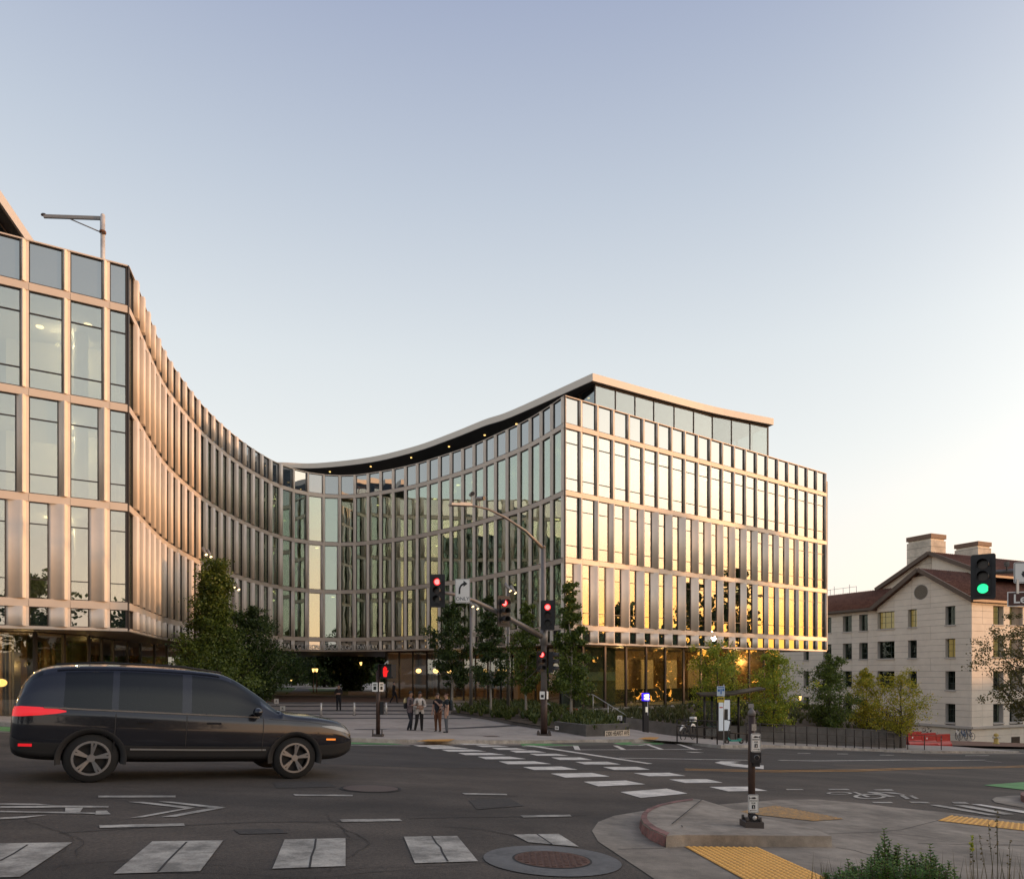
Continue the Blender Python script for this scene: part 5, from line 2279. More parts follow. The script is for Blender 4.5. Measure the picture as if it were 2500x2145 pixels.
for k in range(150):
    x = rr.uniform(1985, 2500) if k > 35 else rr.uniform(1975, 2110)
    y = rr.gauss(2118, 16) if x < 2300 else rr.gauss(2098, 24)
    e = at(x, y, rr.uniform(4.2, 4.8))
    b = Vector((e.x + rr.gauss(0, .07), e.y + rr.gauss(0, .05), G(e.x, e.y)))
    m = b.lerp(e, .55) + Vector((rr.gauss(0, .02), 0, .03))
    s = Vector((.0035, 0, 0))
    i = [mb.pt(b - s), mb.pt(b + s), mb.pt(m + s * .8), mb.pt(m - s * .8), mb.pt(e)]
    mb.face((i[0], i[1], i[2], i[3]))
    mb.face((i[3], i[2], i[4]))
mb.build('blades', L_straw, t)
mb = MB()
for (x, y), (x2, y2) in (((2373, 2040), (2375, 2145)), ((2433, 1998), (2430, 2145)), ((2412, 2002), (2430, 2120)), ((2390, 2035), (2425, 2140)), ((2465, 2050), (2455, 2145)), ((2434, 1975), (2430, 2100))):
    e, b = at(x, y, 4.6), at(x2, y2, 4.6)
    b.z = G(b.x, b.y)
    mb.tube([b, b.lerp(e, .6) + Vector((.01, 0, 0)), e], [.0035, .0025, .0012], 4)
    for k in range(14):
        p = e.lerp(b, k * .022)
        add_leaf(mb, p, .016, rr)
mb.build('seed_stalks', L_straw, t)
mb = MB()
e, b = at(2371, 2040, 4.55), at(2374, 2105, 4.55)
for k in range(60):
    p = e.lerp(b, rr.random() * .55)
    add_leaf(mb, p, .016, rr)
mb.build('seed_head', L_lime, t)
# ------------------------------------------------------------------ street furniture
M_polebr = mat('pole_brown', (.060, .034, .026), .5, .2, var=.2, scale=8, stain=.3, stain_scale=3)
M_polegr = mat('pole_grey', (.22, .205, .195), .5, .4, var=.1, scale=6, stain=.2, stain_scale=2)
M_sigblk = mat('signal_black', (.014, .013, .015), .5)
M_white = mat('sign_white', (.82, .80, .76), .5)
M_black = mat('sign_black', (.015, .015, .015), .5)
M_alu = mat('sign_back_alu', (.45, .45, .45), .4, .7)
M_lensd = mat('lens_off', (.035, .012, .010), .25)
M_lensg = mat('lens_off_dark', (.02, .02, .018), .25)
M_redl = mat('lens_red_lit', (.8, .02, .02), .3, emit=(1, .015, .02), estr=1.6)
M_redc = mat('lens_red_core', (1, .5, .5), .3, emit=(1, .16, .15), estr=2.6)
M_grnl = mat('lens_green_lit', (.02, .8, .35), .3, emit=(.03, 1, .36), estr=1.3)
M_railbk = mat('rail_dark', (.028, .022, .02), .5, .4)
M_steel = MATS['rail_steel']


def Fm(loc, rotz=0.0):
    return Matrix.Translation(loc) @ Matrix.Rotation(rotz, 4, 'Z')


def sub(name, mb, m, parent, M):
    """child built in a local frame M given in world space"""
    inv = WM[parent.name].inverted()
    mb.v = [inv @ (M @ p) for p in mb.v]
    return link(name, mb.mesh(name, m), parent)


def signal_head(parent, M, lit, cols=('r', 'y', 'g'), s=1.0, plate=True):
    """three lamp head; local origin at its centre, lamps look along -y"""
    mb = MB()
    h, w = 1.06 * s, .36 * s
    mb.box((-w / 2, -.02, -h / 2), (w / 2, .20 * s, h / 2))
    hd = sub('signal_head', mb, M_sigblk, parent, M)
    if plate:
        mb = MB()
        pw, ph = .60 * s, 1.30 * s
        r = .06
        pts = []
        for cx, cz, a0 in ((pw / 2 - r, ph / 2 - r, 0), (-pw / 2 + r, ph / 2 - r, 90), (-pw / 2 + r, -ph / 2 + r, 180), (pw / 2 - r, -ph / 2 + r, 270)):
            for q in range(4):
                a = radians(a0 + q * 30)
                pts.append((cx + r * cos(a), cz + r * sin(a)))
        mb.prism_y(pts, .02, .035)
        sub('backplate', mb, M_sigblk, hd, M)
    for k in range(3):
        z = (.345 - .345 * k) * s
        on_ = lit == k
        mb = MB()
        n = 16
        r = .15 * s
        A = [mb.pt((r * cos(a), -.02, z + r * sin(a))) for a in [pi * (-.12 + 1.24 * i / n) for i in range(n + 1)]]
        B = [mb.pt((r * cos(a), -.30 * s, z + r * sin(a))) for a in [pi * (-.12 + 1.24 * i / n) for i in range(n + 1)]]
        A2 = [mb.pt((r * .93 * cos(a), -.02, z + r * .93 * sin(a))) for a in [pi * (-.12 + 1.24 * i / n) for i in range(n + 1)]]
        B2 = [mb.pt((r * .93 * cos(a), -.30 * s, z + r * .93 * sin(a))) for a in [pi * (-.12 + 1.24 * i / n) for i in range(n + 1)]]
        for i in range(n):
            mb.face((A[i], A[i + 1], B[i + 1], B[i]), True)
            mb.face((A2[i], B2[i], B2[i + 1], A2[i + 1]), True)
            mb.face((B[i], B[i + 1], B2[i + 1], B2[i]))
        sub('visor', mb, M_sigblk, hd, M)
        mb = MB()
        mb.disc_y((0, -.035, z), .135 * s, 20)
        c = cols[k]
        m = ({'r': M_redl, 'g': M_grnl}.get(c, M_lensd) if on_ else (M_lensd if c != 'g' else M_lensg))
        if on_ and c == 'r':
            mb.mi = 1
            mb.disc_y((0, -.04, z), .105 * s, 20)
            sub('lens', mb, [M_redl, M_redc], hd, M)
        else:
            sub('lens', mb, m, hd, M)
    return hd


def plate_sign(parent, M, w, h, name='sign_plate', m=None, r=.04, th=.012, border=None):
    def rr_(w, h, r):
        pts = []
        for cx, cz, a0 in ((w / 2 - r, h / 2 - r, 0), (-w / 2 + r, h / 2 - r, 90), (-w / 2 + r, -h / 2 + r, 180), (w / 2 - r, -h / 2 + r, 270)):
            for q in range(5):
                a = radians(a0 + q * 22.5)
                pts.append((cx + r * cos(a), cz + r * sin(a)))
        return pts
    mb = MB()
    mb.prism_y(rr_(w, h, r), -th, 0)
    p = sub(name, mb, m or M_white, parent, M)
    if border is not None:
        g, bw, bm_ = border
        mb = MB()
        a = rr_(w - 2 * g, h - 2 * g, max(.006, r - g))
        b = rr_(w - 2 * g - 2 * bw, h - 2 * g - 2 * bw, max(.004, r - g - bw))
        A = [mb.pt((x, -th - .003, z)) for x, z in a]
        B = [mb.pt((x, -th - .003, z)) for x, z in b]
        n = len(A)
        for i in range(n):
            j = (i + 1) % n
            mb.face((A[i], A[j], B[j], B[i]))
        sub('border', mb, bm_, p, M)
    return p


def put_text(parent, M, body, size, m, y, z, x=0, name='lettering', xs=1.0, off=0.0):
    me = text_mesh(name, body, size, m, .003, xs=xs, offset=off)
    me.transform(WM[parent.name].inverted() @ M @ Matrix.Translation((x, y, z)))
    return link(name, me, parent)


def flat(parent, M, polys, m, y, name):
    mb = MB()
    for p in polys:
        mb.prism_y(p, y - .003, y)
    return sub(name, mb, m, parent, M)


# ---- tall signal pole with two arms
B = gp(1328, 1794, .13)
tl = thing('traffic_light', 'tall signal pole with a curved lamp arm and red lights on the plaza corner', 'traffic light', B)
mb = MB()
zt = CZ + (YH - 1336) / F * B.y
zm = CZ + (YH - 1683) / F * B.y
mb.tube([B, (B.x, B.y, zm)], [.155, .145], 14)
mb.build('pole_foot', M_polebr, tl)
mb = MB()
mb.tube([(B.x, B.y, zm), (B.x - .03, B.y, zt)], [.14, .095], 14)
mb.tube([(B.x - .03, B.y, zt), (B.x - .03, B.y, zt + .10)], [.13, .05], 10)
mb.build('pole', M_polegr, tl)
mb = MB()
mb.cbox((B.x, B.y, B.z + .03), (.62, .62, .06))
for i in (-1, 1):
    for j in (-1, 1):
        mb.tube([(B.x + i * .24, B.y + j * .24, B.z), (B.x + i * .24, B.y + j * .24, B.z + .2)], .03, 6)
        mb.cbox((B.x + i * .24, B.y + j * .24, B.z + .11), (.1, .1, .1))
mb.build('base_plate', mat('base_iron', (.075, .06, .052), .7, .2), tl)
Ud = -U


def armpt(L, py):
    x, y = B.x + Ud.x * L, B.y + Ud.y * L
    return Vector((x, y, CZ + (YH - py) / F * y))


mb = MB()
pts = [Vector((B.x - .03, B.y, zt - .05)), armpt(1.0, 1296), armpt(2.1, 1262), armpt(2.9, 1243), armpt(3.5, 1236), armpt(3.9, 1234)]
mb.tube(pts, [.075, .065, .055, .048, .042, .04], 10)
mb.build('lamp_arm', M_polegr, tl)
e = armpt(3.9, 1233)
f = armpt(4.75, 1231)
mb = MB()
mb.bar(e + Vector((.1, 0, 0)), f, .30, .09)
mb.bar(e + Vector((.05, 0, .04)), e.lerp(f, .5) + Vector((0, 0, .05)), .2, .09)
mb.build('street_lamp_head', mat('lamp_housing', (.42, .40, .38), .5, .3), tl)
for k, (L, h, d) in enumerate(((3.75, .48, Vector((.25, -.9, -.1))), (3.35, .40, Vector((.75, -.6, -.1))))):
    p = armpt(L, 1235 if k == 0 else 1240)
    mb = MB()
    mb.tube([p, p + Vector((0, 0, h))], .025, 6)
    dd = d.normalized()
    mb.tube([p + Vector((0, 0, h)) - dd * .15, p + Vector((0, 0, h)) + dd * .22], .08, 10)
    cm = mb.build('camera', mat('camera_grey', (.32, .31, .30), .4), tl)
    mb = MB()
    mb.tube([p + Vector((0, 0, h)) + dd * .2, p + Vector((0, 0, h)) + dd * .25], .085, 10)
    mb.build('camera_hood', M_sigblk, cm)
mb = MB()
pts = [Vector((B.x, B.y, CZ + (YH - 1556) / F * B.y)), armpt(1.3, 1523), armpt(2.6, 1490), armpt(3.7, 1464), armpt(4.6, 1450), armpt(5.3, 1445)]
mb.tube(pts, [.12, .11, .10, .085, .075, .07], 10)
mb.tube([Vector((B.x, B.y, CZ + (YH - 1575) / F * B.y)), Vector((B.x, B.y, CZ + (YH - 1535) / F * B.y))], .17, 12)
mb.build('mast_arm', M_polegr, tl)
p = armpt(5.25, 1443)
signal_head(tl, Fm(p + Vector((-.05, -.22, 0)), radians(-6)), 0)
p = armpt(2.25, 1493)
p.x = (1231 - CX) / F * p.y
signal_head(tl, Fm(p + Vector((0, -.25, 0)), radians(32)), 0)
p = Vector(((1337 - CX) / F * (B.y - .35), B.y - .35, CZ + (YH - 1501) / F * (B.y - .35)))
signal_head(tl, Fm(p, radians(-4)), 0)
p = Vector(((1322 - CX) / F * (B.y - .3), B.y - .3, CZ + (YH - 1614) / F * (B.y - .3)))
signal_head(tl, Fm(p, radians(24)), 0, s=.86, plate=False)
p = Vector(((1350 - CX) / F * (B.y - .1), B.y - .1, CZ + (YH - 1616) / F * (B.y - .1)))
signal_head(tl, Fm(p, radians(78)), -1, s=.86, plate=False)
# turn-only sign on the arm
p = armpt(4.6, 1443)
p.x = (1130 - CX) / F * p.y
M = Fm(p + Vector((0, -.16, 0)), radians(-4))
sg = plate_sign(tl, M, .60, .96, r=.06, border=(.018, .012, M_black))
s_ = 1.0
arrow = [(-.16, -.16), (-.09, -.16), (-.085, .02), (-.05, .13), (.04, .20), (.04, .125), (.20, .245), (.04, .37), (.04, .285), (-.07, .215), (-.145, .08)]
arrow = [(x, z + .04) for x, z in arrow]
flat(sg, M, [arrow], M_black, -.016, 'arrow')
put_text(sg, M, 'ONLY', .20, M_black, -.016, -.32, xs=1.0)
for z_, n_ in ((1696, 0),):
    p = Vector((B.x - .08, B.y - .16, CZ + (YH - z_) / F * B.y))
    M = Fm(p, 0)
    b = plate_sign(tl, M, .22, .34, 'button_sign', r=.02)
    flat(b, M, [[(-.06, -.1), (.06, -.1), (.06, .02), (-.06, .02)]], M_black, -.016, 'pictogram')
    b = plate_sign(tl, Fm(p + Vector((.22, .05, 0)), radians(70)), .22, .34, 'button_sign', r=.02)

# ---- pedestrian signal post on the plaza
B2 = gp(923, 1797, .13)
pp = thing('pedestrian_signal', 'brown post with a red hand pedestrian signal at the plaza kerb', 'pedestrian signal', B2)
mb = MB()
zt = CZ + (YH - 1640) / F * B2.y
mb.tube([B2, (B2.x, B2.y, zt)], .075, 12)
mb.tube([(B2.x, B2.y, zt), (B2.x, B2.y, zt + .06)], [.08, .02], 12)
mb.build('post', M_polebr, pp)
mb = MB()
mb.cbox((B2.x, B2.y, B2.z + .04), (.36, .36, .08))
for i in (-1, 1):
    mb.tube([(B2.x + i * .16, B2.y - .12, B2.z), (B2.x + i * .16, B2.y - .12, B2.z + .26)], .025, 6)
mb.build('base_plate', MATS['base_iron'], pp)
p = Vector(((948 - CX) / F * B2.y, B2.y - .1, CZ + (YH - 1638) / F * B2.y))
M = Fm(p, radians(-14))
mb = MB()
mb.box((-.24, -.12, -.24), (.24, .16, .24))
hd = sub('signal_head', mb, M_sigblk, pp, M)
mb = MB()
mb.box((-.25, -.26, .235), (.25, -.1, .25))
mb.box((-.25, -.26, -.2), (-.235, -.1, .235))
mb.box((.235, -.26, -.2), (.25, -.1, .235))
sub('visor', mb, M_sigblk, hd, M)
hand = [[(-.10, -.19), (.02, -.19), (.03, -.08), (-.12, -.06)], [(-.125, -.058), (.035, -.078), (.035, .02), (-.12, .02)],
        [(-.12, .022), (-.09, .022), (-.085, .13), (-.115, .13)], [(-.083, .022), (-.053, .022), (-.05, .17), (-.078, .17)], [(-.046, .022), (-.016, .022), (-.012, .165), (-.042, .165)],
        [(-.009, .022), (.022, .022), (.024, .125), (-.006, .125)], [(.037, -.05), (.085, .02), (.06, .045), (.037, .0)]]
flat(hd, M, [[(x + .0, z) for x, z in q] for q in hand], mat('hand_red', (.9, .02, .02), emit=(1, .012, .012), estr=.9), -.125, 'hand_symbol')
mb = MB()
mb.tube([(B2.x, B2.y, zt - .02), (B2.x + .1, B2.y - .03, zt + .13), (p.x, p.y, p.z + .36)], .02, 6)
mb.tube([(p.x, p.y, p.z + .36), (p.x, p.y, p.z + .2)], .02, 6)
mb.tube([(B2.x, B2.y, p.z - .2), (p.x - .1, p.y, p.z - .18)], .02, 6)
mb.build('bracket', MATS['mast_steel'], pp)
p = Vector((B2.x - .04, B2.y - .09, CZ + (YH - 1676) / F * B2.y))
for dx, rz in ((-.05, -.2), (.16, .9)):
    M = Fm(p + Vector((dx, .04 * (dx > 0), 0)), rz)
    b = plate_sign(pp, M, .20, .32, 'button_sign', r=.015)
    flat(b, M, [[(-.05, -.1), (.05, -.1), (.05, .02), (-.05, .02)], [(-.06, .06), (.06, .06), (.06, .1), (-.06, .1)]], M_black, -.016, 'pictogram')
mb = MB()
mb.cbox((B2.x + .14, B2.y, CZ + (YH - 1728) / F * B2.y), (.12, .12, .46))
mb.build('button_box', M_sigblk, pp)

# ---- push button post in the foreground
B3 = gp(1835, 2015, .125)
pb = thing('push_button_post', 'dark brown push button post with two crossing signs on the near kerb island', 'push button post', B3)
Y3 = B3.y
zt = CZ + (YH - 1742) / F * Y3
mb = MB()
mb.tube([B3 + Vector((0, 0, .05)), (B3.x, Y3, zt)], .040, 12)
mb.build('post', M_polebr, pb)
mb = MB()
mb.tube([(B3.x, Y3, zt - .02), (B3.x, Y3, zt + .02), (B3.x, Y3, zt + .075)], [.044, .044, .008], 12)
mb.build('post_cap', mat('cap_grey', (.17, .15, .14), .6), pb)
mb = MB()
mb.cbox((B3.x, Y3, B3.z + .025), (.21, .21, .075))
mb.build('base', MATS['base_iron'], pb)
mb = MB()
for i in (-1, 1):
    for j in (-1, 1):
        mb.tube([(B3.x + i * .075, Y3 + j * .075, B3.z + .05), (B3.x + i * .075, Y3 + j * .075, B3.z + .115)], .016, 6)
mb.cbox((B3.x, Y3, B3.z + .075), (.13, .13, .03))
mb.build('base_bolts', MATS['base_iron'], pb)


def walk_sign(px_, py_, flip, rz):
    p = Vector(((px_ - CX) / F * (Y3 - .07), Y3 - .07, CZ + (YH - py_) / F * (Y3 - .07)))
    M = Fm(p, rz)
    b = plate_sign(pb, M, .117, .208, 'crossing_sign', r=.014, th=.006, border=(.005, .004, M_black))
    k = -1 if flip else 1
    flat(b, M, [[(-.034 * k, .066), (-.012 * k, .078), (.022 * k, .072), (.022 * k, .060), (-.012 * k, .056)][::k], [(.026 * k, .069), (.040 * k, .067), (.040 * k, .063), (.026 * k, .063)][::k],
                [(.042, .052), (.047, .052), (.047, .078), (.042, .078)] if not flip else [(-.047, .052), (-.042, .052), (-.042, .078), (-.047, .078)]], M_black, -.009, 'pointing_hand')
    put_text(b, M, 'PUSH BUTTON', .0165, M_black, -.0095, .035, xs=.78)
    put_text(b, M, 'FOR', .024, M_black, -.0095, .008)
    flat(b, M, [[(-.018, -.056), (.018, -.056), (.018, -.012), (-.018, -.012)]], M_black, -.009, 'pictogram')
    flat(b, M, [[(-.003, -.030), (.004, -.030), (.004, -.022), (-.003, -.022)], [(-.003, -.042), (.005, -.042), (.004, -.031), (-.002, -.031)], [(-.008, -.053), (-.004, -.053), (.001, -.042), (-.003, -.042)], [(.006, -.053), (.010, -.053), (.005, -.042), (.001, -.042)]], M_white, -.0095, 'walking_figure')
    a = 1 if not flip else -1
    flat(b, M, [[(-.036, -.0775), (.036, -.0775), (.036, -.0735), (-.036, -.0735)], ([(.028, -.083), (.044, -.0755), (.028, -.068)] if a > 0 else [(-.028, -.068), (-.044, -.0755), (-.028, -.083)])], M_black, -.009, 'arrow')
    return p


q = walk_sign(1845, 1812, False, radians(8))
mb = MB()
c = Vector(((1845 - CX) / F * (Y3 - .07), Y3 - .05, CZ + (YH - 1846) / F * Y3))
mb.cbox(c + Vector((0, .0, .0)), (.105, .10, .115))
mb.cbox(c + Vector((.006, .0, -.075)), (.075, .07, .06))
h = mb.build('button_box', M_sigblk, pb)
mb = MB()
mb.M = Fm(c + Vector((0, -.055, .0)))
n = 20
A = [mb.pt((.033 * cos(2 * pi * i / n), 0, .033 * sin(2 * pi * i / n))) for i in range(n)]
Bq = [mb.pt((.026 * cos(2 * pi * i / n), -.006, .026 * sin(2 * pi * i / n))) for i in range(n)]
for i in range(n):
    j = (i + 1) % n
    mb.face((A[i], A[j], Bq[j], Bq[i]))
mb.build('button_ring', mat('button_ring', (.12, .12, .12), .4, .4), h)
q = walk_sign(1839, 1961, True, radians(-3))
mb = MB()
c = Vector(((1841 - CX) / F * (Y3 - .06), Y3 - .06, CZ + (YH - 1992) / F * Y3))
mb.tube([c + Vector((0, .04, 0)), c + Vector((0, -.02, 0))], .047, 16)
h = mb.build('button_box', M_sigblk, pb)
mb = MB()
mb.sphere(c + Vector((0, -.022, 0)), .026, 12, 8, (1, .5, 1))
mb.build('button', M_steel, h)
mb = MB()
mb.cbox((B3.x + .012, Y3 - .045, CZ + (YH - 1774) / F * Y3), (.052, .006, .075))
mb.build('sticker', mat('sticker_pale', (.42, .36, .30), .7, var=.4, scale=60), pb)
mb = MB()
mb.cbox((B3.x, Y3 + .02, zt + .09), (.058, .02, .05))
mb.build('post_tab', mat('tab_grey', (.30, .28, .26), .6), pb)

# ---- signal and street sign reaching in from the right
Y4 = 20.0
M = Fm(at(2400, 1407, Y4), radians(-38))
ps = thing('traffic_light', 'black traffic light lit green with street name sign at the right frame edge', 'traffic light', on(17.2, 20.6, .13))
signal_head(ps, M, 2)
mb = MB()
a = at(2405, 1397, Y4 + .2)
b = Vector((17.2, 20.6, a.z + .22))
mb.tube([a, b], [.06, .085], 10)
mb.build('mast_arm', M_polegr, ps)
mb = MB()
mb.tube([on(17.2, 20.6, .13), (17.2, 20.6, b.z + .6)], [.14, .10], 12)
mb.build('pole', M_polegr, ps)
mb = MB()
p = at(2458, 1392, Y4 + .1)
mb.tube([p, p + Vector((0, 0, .14))], .02, 6)
mb.cbox(p + Vector((0, 0, .18)), (.08, .10, .14))
mb.cbox(p + Vector((-.07, -.05, .2)), (.10, .03, .02))
mb.cbox(p + Vector((-.07, -.05, .15)), (.10, .03, .02))
mb.build('sensor', mat('sensor_grey', (.10, .095, .09), .5), ps)
p = at(2505, 1399, Y4)
M = Fm(p + Vector((0, -.16, 0)), radians(-12))
sg = plate_sign(ps, M, .84, .60, r=.05, border=(.018, .014, M_black))
arr = [(-.245, .02), (-.205, .02), (-.205, .06), (-.16, .13), (-.06, .16), (.10, .16), (.10, .10), (-.05, .10), (-.12, .085), (-.15, .05), (-.15, .02), (-.11, .02), (-.178, -.12)]
flat(sg, M, [[(-.205, .04), (-.155, .04), (-.155, -.03), (-.205, -.03)]], M_black, -.016, 'arrow_stem')
ring = []
for q in range(13):
    a = pi - q * pi / 12
    ring.append((-.0 + .15 * cos(a), .05 + .13 * sin(a)))
for q in range(13):
    a = q * pi / 12
    ring.append((-.0 + .09 * cos(a), .05 + .075 * sin(a)))
flat(sg, M, [[(-.235, -.02), (-.125, -.02), (-.18, -.14)], ring], M_black, -.016, 'arrow')
p = at(2510, 1463, Y4)
M = Fm(p + Vector((.02, -.17, 0)), radians(-12))
mb = MB()
mb.box((-.66, -.012, -.205), (1.0, 0, .215))
sg = sub('street_sign', mb, M_white, ps, M)
mb = MB()
mb.box((-.635, -.016, -.18), (.975, -.0125, .19))
sub('sign_face', mb, mat('sign_brown', (.075, .022, .016), .5), sg, M)
put_text(sg, M, 'Le Conte', .36, M_white, -.020, .0, x=.17, off=.006)
mb = MB()
p = at(2478, 1432, Y4)
mb.cbox(p + Vector((0, -.1, 0)), (.07, .03, .42))
mb.build('hanger', M_alu, ps)

# ---- bus shelter
sh = thing('bus_shelter', 'dark steel bus shelter with a slanted roof and a white lit panel', 'bus shelter', pz(1760, 37, .13))
YS = 36.6
a = pz(1720, YS)
b = pz(1803, YS + 1.6)
M_shel = mat('shelter_steel', (.03, .025, .022), .5, .4)
for p, top in ((a, 1698), (b, 1700), (pz(1738, YS + 1.3), 1698)):
    mb = MB()
    mb.tube([p, (p.x, p.y, CZ + (YH - top) / F * p.y)], .065, 8)
    mb.build('post', M_shel, sh)
r0, r1 = at(1711, 1699, YS - .4), at(1869, 1683, YS + 1.0)
mb = MB()
D = Vector((.25, 1.9, .06))
q = [r0, at(1790, 1697, YS + .2), r1, r1 + D * .75, at(1790, 1696, YS + .2) + D, r0 + D]
A = [mb.pt(p) for p in q]
Bq = [mb.pt(p + Vector((0, 0, .09))) for p in q]
mb.face((A[0], A[5], A[4], A[1]))
mb.face((A[1], A[4], A[3], A[2]))
mb.face((Bq[0], Bq[1], Bq[4], Bq[5]))
mb.face((Bq[1], Bq[2], Bq[3], Bq[4]))
for i in range(6):
    j = (i + 1) % 6
    mb.face((A[i], A[j], Bq[j], Bq[i]))
mb.build('roof', M_shel, sh)
mb = MB()
for k in range(1, 8):
    p = q[0].lerp(q[1], k / 8) - Vector((0, 0, .03))
    mb.bar(p, p + D, .05, .05)
mb.build('roof_ribs', M_shel, sh)
p0, p1 = at(1755, 1793, YS), at(1782, 1793, YS + .1)
g0 = G(p0.x, p0.y) + .13
ang = atan2(p1.y - p0.y, p1.x - p0.x)
W = (p1 - p0).length
mb = MB()
mb.M = Fm(Vector((p0.x, p0.y, g0)), ang)
zt_, zb_ = CZ + (YH - 1708) / F * YS - g0, CZ + (YH - 1783) / F * YS - g0
mb.box((-.04, .02, 0), (W + .04, .22, zt_ + .05))
pn = mb.build('panel_case', M_shel, sh)
mb = MB()
mb.M = Fm(Vector((p0.x, p0.y, g0)), ang)
mb.box((.0, -.002, zb_), (W, .018, zt_))
mb.build('panel_face', mat('panel_white', (.62, .66, .68), .35, emit=(.8, .9, 1), estr=.12), pn)
mb = MB()
mb.M = Fm(Vector((p0.x, p0.y, g0)), ang)
mb.box((.30, -.012, zt_ - 1.05), (.50, -.004, zt_ - .48))
mb.build('notice', M_black, pn)
mb = MB()
mb.M = Fm(Vector((p0.x, p0.y, g0)), ang)
mb.box((.03, -.008, zt_ - .42), (.22, -.004, zt_ - .36))
mb.build('red_print', mat('print_red', (.5, .05, .04), .5), pn)
gpane = glass('shelter_glass', (.80, .82, .80), .10, wob=.002)
mb = MB()
c0, c1 = pz(1722, YS + .2, .35), pz(1752, YS + .1, .35)
mb.poly([c0, c1, c1 + Vector((0, 0, 1.85)), c0 + Vector((0, 0, 1.85))])
mb.poly([c0 + Vector((0, .01, 0)), c0 + Vector((0, .01, 1.85)), c1 + Vector((0, .01, 1.85)), c1 + Vector((0, .01, 0))])
mb.build('glass_pane', gpane, sh)
mb = MB()
c0, c1 = pz(1785, YS + .9, .55), pz(1835, YS + 1.6, .55)
mb.bar(c0, c1, .35, .05)
mb.bar(c0.lerp(c1, .2), c0.lerp(c1, .2) - Vector((0, 0, .5)), .05)
mb.bar(c0.lerp(c1, .8), c0.lerp(c1, .8) - Vector((0, 0, .5)), .05)
mb.build('bench', M_shel, sh)

# ---- bus stop sign
Bs = pz(1767, 31.0)
bs = thing('bus_stop_sign', 'thin grey bus stop pole with blue white and yellow plates', 'sign', Bs)
mb = MB()
mb.tube([Bs, (Bs.x, Bs.y, CZ + (YH - 1670) / F * 31)], .025, 8)
mb.build('post', M_alu, bs)
p = at(1759, 1686, 31)
M = Fm(p + Vector((0, -.05, 0)), radians(5))
b = plate_sign(bs, M, .36, .44, m=mat('plate_paleblue', (.52, .60, .66), .5), r=.015)
flat(b, M, [[(-.02, -.14), (.03, -.14), (.03, .10), (-.02, .10)], [(.06, .0), (.15, .0), (.15, .10), (.06, .10)], [(-.15, -.02), (-.05, -.02), (-.05, .08), (-.15, .08)], [(-.14, .14), (.15, .14), (.15, .18), (-.14, .18)]], mat('print_blue', (.02, .14, .42), .5), -.016, 'blue_print')
p = at(1759, 1707, 31)
M = Fm(p + Vector((0, -.05, 0)), radians(5))
b = plate_sign(bs, M, .32, .25, 'yellow_plate', m=mat('plate_yellow', (.55, .40, .03), .5), r=.015)
flat(b, M, [[(-.12 + .085 * k, .01), (-.06 + .085 * k, .01), (-.06 + .085 * k, .09), (-.12 + .085 * k, .09)] for k in range(3)], M_black, -.016, 'print')

# ---- kick scooter
Bk = gp(1788, 1815, .13)
sc = thing('kick_scooter', 'teal and black electric kick scooter parked beside the bus stop pole', 'scooter', Bk, radians(14))
M_teal = mat('scooter_teal', (.02, .26, .21), .45)
z0 = .11
def loc(mb, name, m, par=None):
    return mb.build(name, m, par or sc, local=True)
mb = MB()
mb.box((-.12, -.08, .12), (.42, .08, .19))
mb.box((.30, -.07, .19), (.48, .07, .24))
mb.tube([(-.12, 0, .16), (-.24, 0, .30)], .045, 8)
loc(mb, 'deck', M_teal)
for x in (-.30, .46):
    mb = MB()
    mb.tube([(x, -.03, .11), (x, .03, .11)], .115, 18)
    w = loc(mb, 'wheel', M_sigblk)
    mb = MB()
    mb.tube([(x, -.034, .11), (x, .034, .11)], .05, 12)
    loc(mb, 'hub', M_polegr, w)
mb = MB()
mb.tube([(-.30, 0, .12), (-.26, 0, .32), (-.08, 0, 1.08)], [.03, .035, .026], 8)
loc(mb, 'stem', M_sigblk)
mb = MB()
mb.tube([(-.10, -.26, 1.10), (-.07, -.1, 1.12), (-.07, .1, 1.12), (-.10, .26, 1.10)], .018, 8)
mb.cbox((-.09, 0, 1.11), (.08, .08, .07))
loc(mb, 'handlebar', M_sigblk)

# ---- railings
def railing(label, pts, rails, posts_every=None, r=.025, rr_=.018, posts=None, m=None):
    t = thing('railing', label, 'railing', pts[0][0])
    for p, h in pts:
        mb = MB()
        mb.tube([p, p + Vector((0, 0, h))], r, 6)
        mb.build('post', m or M_railbk, t)
    for f in rails:
        mb = MB()
        mb.tube([p + Vector((0, 0, h * f)) for p, h in pts], rr_, 6)
        mb.build('rail', m or M_railbk, t)
    return t


pts = []
xs_ = [1822, 1856, 1889, 1916, 1943, 1970, 1996, 2020, 2043, 2065, 2086, 2107, 2127, 2146, 2165, 2183]
for i, x in enumerate(xs_):
    u = i / 15
    Y = 35.2 + 7.6 * u ** 1.1
    yt, yb = 1764 + 24 * u, 1810 + 13 * u
    p = at(x, yb, Y)
    zg = G(p.x, p.y) + .13
    pts.append((Vector((p.x, p.y, min(p.z, zg + .02) - .1)), CZ + (YH - yt) / F * Y - min(p.z, zg + .02) + .1))
railing('long dark railing with many posts along the pavement below the bank', pts, (.995, .66, .34), r=.028, rr_=.02)
pts = []
for i, x in enumerate((2216, 2257, 2298)):
    u = i / 2
    Y = 44 + 2.0 * u
    p = pz(x, Y)
    pts.append((p, .95))
railing('short three post railing in front of the red barrier', pts, (.98, .55))
pts = []
for i, x in enumerate((1653, 1702, 1751)):
    p = pz(x, 30.6 + .0 * i)
    pts.append((p, CZ + (YH - (1755 + i * 2.0)) / F * 30.6 - p.z))
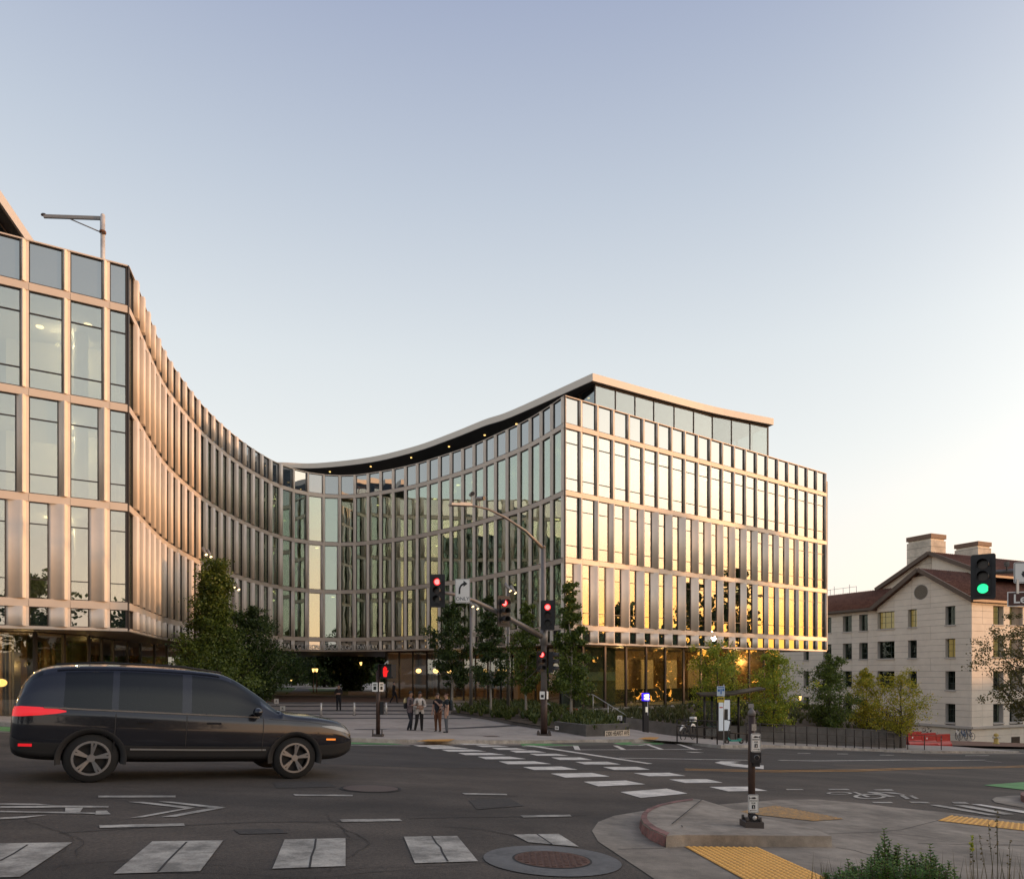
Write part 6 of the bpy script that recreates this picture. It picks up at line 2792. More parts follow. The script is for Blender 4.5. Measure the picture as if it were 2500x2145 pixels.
railing('black rounded guard frame at the kerb in front of the bus shelter', pts, (.99, .70, .32), r=.03, rr_=.026)

# ---- help post with blue lamp, path lamp, small white notices
Bh = gp(1576, 1787, .13)
hp = thing('help_post', 'slim black help post with a glowing blue light on top', 'help post', Bh)
Yh = Bh.y
zt = CZ + (YH - 1690) / F * Yh
mb = MB()
mb.M = Fm(Bh, radians(10))
hh = zt - Bh.z
mb.box((-.13, -.12, 0), (.13, .12, hh - .42))
mb.build('post', M_sigblk, hp)
mb = MB()
mb.M = Fm(Bh, radians(10))
mb.box((-.15, -.14, hh - .42), (.15, .14, hh - .02))
lb = mb.build('light_box', mat('blue_box', (.02, .01, .3), .4, emit=(.03, .005, 1), estr=1.4), hp)
mb = MB()
mb.M = Fm(Bh, radians(10))
for i in range(4):
    for j in range(2):
        w_ = (.018 if i == 0 else .05)
        mb.box((-.13 + .07 * i, -.146, hh - .36 + .155 * j), (-.13 + .07 * i + w_, -.141, hh - .24 + .155 * j))
mb.build('light_cells', mat('blue_cells', (.6, .6, 1), .4, emit=(.55, .50, 1), estr=6), lb)
mb = MB()
mb.M = Fm(Bh, radians(10))
mb.box((.06, -.13, hh - 1.15), (.085, -.121, hh - .44))
mb.build('light_strip', mat('strip_white', (.6, .6, .65), .4), hp)
mb = MB()
mb.M = Fm(Bh, radians(10))
mb.box((-.05, -.15, 1.05), (.07, -.121, 1.32))
mb.build('call_panel', mat('panel_lit', (.6, .58, .5), .4, emit=(1, .9, .7), estr=.35), hp)
for (x, y, Y, lab) in ((1513, 1752, 37, 'small white notice plate on a stake behind the address wall'), (675, 1711, 52, 'small white notice on a stake, farther left one on the plaza'), (690, 1729, 46, 'small white square notice on a stake on the plaza')):
    p = at(x, y, Y)
    bz = G(p.x, p.y) + .13
    t = thing('notice', lab, 'sign', (p.x, p.y, bz))
    mb = MB()
    mb.tube([(p.x, p.y + .02, bz), (p.x, p.y + .02, p.z + .1)], .015, 5)
    mb.build('stake', M_polegr, t)
    M = Fm(p)
    b = plate_sign(t, M, .26 if Y < 40 else .34, .26 if Y < 40 else .36, r=.02)
    flat(b, M, [[(-.05, -.02), (.05, -.02), (.05, .08), (-.05, .08)], [(-.08, -.08), (.08, -.08), (.08, -.05), (-.08, -.05)]], mat('print_grey', (.25, .25, .26), .6), -.016, 'print')
mb = MB()
p = gp(1357, 1781, .13)
# small plate on the left part of the address wall
t_ = (cor - l0).normalized()
pm_ = l0.lerp(cor, .12)
sp = thing('notice', 'tiny white plate with two dark marks on the left end of the address wall', 'sign', Vector((pm_.x, pm_.y, CZ + (YH - 1776) / F * pm_.y)), atan2(t_.y, t_.x) + pi * (0))
M = Fm(sp.location + Vector((t_.y, -t_.x, 0)) * .03, atan2(t_.y, t_.x))
b = plate_sign(sp, M, .24, .17, r=.02)
flat(b, M, [[(-.07, -.03), (-.01, -.03), (-.01, .03), (-.07, .03)], [(.02, -.03), (.07, -.03), (.07, .03), (.02, .03)]], M_black, -.016, 'print')
# steel bollards
for k, (x, yb, yt) in enumerate(((784, 1747, 1716), (865, 1746, 1715), (943, 1744, 1715))):
    p = gp(x, yb, .13)
    t = thing('bollard', ('slim steel bollard on the plaza, farthest left of the three', 'slim steel bollard on the plaza beside the lone standing man', 'slim steel bollard on the plaza right of the pedestrian signal post')[k], 'bollard', p, 0, 'steel bollards on the plaza')
    mb = MB()
    h = (yb - yt) / F * p.y
    mb.tube([p, p + Vector((0, 0, h))], .06, 10)
    mb.sphere(p + Vector((0, 0, h)), .06, 10, 6, (1, 1, .4))
    mb.build('shaft', M_steel, t)
    mb = MB()
    mb.tube([p, p + Vector((0, 0, .03))], .10, 10)
    mb.build('collar', M_polegr, t)


# ---- lantern lamps on the campus path
def lantern(label, x, yl, Y, twin=False, zb=None, group=None):
    p = at(x, yl, Y)
    zb = G(p.x, p.y) + .1 if zb is None else zb
    t = thing('street_lamp', label, 'street lamp', (p.x, p.y, zb), 0, group)
    mb = MB()
    mb.tube([(p.x, p.y, zb), (p.x, p.y, zb + .5), (p.x, p.y, p.z - .25)], [.09, .05, .04], 8)
    mb.build('post', M_sigblk, t)
    mb = MB()
    mb.tube([(p.x, p.y, p.z - .22), (p.x, p.y, p.z + .18)], [.10, .17], 8)
    mb.build('lantern_glass', M_lamp, t)
    mb = MB()
    mb.tube([(p.x, p.y, p.z + .18), (p.x, p.y, p.z + .34)], [.20, .03], 8)
    mb.build('lantern_cap', M_sigblk, t)
    return t


lantern('glowing lantern of the pair on the campus path, left one', 765, 1635, 84)
lantern('glowing lantern of the pair on the campus path, right one', 773, 1635, 84.5)
lantern('single small glowing lamp left of the campus path', 711, 1658, 118)
lantern('faint glowing lamp low beside the campus path', 794, 1668, 120)
lantern('glowing lantern far back under the gateway at the lobby corner', 881, 1619, 90)
lantern('glowing black lantern beside the stone hall corner', 1953, 1703, 70)
# tall floodlight masts
for (x, yt, yb, Y, lab, hd_) in ((502, 1352, 1740, 43, 'tall mast with two tube floodlights above the big pointed tree', True), (570, 1432, 1740, 45, 'shorter mast with two tube floodlights right of the pointed tree', True),
                                 (1150, 1478, 1755, 43, 'grey floodlight mast in the bed left of the slim tree', True), (1241, 1440, 1757, 42, 'grey floodlight mast in the bed between two slim trees', True)):
    p = pz(x, Y)
    zt = CZ + (YH - yt) / F * Y
    t = thing('floodlight_mast', lab, 'lamp mast', p, 0, 'floodlight masts')
    mb = MB()
    mb.tube([p, (p.x, p.y, zt)], [.12, .085], 10)
    mb.build('mast', M_polegr, t)
    for dx, dz in ((0, .15), (.30, .02)):
        mb = MB()
        c = Vector((p.x + dx - .02, p.y - .1, zt + dz))
        mb.tube([c + Vector((-.16, .05, .22)), c + Vector((.14, -.1, -.22))], .10, 10)
        fl = mb.build('floodlight', mat('flood_grey', (.30, .28, .26), .5, .3), t)
        mb = MB()
        mb.tube([c + Vector((.138, -.1, -.217)), c + Vector((.15, -.106, -.235))], .085, 10)
        mb.build('lens', M_down, fl)

# ---- red water barriers, cycles and racks, hydrant by the hall
M_redb = mat('barrier_red', (.40, .018, .016), .45, var=.2, scale=3)
for k in range(3):
    a, b = at(2213 + 35 * k, 1800 + 2.2 * k, 55 + .6 * k), at(2213 + 35 * (k + 1) - 1, 1800 + 2.2 * (k + 1), 55 + .6 * (k + 1))
    za = G(a.x, a.y)
    t = thing('barrier', ('red plastic water barrier nearest the retaining wall', 'red plastic water barrier in the middle of the row', 'red plastic water barrier at the right end of the row')[k], 'barrier', (a.x, a.y, za), 0, 'red plastic barriers by the stone hall')
    ang = atan2(b.y - a.y, b.x - a.x)
    L = (b - a).length
    zt = CZ + (YH - (1786 + 3 * k)) / F * a.y
    mb = MB()
    mb.M = Matrix.Translation((a.x, a.y, za)) @ Matrix.Rotation(ang, 4, 'Z')
    h = zt - za
    pr = [(-.28, 0), (.28, 0), (.28, .2), (.12, .45), (.09, h), (-.09, h), (-.12, .45), (-.28, .2)]
    A = [mb.pt((0.01, y, z)) for y, z in pr]
    Bq = [mb.pt((L - .01, y, z)) for y, z in pr]
    n = len(pr)
    for i in range(n):
        j = (i + 1) % n
        mb.face((A[i], Bq[i], Bq[j], A[j]))
    mb.face(A)
    mb.face(Bq[::-1])
    mb.build('shell', M_redb, t)
    mb = MB()
    mb.M = Matrix.Translation((a.x, a.y, za)) @ Matrix.Rotation(ang, 4, 'Z')
    mb.box((L * .3, -.13, h * .55), (L * .3 + .12, -.10, h * .55 + .12))
    mb.build('plug', M_white, t)
p = at(2432, 1815, 62)
hz = p.z
hy = thing('fire_hydrant', 'yellow and white fire hydrant on the pavement before the stone hall', 'fire hydrant', p)
mb = MB()
M_hyd = mat('hydrant_yellow', (.55, .38, .10), .5)
mb.tube([p, p + Vector((0, 0, .08)), p + Vector((0, 0, .1)), p + Vector((0, 0, .75))], [.26, .26, .19, .18], 12)
mb.sphere(p + Vector((0, 0, .78)), .20, 12, 6, (1, 1, .9))
mb.build('barrel', M_hyd, hy)
for d in (Vector((-1, -.2, 0)), Vector((1, -.2, 0)), Vector((0, -1, 0))):
    mb = MB()
    q = p + Vector((0, 0, .58))
    mb.tube([q + d * .1, q + d * .32], .10, 10)
    mb.build('outlet', mat('hydrant_cap', (.6, .55, .45), .5), hy)


def bicycle(label, c, ang, colr, s=1.0):
    t = thing('bicycle', label, 'bicycle', c, ang, 'parked bicycles by the stone hall')
    for x in (-.52, .52):
        mb = MB()
        n = 18
        for i in range(n):
            a0, a1 = 2 * pi * i / n, 2 * pi * (i + 1) / n
            mb.tube([(x + .33 * cos(a0), 0, .34 + .33 * sin(a0)), (x + .33 * cos(a1), 0, .34 + .33 * sin(a1))], .025, 4, caps=False)
        mb.build('wheel', M_sigblk, t, local=True)
    mb = MB()
    for a, b in (((-.52, 0, .34), (-.15, 0, .82)), ((-.52, 0, .34), (-.05, 0, .34)), ((-.05, 0, .34), (-.18, 0, .86)), ((-.15, 0, .80), (.38, 0, .84)), ((-.05, 0, .34), (.38, 0, .80)), ((.52, 0, .34), (.36, 0, .95))):
        mb.tube([a, b], .025, 5)
    mb.build('frame', colr, t, local=True)
    mb = MB()
    mb.tube([(.30, -.25, 1.0), (.38, 0, .98), (.30, .25, 1.0)], .015, 5)
    mb.build('handlebar', M_sigblk, t, local=True)
    mb = MB()
    mb.sphere((-.20, 0, .92), .12, 8, 5, (1.2, .6, .4))
    mb.build('saddle', M_sigblk, t, local=True)
    return t


for k, (x, Y, lab, cc) in enumerate(((2338, 64, 'pale parked bicycle just right of the red barriers', M_white), (2352, 66, 'blue parked bicycle in the middle of the bicycle row', mat('bike_blue', (.03, .12, .28), .4)), (2366, 68, 'dark blue parked bicycle at the corner of the stone hall', mat('bike_navy', (.02, .05, .14), .4)))):
    p = at(x, 1806 - k, Y)
    bicycle(lab, p, radians(70 + 10 * k), cc)
# earth strip they stand on
drape('earth_strip', [at(2318, 1811, 58).to_2d(), at(2560, 1811, 66).to_2d(), at(2560, 1800, 84).to_2d(), at(2300, 1800, 78).to_2d()], .16, mat('earth_red', (.16, .085, .055), .95, var=.3, scale=3))
p = at(1679, 1790, 31.3)
mb = MB()
# white parked bike frame behind the guard frame
wb = bicycle('dark parked cycle with white fender and basket behind the black guard frame', pz(1680, 33.5), radians(50), M_sigblk)
mb = MB()
mb.tube([(.20, 0, .60), (.40, 0, .72), (.62, 0, .68), (.80, 0, .55)], [.03, .06, .06, .03], 8)
mb.tube([(-.85, 0, .5), (-.6, 0, .70), (-.35, 0, .66)], [.03, .06, .04], 8)
mb.build('fender', M_white, wb, local=True)
mb = MB()
mb.box((.42, -.13, .86), (.66, .13, 1.08))
mb.build('basket', M_white, wb, local=True)
# ------------------------------------------------------------------ people
M_skin1 = mat('skin_light', (.42, .25, .18), .55)
M_skin2 = mat('skin_tan', (.30, .17, .11), .55)
M_hairb = mat('hair_black', (.010, .009, .009), .5)
M_hairr = mat('hair_reddish', (.10, .045, .025), .6)
M_hairn = mat('hair_brown', (.055, .035, .022), .6)
M_shoe = mat('shoe_dark', (.018, .016, .016), .5)
M_eye = mat('eye_dark', (.02, .015, .012), .3)


def cloth(name, c, s=60):
    return mat(name, c, .9, var=.15, scale=s, bump=.3, bscale=30)


def person(label, base, rz, H, pose, shirt, trousers, skin, hair, sleeve='long', hairstyle='short', shoe=None, loose=1.0, stout=1.0, vest=None):
    """one continuous skinned figure; local frame faces -y"""
    t = thing('person', label, 'person', base, rz)
    k = H / 1.75
    V, E, RD, MI = [], [], [], []

    def v(p, r, m, par=None):
        V.append(Vector(p) * k)
        RD.append(r * k)
        MI.append(m)
        if par is not None:
            E.append((par, len(V) - 1))
        return len(V) - 1
    # 0 skin 1 shirt 2 trousers 3 shoe
    lean = pose.get('lean', 0.0)
    hipx = pose.get('hip', 0.0)
    pel = v((hipx, .0, .94), .135 * stout, 2)
    wa = v((hipx * .6, .005, 1.08), .125 * stout * loose, 1, pel)
    ch = v((0, lean * .5 + .01, 1.28), .140 * stout * loose, 1, wa)
    nk0 = v((0, lean + .01, 1.44), .085, 1, ch)
    tilt = Vector(pose.get('head', (0, 0)))
    hx, hy = tilt.x * .05, tilt.y * .05
    nk = v((0, lean, 1.51), .054, 0, nk0)
    h1 = v((hx * .6, lean - .012 + hy * .6, 1.585), .072, 0, nk)
    h2 = v((hx, lean - .005 + hy, 1.655), .088, 0, h1)
    h3 = v((hx, lean + .005 + hy, 1.705), .070, 0, h2)
    for s in (-1, 1):
        sh = v((s * .185, lean + .01, 1.41), .066 * loose, 1, nk0)
        el, wr = pose['armL' if s > 0 else 'armR']
        el_, wr_ = Vector(el), Vector(wr)
        sl = 1 if sleeve == 'long' else 0
        shp = Vector((s * .185, lean + .01, 1.41))
        mid = shp.lerp(el_, .55)
        a1 = v(mid, .052 * loose, 1, sh)
        a2 = v(el_, .043 * (loose if sl else 1), 1 if sl else 0, a1)
        a3 = v(el_.lerp(wr_, .55), .037 * (loose if sl else 1), 1 if sl else 0, a2)
        a4 = v(wr_, .026, 0, a3)
        d = (wr_ - el_).normalized()
        side = d.cross(Vector((0, 1, 0)) if abs(d.y) < .8 else Vector((0, 0, 1))).normalized()
        pm = v(wr_ + d * .055, .030, 0, a4)
        for q, L in enumerate((.075, .088, .082, .064)):
            o = wr_ + d * .085 + side * (.024 - .016 * q)
            f1 = v(o, .0095, 0, pm)
            v(o + d * L * .9 + Vector((0, 0, -.012)), .0075, 0, f1)
        th = v(wr_ + d * .05 + side * .042 * s, .011, 0, pm)
        v(wr_ + d * .09 + side * .055 * s, .009, 0, th)
        kn, an, toe = pose['legL' if s > 0 else 'legR']
        hp_ = v((hipx + s * .09, 0, .88), .100 * stout, 2, pel)
        th1 = v(Vector((hipx + s * .095, 0, .84)).lerp(Vector(kn), .5), .086 * stout, 2, hp_)
        k1 = v(kn, .064 * loose, 2, th1)
        c1 = v(Vector(kn).lerp(Vector(an), .35), .060 * loose, 2, k1)
        an_ = v(an, .048 * loose, 2, c1)
        f0 = v(Vector(an) + Vector((0, .01, -.055)), .042, 3, an_)
        m1 = v(Vector(an).lerp(Vector(toe), .55) + Vector((0, 0, -.035)), .040, 3, f0)
        v(Vector(toe), .034, 3, m1)
    RD = [r * (1.12 if m != 0 or r < .05 else 1.0) if r > .012 else r for r, m in zip(RD, MI)]
    me = bpy.data.meshes.new('skel')
    me.from_pydata([tuple(p) for p in V], E, [])
    o = bpy.data.objects.new('skel', me)
    col.objects.link(o)
    sk = o.modifiers.new('skin', 'SKIN')
    sk.use_smooth_shade = True
    for i, sv in enumerate(me.skin_vertices[0].data):
        sv.radius = (RD[i], RD[i])
        sv.use_root = (i == 0)
    for i in (1, 2):
        me.skin_vertices[0].data[i].radius = (RD[i] * 1.22, RD[i] * .85)
    ss = o.modifiers.new('sub', 'SUBSURF')
    ss.levels = ss.render_levels = 1
    dg = bpy.context.evaluated_depsgraph_get()
    m2 = bpy.data.meshes.new_from_object(o.evaluated_get(dg))
    bpy.data.objects.remove(o)
    m2.name = 'body'
    m2.materials.clear()
    for mm in (skin, shirt, trousers, shoe or M_shoe):
        m2.materials.append(mm)
    segs = [(V[a], V[b], MI[b]) for a, b in E]
    for p in m2.polygons:
        c = p.center
        best, bm_ = 9, 0
        for a, b, m in segs:
            ab = b - a
            u = max(0, min(1, (c - a).dot(ab) / max(1e-9, ab.length_squared)))
            dd = (c - a - ab * u).length
            if dd < best:
                best, bm_ = dd, m
        p.material_index = bm_
        p.use_smooth = True
    body = link('body', m2, t)
    hc = V[h2]
    # nose, eyes, ears, mouth
    mb = MB()
    mb.sphere(hc + Vector((0, -.092, -.018)) * k, .016 * k, 8, 5, (.8, 1, 1.3))
    mb.build('nose', skin, t, local=True)
    for s in (-1, 1):
        mb = MB()
        mb.sphere(hc + Vector((s * .034, -.078, .012)) * k, .012 * k, 8, 5, (1.2, .6, .7))
        mb.build('eye', M_eye, t, local=True)
        mb = MB()
        mb.sphere(hc + Vector((s * .089, .012, -.012)) * k, .024 * k, 8, 5, (.4, .8, 1.2))
        mb.build('ear', skin, t, local=True)
    mb = MB()
    mb.box(hc + Vector((-.022, -.087, -.062)) * k, hc + Vector((.022, -.078, -.054)) * k)
    mb.build('mouth', mat('lips', (.25, .10, .08), .6), t, local=True)
    mb = MB()
    c = hc + Vector((0, .016, .030)) * k
    n, rws = 14, 7
    rows = []
    for i in range(rws + 1):
        th = .02 + (1.15 if hairstyle != 'bald' else .0) * pi * .5 * i / rws if hairstyle != 'bald' else .9 + .75 * i / rws
        row = []
        for j in range(n):
            a = 2 * pi * j / n
            fr = max(0, -sin(a))
            t2 = th * (1 - .42 * fr)
            rr_ = .102 * k * (1 + (.10 if hairstyle == 'quiff' else .03) * (1 - i / rws))
            row.append(mb.pt(c + Vector((rr_ * sin(t2) * cos(a) * .92, rr_ * sin(t2) * sin(a), rr_ * cos(t2) * (1.12 if hairstyle == 'quiff' else 1.0)))))
        rows.append(row)
    for i in range(rws):
        for j in range(n):
            q = (j + 1) % n
            mb.face((rows[i][j], rows[i + 1][j], rows[i + 1][q], rows[i][q]), True)
    if hairstyle != 'bald':
        mb.face(rows[0])
    mb.build('hair', hair, t, local=True)
    if vest:
        mb = MB()
        vest(mb, k)
        mb.build('shirt_tail', shirt, t, local=True)
    return t


def hem(mb, k, z0=.83, z1=1.12, r=.165, open_=True):
    """loose shirt tails hanging over the hips"""
    n = 18
    A, Bq = [], []
    for i in range(n + 1):
        a = -pi / 2 + .28 + (2 * pi - .56) * i / n
        A.append(mb.pt(Vector((r * 1.15 * cos(a) * 1.08, r * .85 * sin(a), z0 + .02 * sin(3 * a))) * k))
        Bq.append(mb.pt(Vector((r * .98 * cos(a), r * .72 * sin(a), z1)) * k))
    for i in range(n):
        mb.face((A[i], A[i + 1], Bq[i + 1], Bq[i]), True)


stand = dict(legL=((.10, -.01, .49), (.11, .02, .085), (.125, -.15, .035)), legR=((-.10, -.01, .49), (-.11, .02, .085), (-.125, -.15, .035)))
YP = gp(1023, 1785, .13).y


def gpos(x, dy=0):
    return pz(x, YP + dy)


A1 = person('person in a mauve jacket and dark trousers facing right, leftmost of the four', gpos(1001, .1), radians(70), 1.72,
            dict(stand, legR=((-.10, -.10, .50), (-.10, .06, .085), (-.11, -.11, .035)), armL=((.25, -.06, 1.12), (.14, -.27, 1.20)), armR=((-.26, -.04, 1.12), (-.12, -.28, 1.18)), head=(0, -.6), lean=-.02),
            cloth('cloth_mauve', (.105, .075, .080)), cloth('cloth_navy', (.012, .014, .022)), M_skin2, M_hairb, vest=lambda mb, k: hem(mb, k, .84, 1.1, .16))
A2 = person('person in an open white shirt and black trousers with hands together', gpos(1024, .25), radians(18), 1.70,
            dict(stand, legR=((-.13, -.06, .49), (-.20, .0, .085), (-.25, -.13, .035)), armL=((.27, -.05, 1.13), (.06, -.24, 1.08)), armR=((-.27, -.05, 1.13), (-.04, -.24, 1.05)), head=(.4, -.5)),
            cloth('cloth_white', (.52, .47, .42)), cloth('cloth_black', (.014, .012, .012)), M_skin2, M_hairb, hairstyle='quiff', loose=1.12, vest=lambda mb, k: hem(mb, k, .80, 1.12, .18))
A3 = person('person in a black top and rust brown trousers raising one hand', gpos(1069, .15), radians(-22), 1.68,
            dict(stand, armL=((.24, -.16, 1.16), (.09, -.26, 1.34)), armR=((-.24, .0, 1.14), (-.23, -.10, .92)), head=(-.4, -.2)),
            cloth('cloth_ink', (.012, .011, .014)), cloth('cloth_rust', (.125, .050, .022)), M_skin1, M_hairn, sleeve='short', stout=1.08)
A4 = person('balding person in a dark tee and grey jeans seen from the side with a backpack', gpos(1090, -.35), radians(-78), 1.69,
            dict(stand, armL=((.22, .05, 1.13), (.20, -.02, .90)), armR=((-.23, -.05, 1.14), (-.15, -.20, 1.02)), head=(0, -.3)),
            cloth('cloth_teal_dark', (.010, .017, .022)), cloth('cloth_greyjean', (.105, .110, .120)), M_skin1, M_hairr, sleeve='short', hairstyle='bald')
Lp = gp(827, 1734, .13)
A5 = person('lone person in dark clothes standing on the plaza by the gateway looking at their hands', Lp, 0, 1.72,
            dict(stand, armL=((.24, -.08, 1.12), (.07, -.25, 1.16)), armR=((-.24, -.08, 1.12), (-.05, -.25, 1.14)), head=(0, -1.0)),
            cloth('cloth_dark', (.016, .012, .012)), cloth('cloth_dark2', (.012, .012, .016)), M_skin1, M_hairb)
Wp = pz(962, 56, .16)
A6 = person('dark clothed person walking past the lobby glass under the gateway', Wp, radians(80), 1.72,
            dict(legL=((.09, -.20, .50), (.09, -.22, .10), (.09, -.37, .06)), legR=((-.09, .06, .50), (-.09, .30, .13), (-.09, .20, .04)), armL=((.23, .12, 1.14), (.20, .05, .92)), armR=((-.23, -.10, 1.14), (-.20, -.24, .98)), head=(0, 0)),
            cloth('cloth_dark', (.016, .012, .012)), cloth('cloth_dark2', (.012, .012, .016)), M_skin1, M_hairb)


def backpack(label, per, k, m1, m2=None):
    t = thing('backpack', label, 'backpack', per.location, per.rotation_euler.z)
    mb = MB()
    w, d = .15, .075
    c = Vector((0, .20, 1.24)) * k
    n = 16
    for nm, z0, z1, m in (('bag_upper', .02, .22, m2 or m1), ('bag_lower', -.24, .02, m1)):
        mb = MB()
        rings = []
        for i in range(5):
            z = z0 + (z1 - z0) * i / 4
            f = 1 - .55 * max(0, (z - .10) / .14) ** 2 if z > .1 else 1 - .12 * max(0, (-z - .14) / .1)
            rings.append([mb.pt(c + Vector((w * f * cos(2 * pi * q / n) * (1 + .15 * abs(sin(4 * pi * q / n))), d * f * sin(2 * pi * q / n) * 1.15, z)) * k) for q in range(n)])
        for a, b in zip(rings[:-1], rings[1:]):
            for q in range(n):
                r = (q + 1) % n
                mb.face((a[q], a[r], b[r], b[q]), True)
        mb.face(rings[0][::-1])
        mb.face(rings[-1])
        mb.build(nm, m, t, local=True)
    for s in (-1, 1):
        mb = MB()
        mb.tube([Vector((s * .10, .16, 1.42)) * k, Vector((s * .115, .03, 1.485)) * k, Vector((s * .12, -.125, 1.36)) * k, Vector((s * .13, -.13, 1.22)) * k, Vector((s * .15, .06, 1.08)) * k], .018 * k, 6)
        mb.build('strap', m1, t, local=True)
    return t


M_bagk = mat('bag_black', (.012, .012, .015), .7)
backpack('small black backpack with a white and yellow upper half worn by the person in mauve', A1, .98, M_bagk, mat('bag_cream', (.55, .44, .22), .7))
backpack('black backpack worn by the person in the white shirt', A2, .97, M_bagk)
backpack('dark backpack worn by the balding person', A4, .97, mat('bag_dark_teal', (.012, .020, .024), .7))
mb = MB()
hc = Vector((0, -.095, 1.66)) * .96
for s in (-1, 1):
    n = 10
    for i in range(n):
        a0, a1 = 2 * pi * i / n, 2 * pi * (i + 1) / n
        mb.tube([hc + Vector((s * .034 - .02 + .026 * cos(a0), -.005, .01 + .02 * sin(a0))), hc + Vector((s * .034 - .02 + .026 * cos(a1), -.005, .01 + .02 * sin(a1)))], .003, 4, caps=False)
mb.build('glasses', M_black, A3, local=True)
# ------------------------------------------------------------------ the dark car on the near lane (at rest)
M_car = mat('car_paint', (.016, .018, .026), .2, .4, coat=.6)
M_clad = mat('car_cladding', (.012, .012, .013), .6)
M_carg = glass('car_glass', (.10, .11, .12), .045, wob=.0)
M_tyre = mat('tyre', (.012, .012, .012), .85)
M_rim = mat('rim_alloy', (.30, .30, .31), .35, .8)
M_tail = mat('tail_lamp', (.35, .01, .015), .25, emit=(1, .02, .03), estr=.6)
M_amber = mat('amber_lamp', (.6, .2, .02), .3, emit=(1, .25, .04), estr=.8)
M_headl = mat('head_lamp', (.22, .22, .23), .12, .3)
w0, w1 = gp(217, 1908), gp(712, 1899)
cd = (w1 - w0).normalized()
side = Vector((cd.y, -cd.x, 0)).normalized()           # towards the camera
up = side.cross(cd).normalized()
if up.z < 0:
    up = -up
mid = (w0 + w1) / 2 - side * .80
WB = (w1 - w0).length
Mc = Matrix.Identity(4)
for i, a in enumerate((cd, -side, up)):
    for j in range(3):
        Mc[j][i] = a[j]
Mc.translation = mid
car = link('parked_car', None, None, label='dark blue black sport utility car heading right on the near lane, red tail light', category='car')
car.name = 'car'
car.matrix_world = Mc
car.location = mid
car.rotation_euler = Mc.to_euler()
WM[car.name] = Mc
k = WB / 2.75
XR, XF = -WB / 2, WB / 2
HW = .93
#  x, z_low, z_sill, z_belt, z_roof, half width, roof half width
ST = [(-2.30, .52, .60, .90, .93, .72, .66), (-2.27, .42, .55, 1.0, 1.10, .84, .70), (-2.18, .36, .50, 1.06, 1.42, .90, .68), (-1.95, .32, .48, 1.07, 1.62, .92, .665), (-1.4, .30, .46, 1.06, 1.70, .93, .655),
      (-.70, .28, .44, 1.04, 1.725, .93, .655), (-.10, .28, .44, 1.025, 1.715, .93, .65), (.35, .28, .44, 1.015, 1.655, .93, .64), (.80, .28, .44, 1.005, 1.39, .93, .66), (1.12, .28, .45, 1.00, 1.13, .925, .74),
      (1.30, .28, .45, .99, 1.065, .92, .78), (1.75, .30, .47, .97, 1.03, .91, .76), (2.10, .33, .50, .89, .965, .87, .70), (2.30, .40, .54, .74, .82, .78, .62), (2.37, .46, .55, .62, .68, .66, .54)]


def section(st):
    x, zl, zs, zb, zr, hw, rw = st
    green = zr - zb > .12
    p = [(0, zl), (hw * .80, zl), (hw * .965, zl + .06), (hw, zs + .10), (hw, (zs + zb) / 2 + .05), (hw * .985, zb - .08), (hw * .955, zb)]
    if green:
        p += [(rw + (hw * .955 - rw) * .55, zb + (zr - zb) * .5), (rw + .02, zr - .09), (rw - .06, zr - .02), (rw * .5, zr + .012), (0, zr + .02)]
    else:
        p += [(hw * .93, zb + (zr - zb) * .5), (hw * .88, zr - .01), (hw * .75, zr + .005), (rw * .5, zr + .02), (0, zr + .025)]
    q = []
    for a, b in zip(p[:-1], p[1:]):
        for w in range(4):
            q.append((a[0] + (b[0] - a[0]) * w / 4, a[1] + (b[1] - a[1]) * w / 4))
    q.append(p[-1])
    return [(x * k, y, z) for y, z in q]


def fine(ST, n=9):
    out = []
    for i in range(len(ST) - 1):
        a, b = ST[i], ST[i + 1]
        p0 = ST[max(0, i - 1)]
        p3 = ST[min(len(ST) - 1, i + 2)]
        for q in range(n):
            t = q / n
            out.append(tuple(.5 * ((2 * a[c]) + (b[c] - p0[c]) * t + (2 * p0[c] - 5 * a[c] + 4 * b[c] - p3[c]) * t * t + (3 * a[c] - p0[c] - 3 * b[c] + p3[c]) * t ** 3) for c in range(7)))
    out.append(ST[-1])
    return out


S2 = fine(ST)
mb = MB()
gl = MB()
for s in (-1, 1):
    secs = [section(q) for q in S2]
    ids = [[mb.pt((x, s * y, z)) for x, y, z in sc_] for sc_ in secs]
    m = len(secs[0])
    for i in range(len(secs) - 1):
        xm = (S2[i][0] + S2[i + 1][0]) / 2
        gm = min(S2[i][4] - S2[i][3], S2[i + 1][4] - S2[i + 1][3])
        for jj in range(m - 1):
            j = jj // 4
            xa = xm * k
            arch = False
            for wx in (XR, XF):
                zc = (secs[i][jj][2] + secs[i][jj + 1][2]) / 2
                if hypot(xa - wx, zc - .345) < .40 and 1 <= j <= 5:
                    arch = True
            if arch:
                continue
            glassy = j in (6, 7) and gm > .26 and -2.0 < xm < .86
            pil = any(abs(xm - q) < .055 for q in (-1.12, -.22)) or xm < -1.75
            front = gm > .09 and .42 < xm < 1.16 and j >= 8
            rear = gm > .10 and xm < -1.98 and xm > -2.24 and j >= 8
            mb.mi = 1 if (glassy and not pil) or front or rear else (2 if j in (0, 1, 2) and True else 0)
            f = (ids[i][jj], ids[i + 1][jj], ids[i + 1][jj + 1], ids[i][jj + 1])
            mb.face(f if s < 0 else f[::-1], True)
    mb.mi = 0
    mb.face(ids[0] if s > 0 else ids[0][::-1])
    mb.face(ids[-1][::-1] if s > 0 else ids[-1])
mb.build('body', [M_car, M_carg, M_clad], car, local=True)


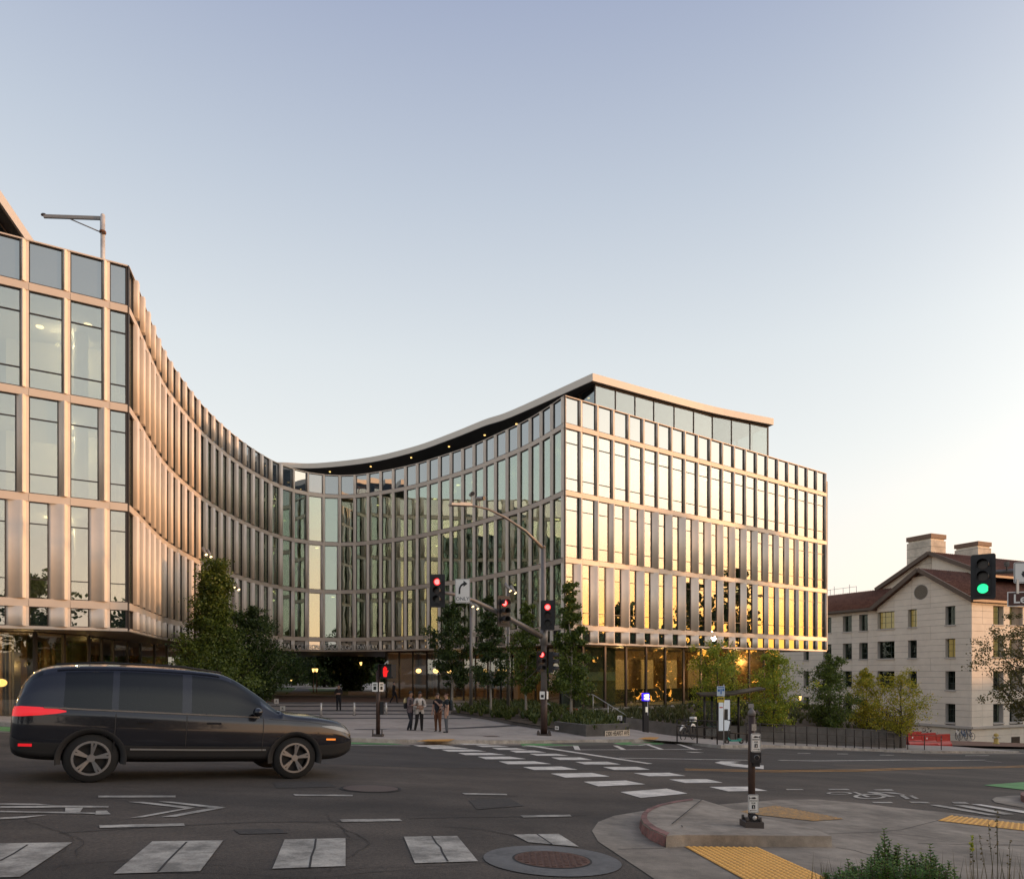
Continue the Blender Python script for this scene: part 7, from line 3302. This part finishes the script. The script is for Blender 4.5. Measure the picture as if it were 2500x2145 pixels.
def ysurf(x, z):
    i = 0
    while i < len(S2) - 2 and S2[i + 1][0] < x:
        i += 1
    t = max(0, min(1, (x - S2[i][0]) / (S2[i + 1][0] - S2[i][0])))
    sc_ = section(tuple(S2[i][c] + (S2[i + 1][c] - S2[i][c]) * t for c in range(7)))
    for (xa, ya, za), (xb, yb, zb) in zip(sc_[:-1], sc_[1:]):
        if za <= z <= zb and zb > za:
            return ya + (yb - ya) * (z - za) / (zb - za)
    return sc_[-1][1]


def patch(name, s, st, m, nz=5, off=.005):
    mb = MB()
    rows = []
    for (x0, a0, b0), (x1, a1, b1) in zip(st[:-1], st[1:]):
        n = 4
        for q in range(n + (1 if x1 == st[-1][0] else 0)):
            t = q / n
            x, za, zb = x0 + (x1 - x0) * t, a0 + (a1 - a0) * t, b0 + (b1 - b0) * t
            rows.append([mb.pt((x * k + (-.006 if x < -2.2 else 0), s * (ysurf(x, za + (zb - za) * w / nz) + off), za + (zb - za) * w / nz)) for w in range(nz + 1)])
    for a, b in zip(rows[:-1], rows[1:]):
        for w in range(nz):
            f = (a[w], b[w], b[w + 1], a[w + 1])
            mb.face(f if s < 0 else f[::-1], True)
    return mb.build(name, m, car, local=True)


# dark cabin floor and seats so the windows do not look empty
mb = MB()
mb.box((-1.7 * k, -.70, .45), (1.2 * k, .70, .60))
for x in (-.75, .25):
    for y in (-.36, .36):
        mb.box((x * k - .08, y - .23, .6), (x * k + .14, y + .23, 1.12))
        mb.box((x * k - .04, y - .12, 1.14), (x * k + .08, y + .12, 1.34))
mb.build('seats', M_clad, car, local=True)
for s in (-1, 1):
    for wx in (XR, XF):
        y = s * .80
        mb = MB()
        n = 28
        pr = [(.20, -.11), (.335, -.115), (.355, -.08), (.36, 0), (.355, .08), (.335, .115), (.20, .11)]
        rings = [[mb.pt((wx + r * cos(2 * pi * i / n), y + yy, .355 + r * sin(2 * pi * i / n))) for i in range(n)] for r, yy in pr]
        for a, b in zip(rings[:-1], rings[1:]):
            for i in range(n):
                j = (i + 1) % n
                mb.face((a[i], a[j], b[j], b[i]), True)
        wh = mb.build('wheel', M_tyre, car, local=True)
        mb = MB()
        for i in range(5):
            a = 2 * pi * i / 5 + .2
            for d in (-.12, .12):
                p0 = (wx + .05 * cos(a), y + s * .085, .355 + .05 * sin(a))
                p1 = (wx + .235 * cos(a + d), y + s * .10, .355 + .235 * sin(a + d))
                mb.bar(p0, p1, .03, .035)
        n = 28
        for i in range(n):
            a0, a1 = 2 * pi * i / n, 2 * pi * (i + 1) / n
            mb.bar((wx + .235 * cos(a0), y + s * .098, .355 + .235 * sin(a0)), (wx + .235 * cos(a1), y + s * .098, .355 + .235 * sin(a1)), .03, .03)
        mb.tube([(wx, y + s * .06, .355), (wx, y + s * .11, .355)], .055, 10)
        mb.build('rim', M_rim, wh, local=True)
        mb = MB()
        mb.tube([(wx, y - s * .02, .355), (wx, y + s * .02, .355)], .20, 20)
        mb.build('brake_disc', M_clad, wh, local=True)
        mb = MB()
        n = 20
        A, Bq = [], []
        for i in range(n + 1):
            a = pi * (-.06 + 1.12 * i / n)
            A.append(mb.pt((wx + .375 * cos(a), s * (HW + .008), .345 + .375 * sin(a))))
            Bq.append(mb.pt((wx + .45 * cos(a), s * (HW + .004), .345 + .45 * sin(a))))
        C = [mb.pt((wx + .375 * cos(pi * (-.06 + 1.12 * i / n)), s * .55, .345 + .375 * sin(pi * (-.06 + 1.12 * i / n)))) for i in range(n + 1)]
        for i in range(n):
            mb.face((A[i], A[i + 1], Bq[i + 1], Bq[i]), True)
            mb.face((A[i], C[i], C[i + 1], A[i + 1]), True)
        mb.build('wheel_arch', M_clad, car, local=True)
    patch('tail_light', s, [(-2.285, .93, 1.06), (-2.2, .935, 1.075), (-2.0, .955, 1.07), (-1.80, .985, 1.05), (-1.70, 1.01, 1.03)], M_tail)
    patch('headlight', s, [(1.78, .885, .895), (1.95, .85, .905), (2.15, .80, .87), (2.29, .75, .80)], M_headl)
    patch('side_marker', s, [(1.86, .655, .685), (2.02, .655, .685)], M_amber)
    patch('sill_trim', s, [(-.92, .475, .500), (0, .470, .495), (.92, .475, .500)], M_alu)
    patch('bumper_reflector', s, [(-2.20, .52, .56), (-2.05, .52, .56)], M_tail)
    for x in (-1.12, -.22, .86):
        patch('door_gap', s, [(x - .006, .47, 1.0), (x + .006, .47, 1.0)], M_sigblk, 12)
    patch('hood_gap', s, [(.95, .985, .992), (1.5, .965, .972), (2.0, .90, .907)], M_sigblk, 2)
    patch('fuel_flap', s, [(-1.66, .82, .825), (-1.50, .82, .825)], M_sigblk, 2)
    mb = MB()
    mb.sphere((.74 * k, s * 1.02, 1.10), .11, 10, 6, (.7, 1.0, .65))
    mb.bar((.76 * k, s * .88, 1.06), (.74 * k, s * .98, 1.08), .06, .04)
    mb.build('wing_mirror', M_car, car, local=True)
    for x in (-.75, .15):
        mb = MB()
        mb.bar((x * k - .1, s * .945, .90), (x * k + .1, s * .945, .90), .025, .03)
        mb.build('door_handle', M_car, car, local=True)
    mb = MB()
    mb.tube([(-1.85 * k, s * .64, 1.68), (-1.3 * k, s * .645, 1.745), (-.3 * k, s * .64, 1.76), (.25 * k, s * .62, 1.70)], .018, 6)
    mb.build('roof_rail', M_clad, car, local=True)
    mb = MB()
    mb.bar((-1.95 * k, s * .896, 1.065), (.80 * k, s * .892, 1.012), .012, .022)
    mb.build('window_trim', M_polegr, car, local=True)
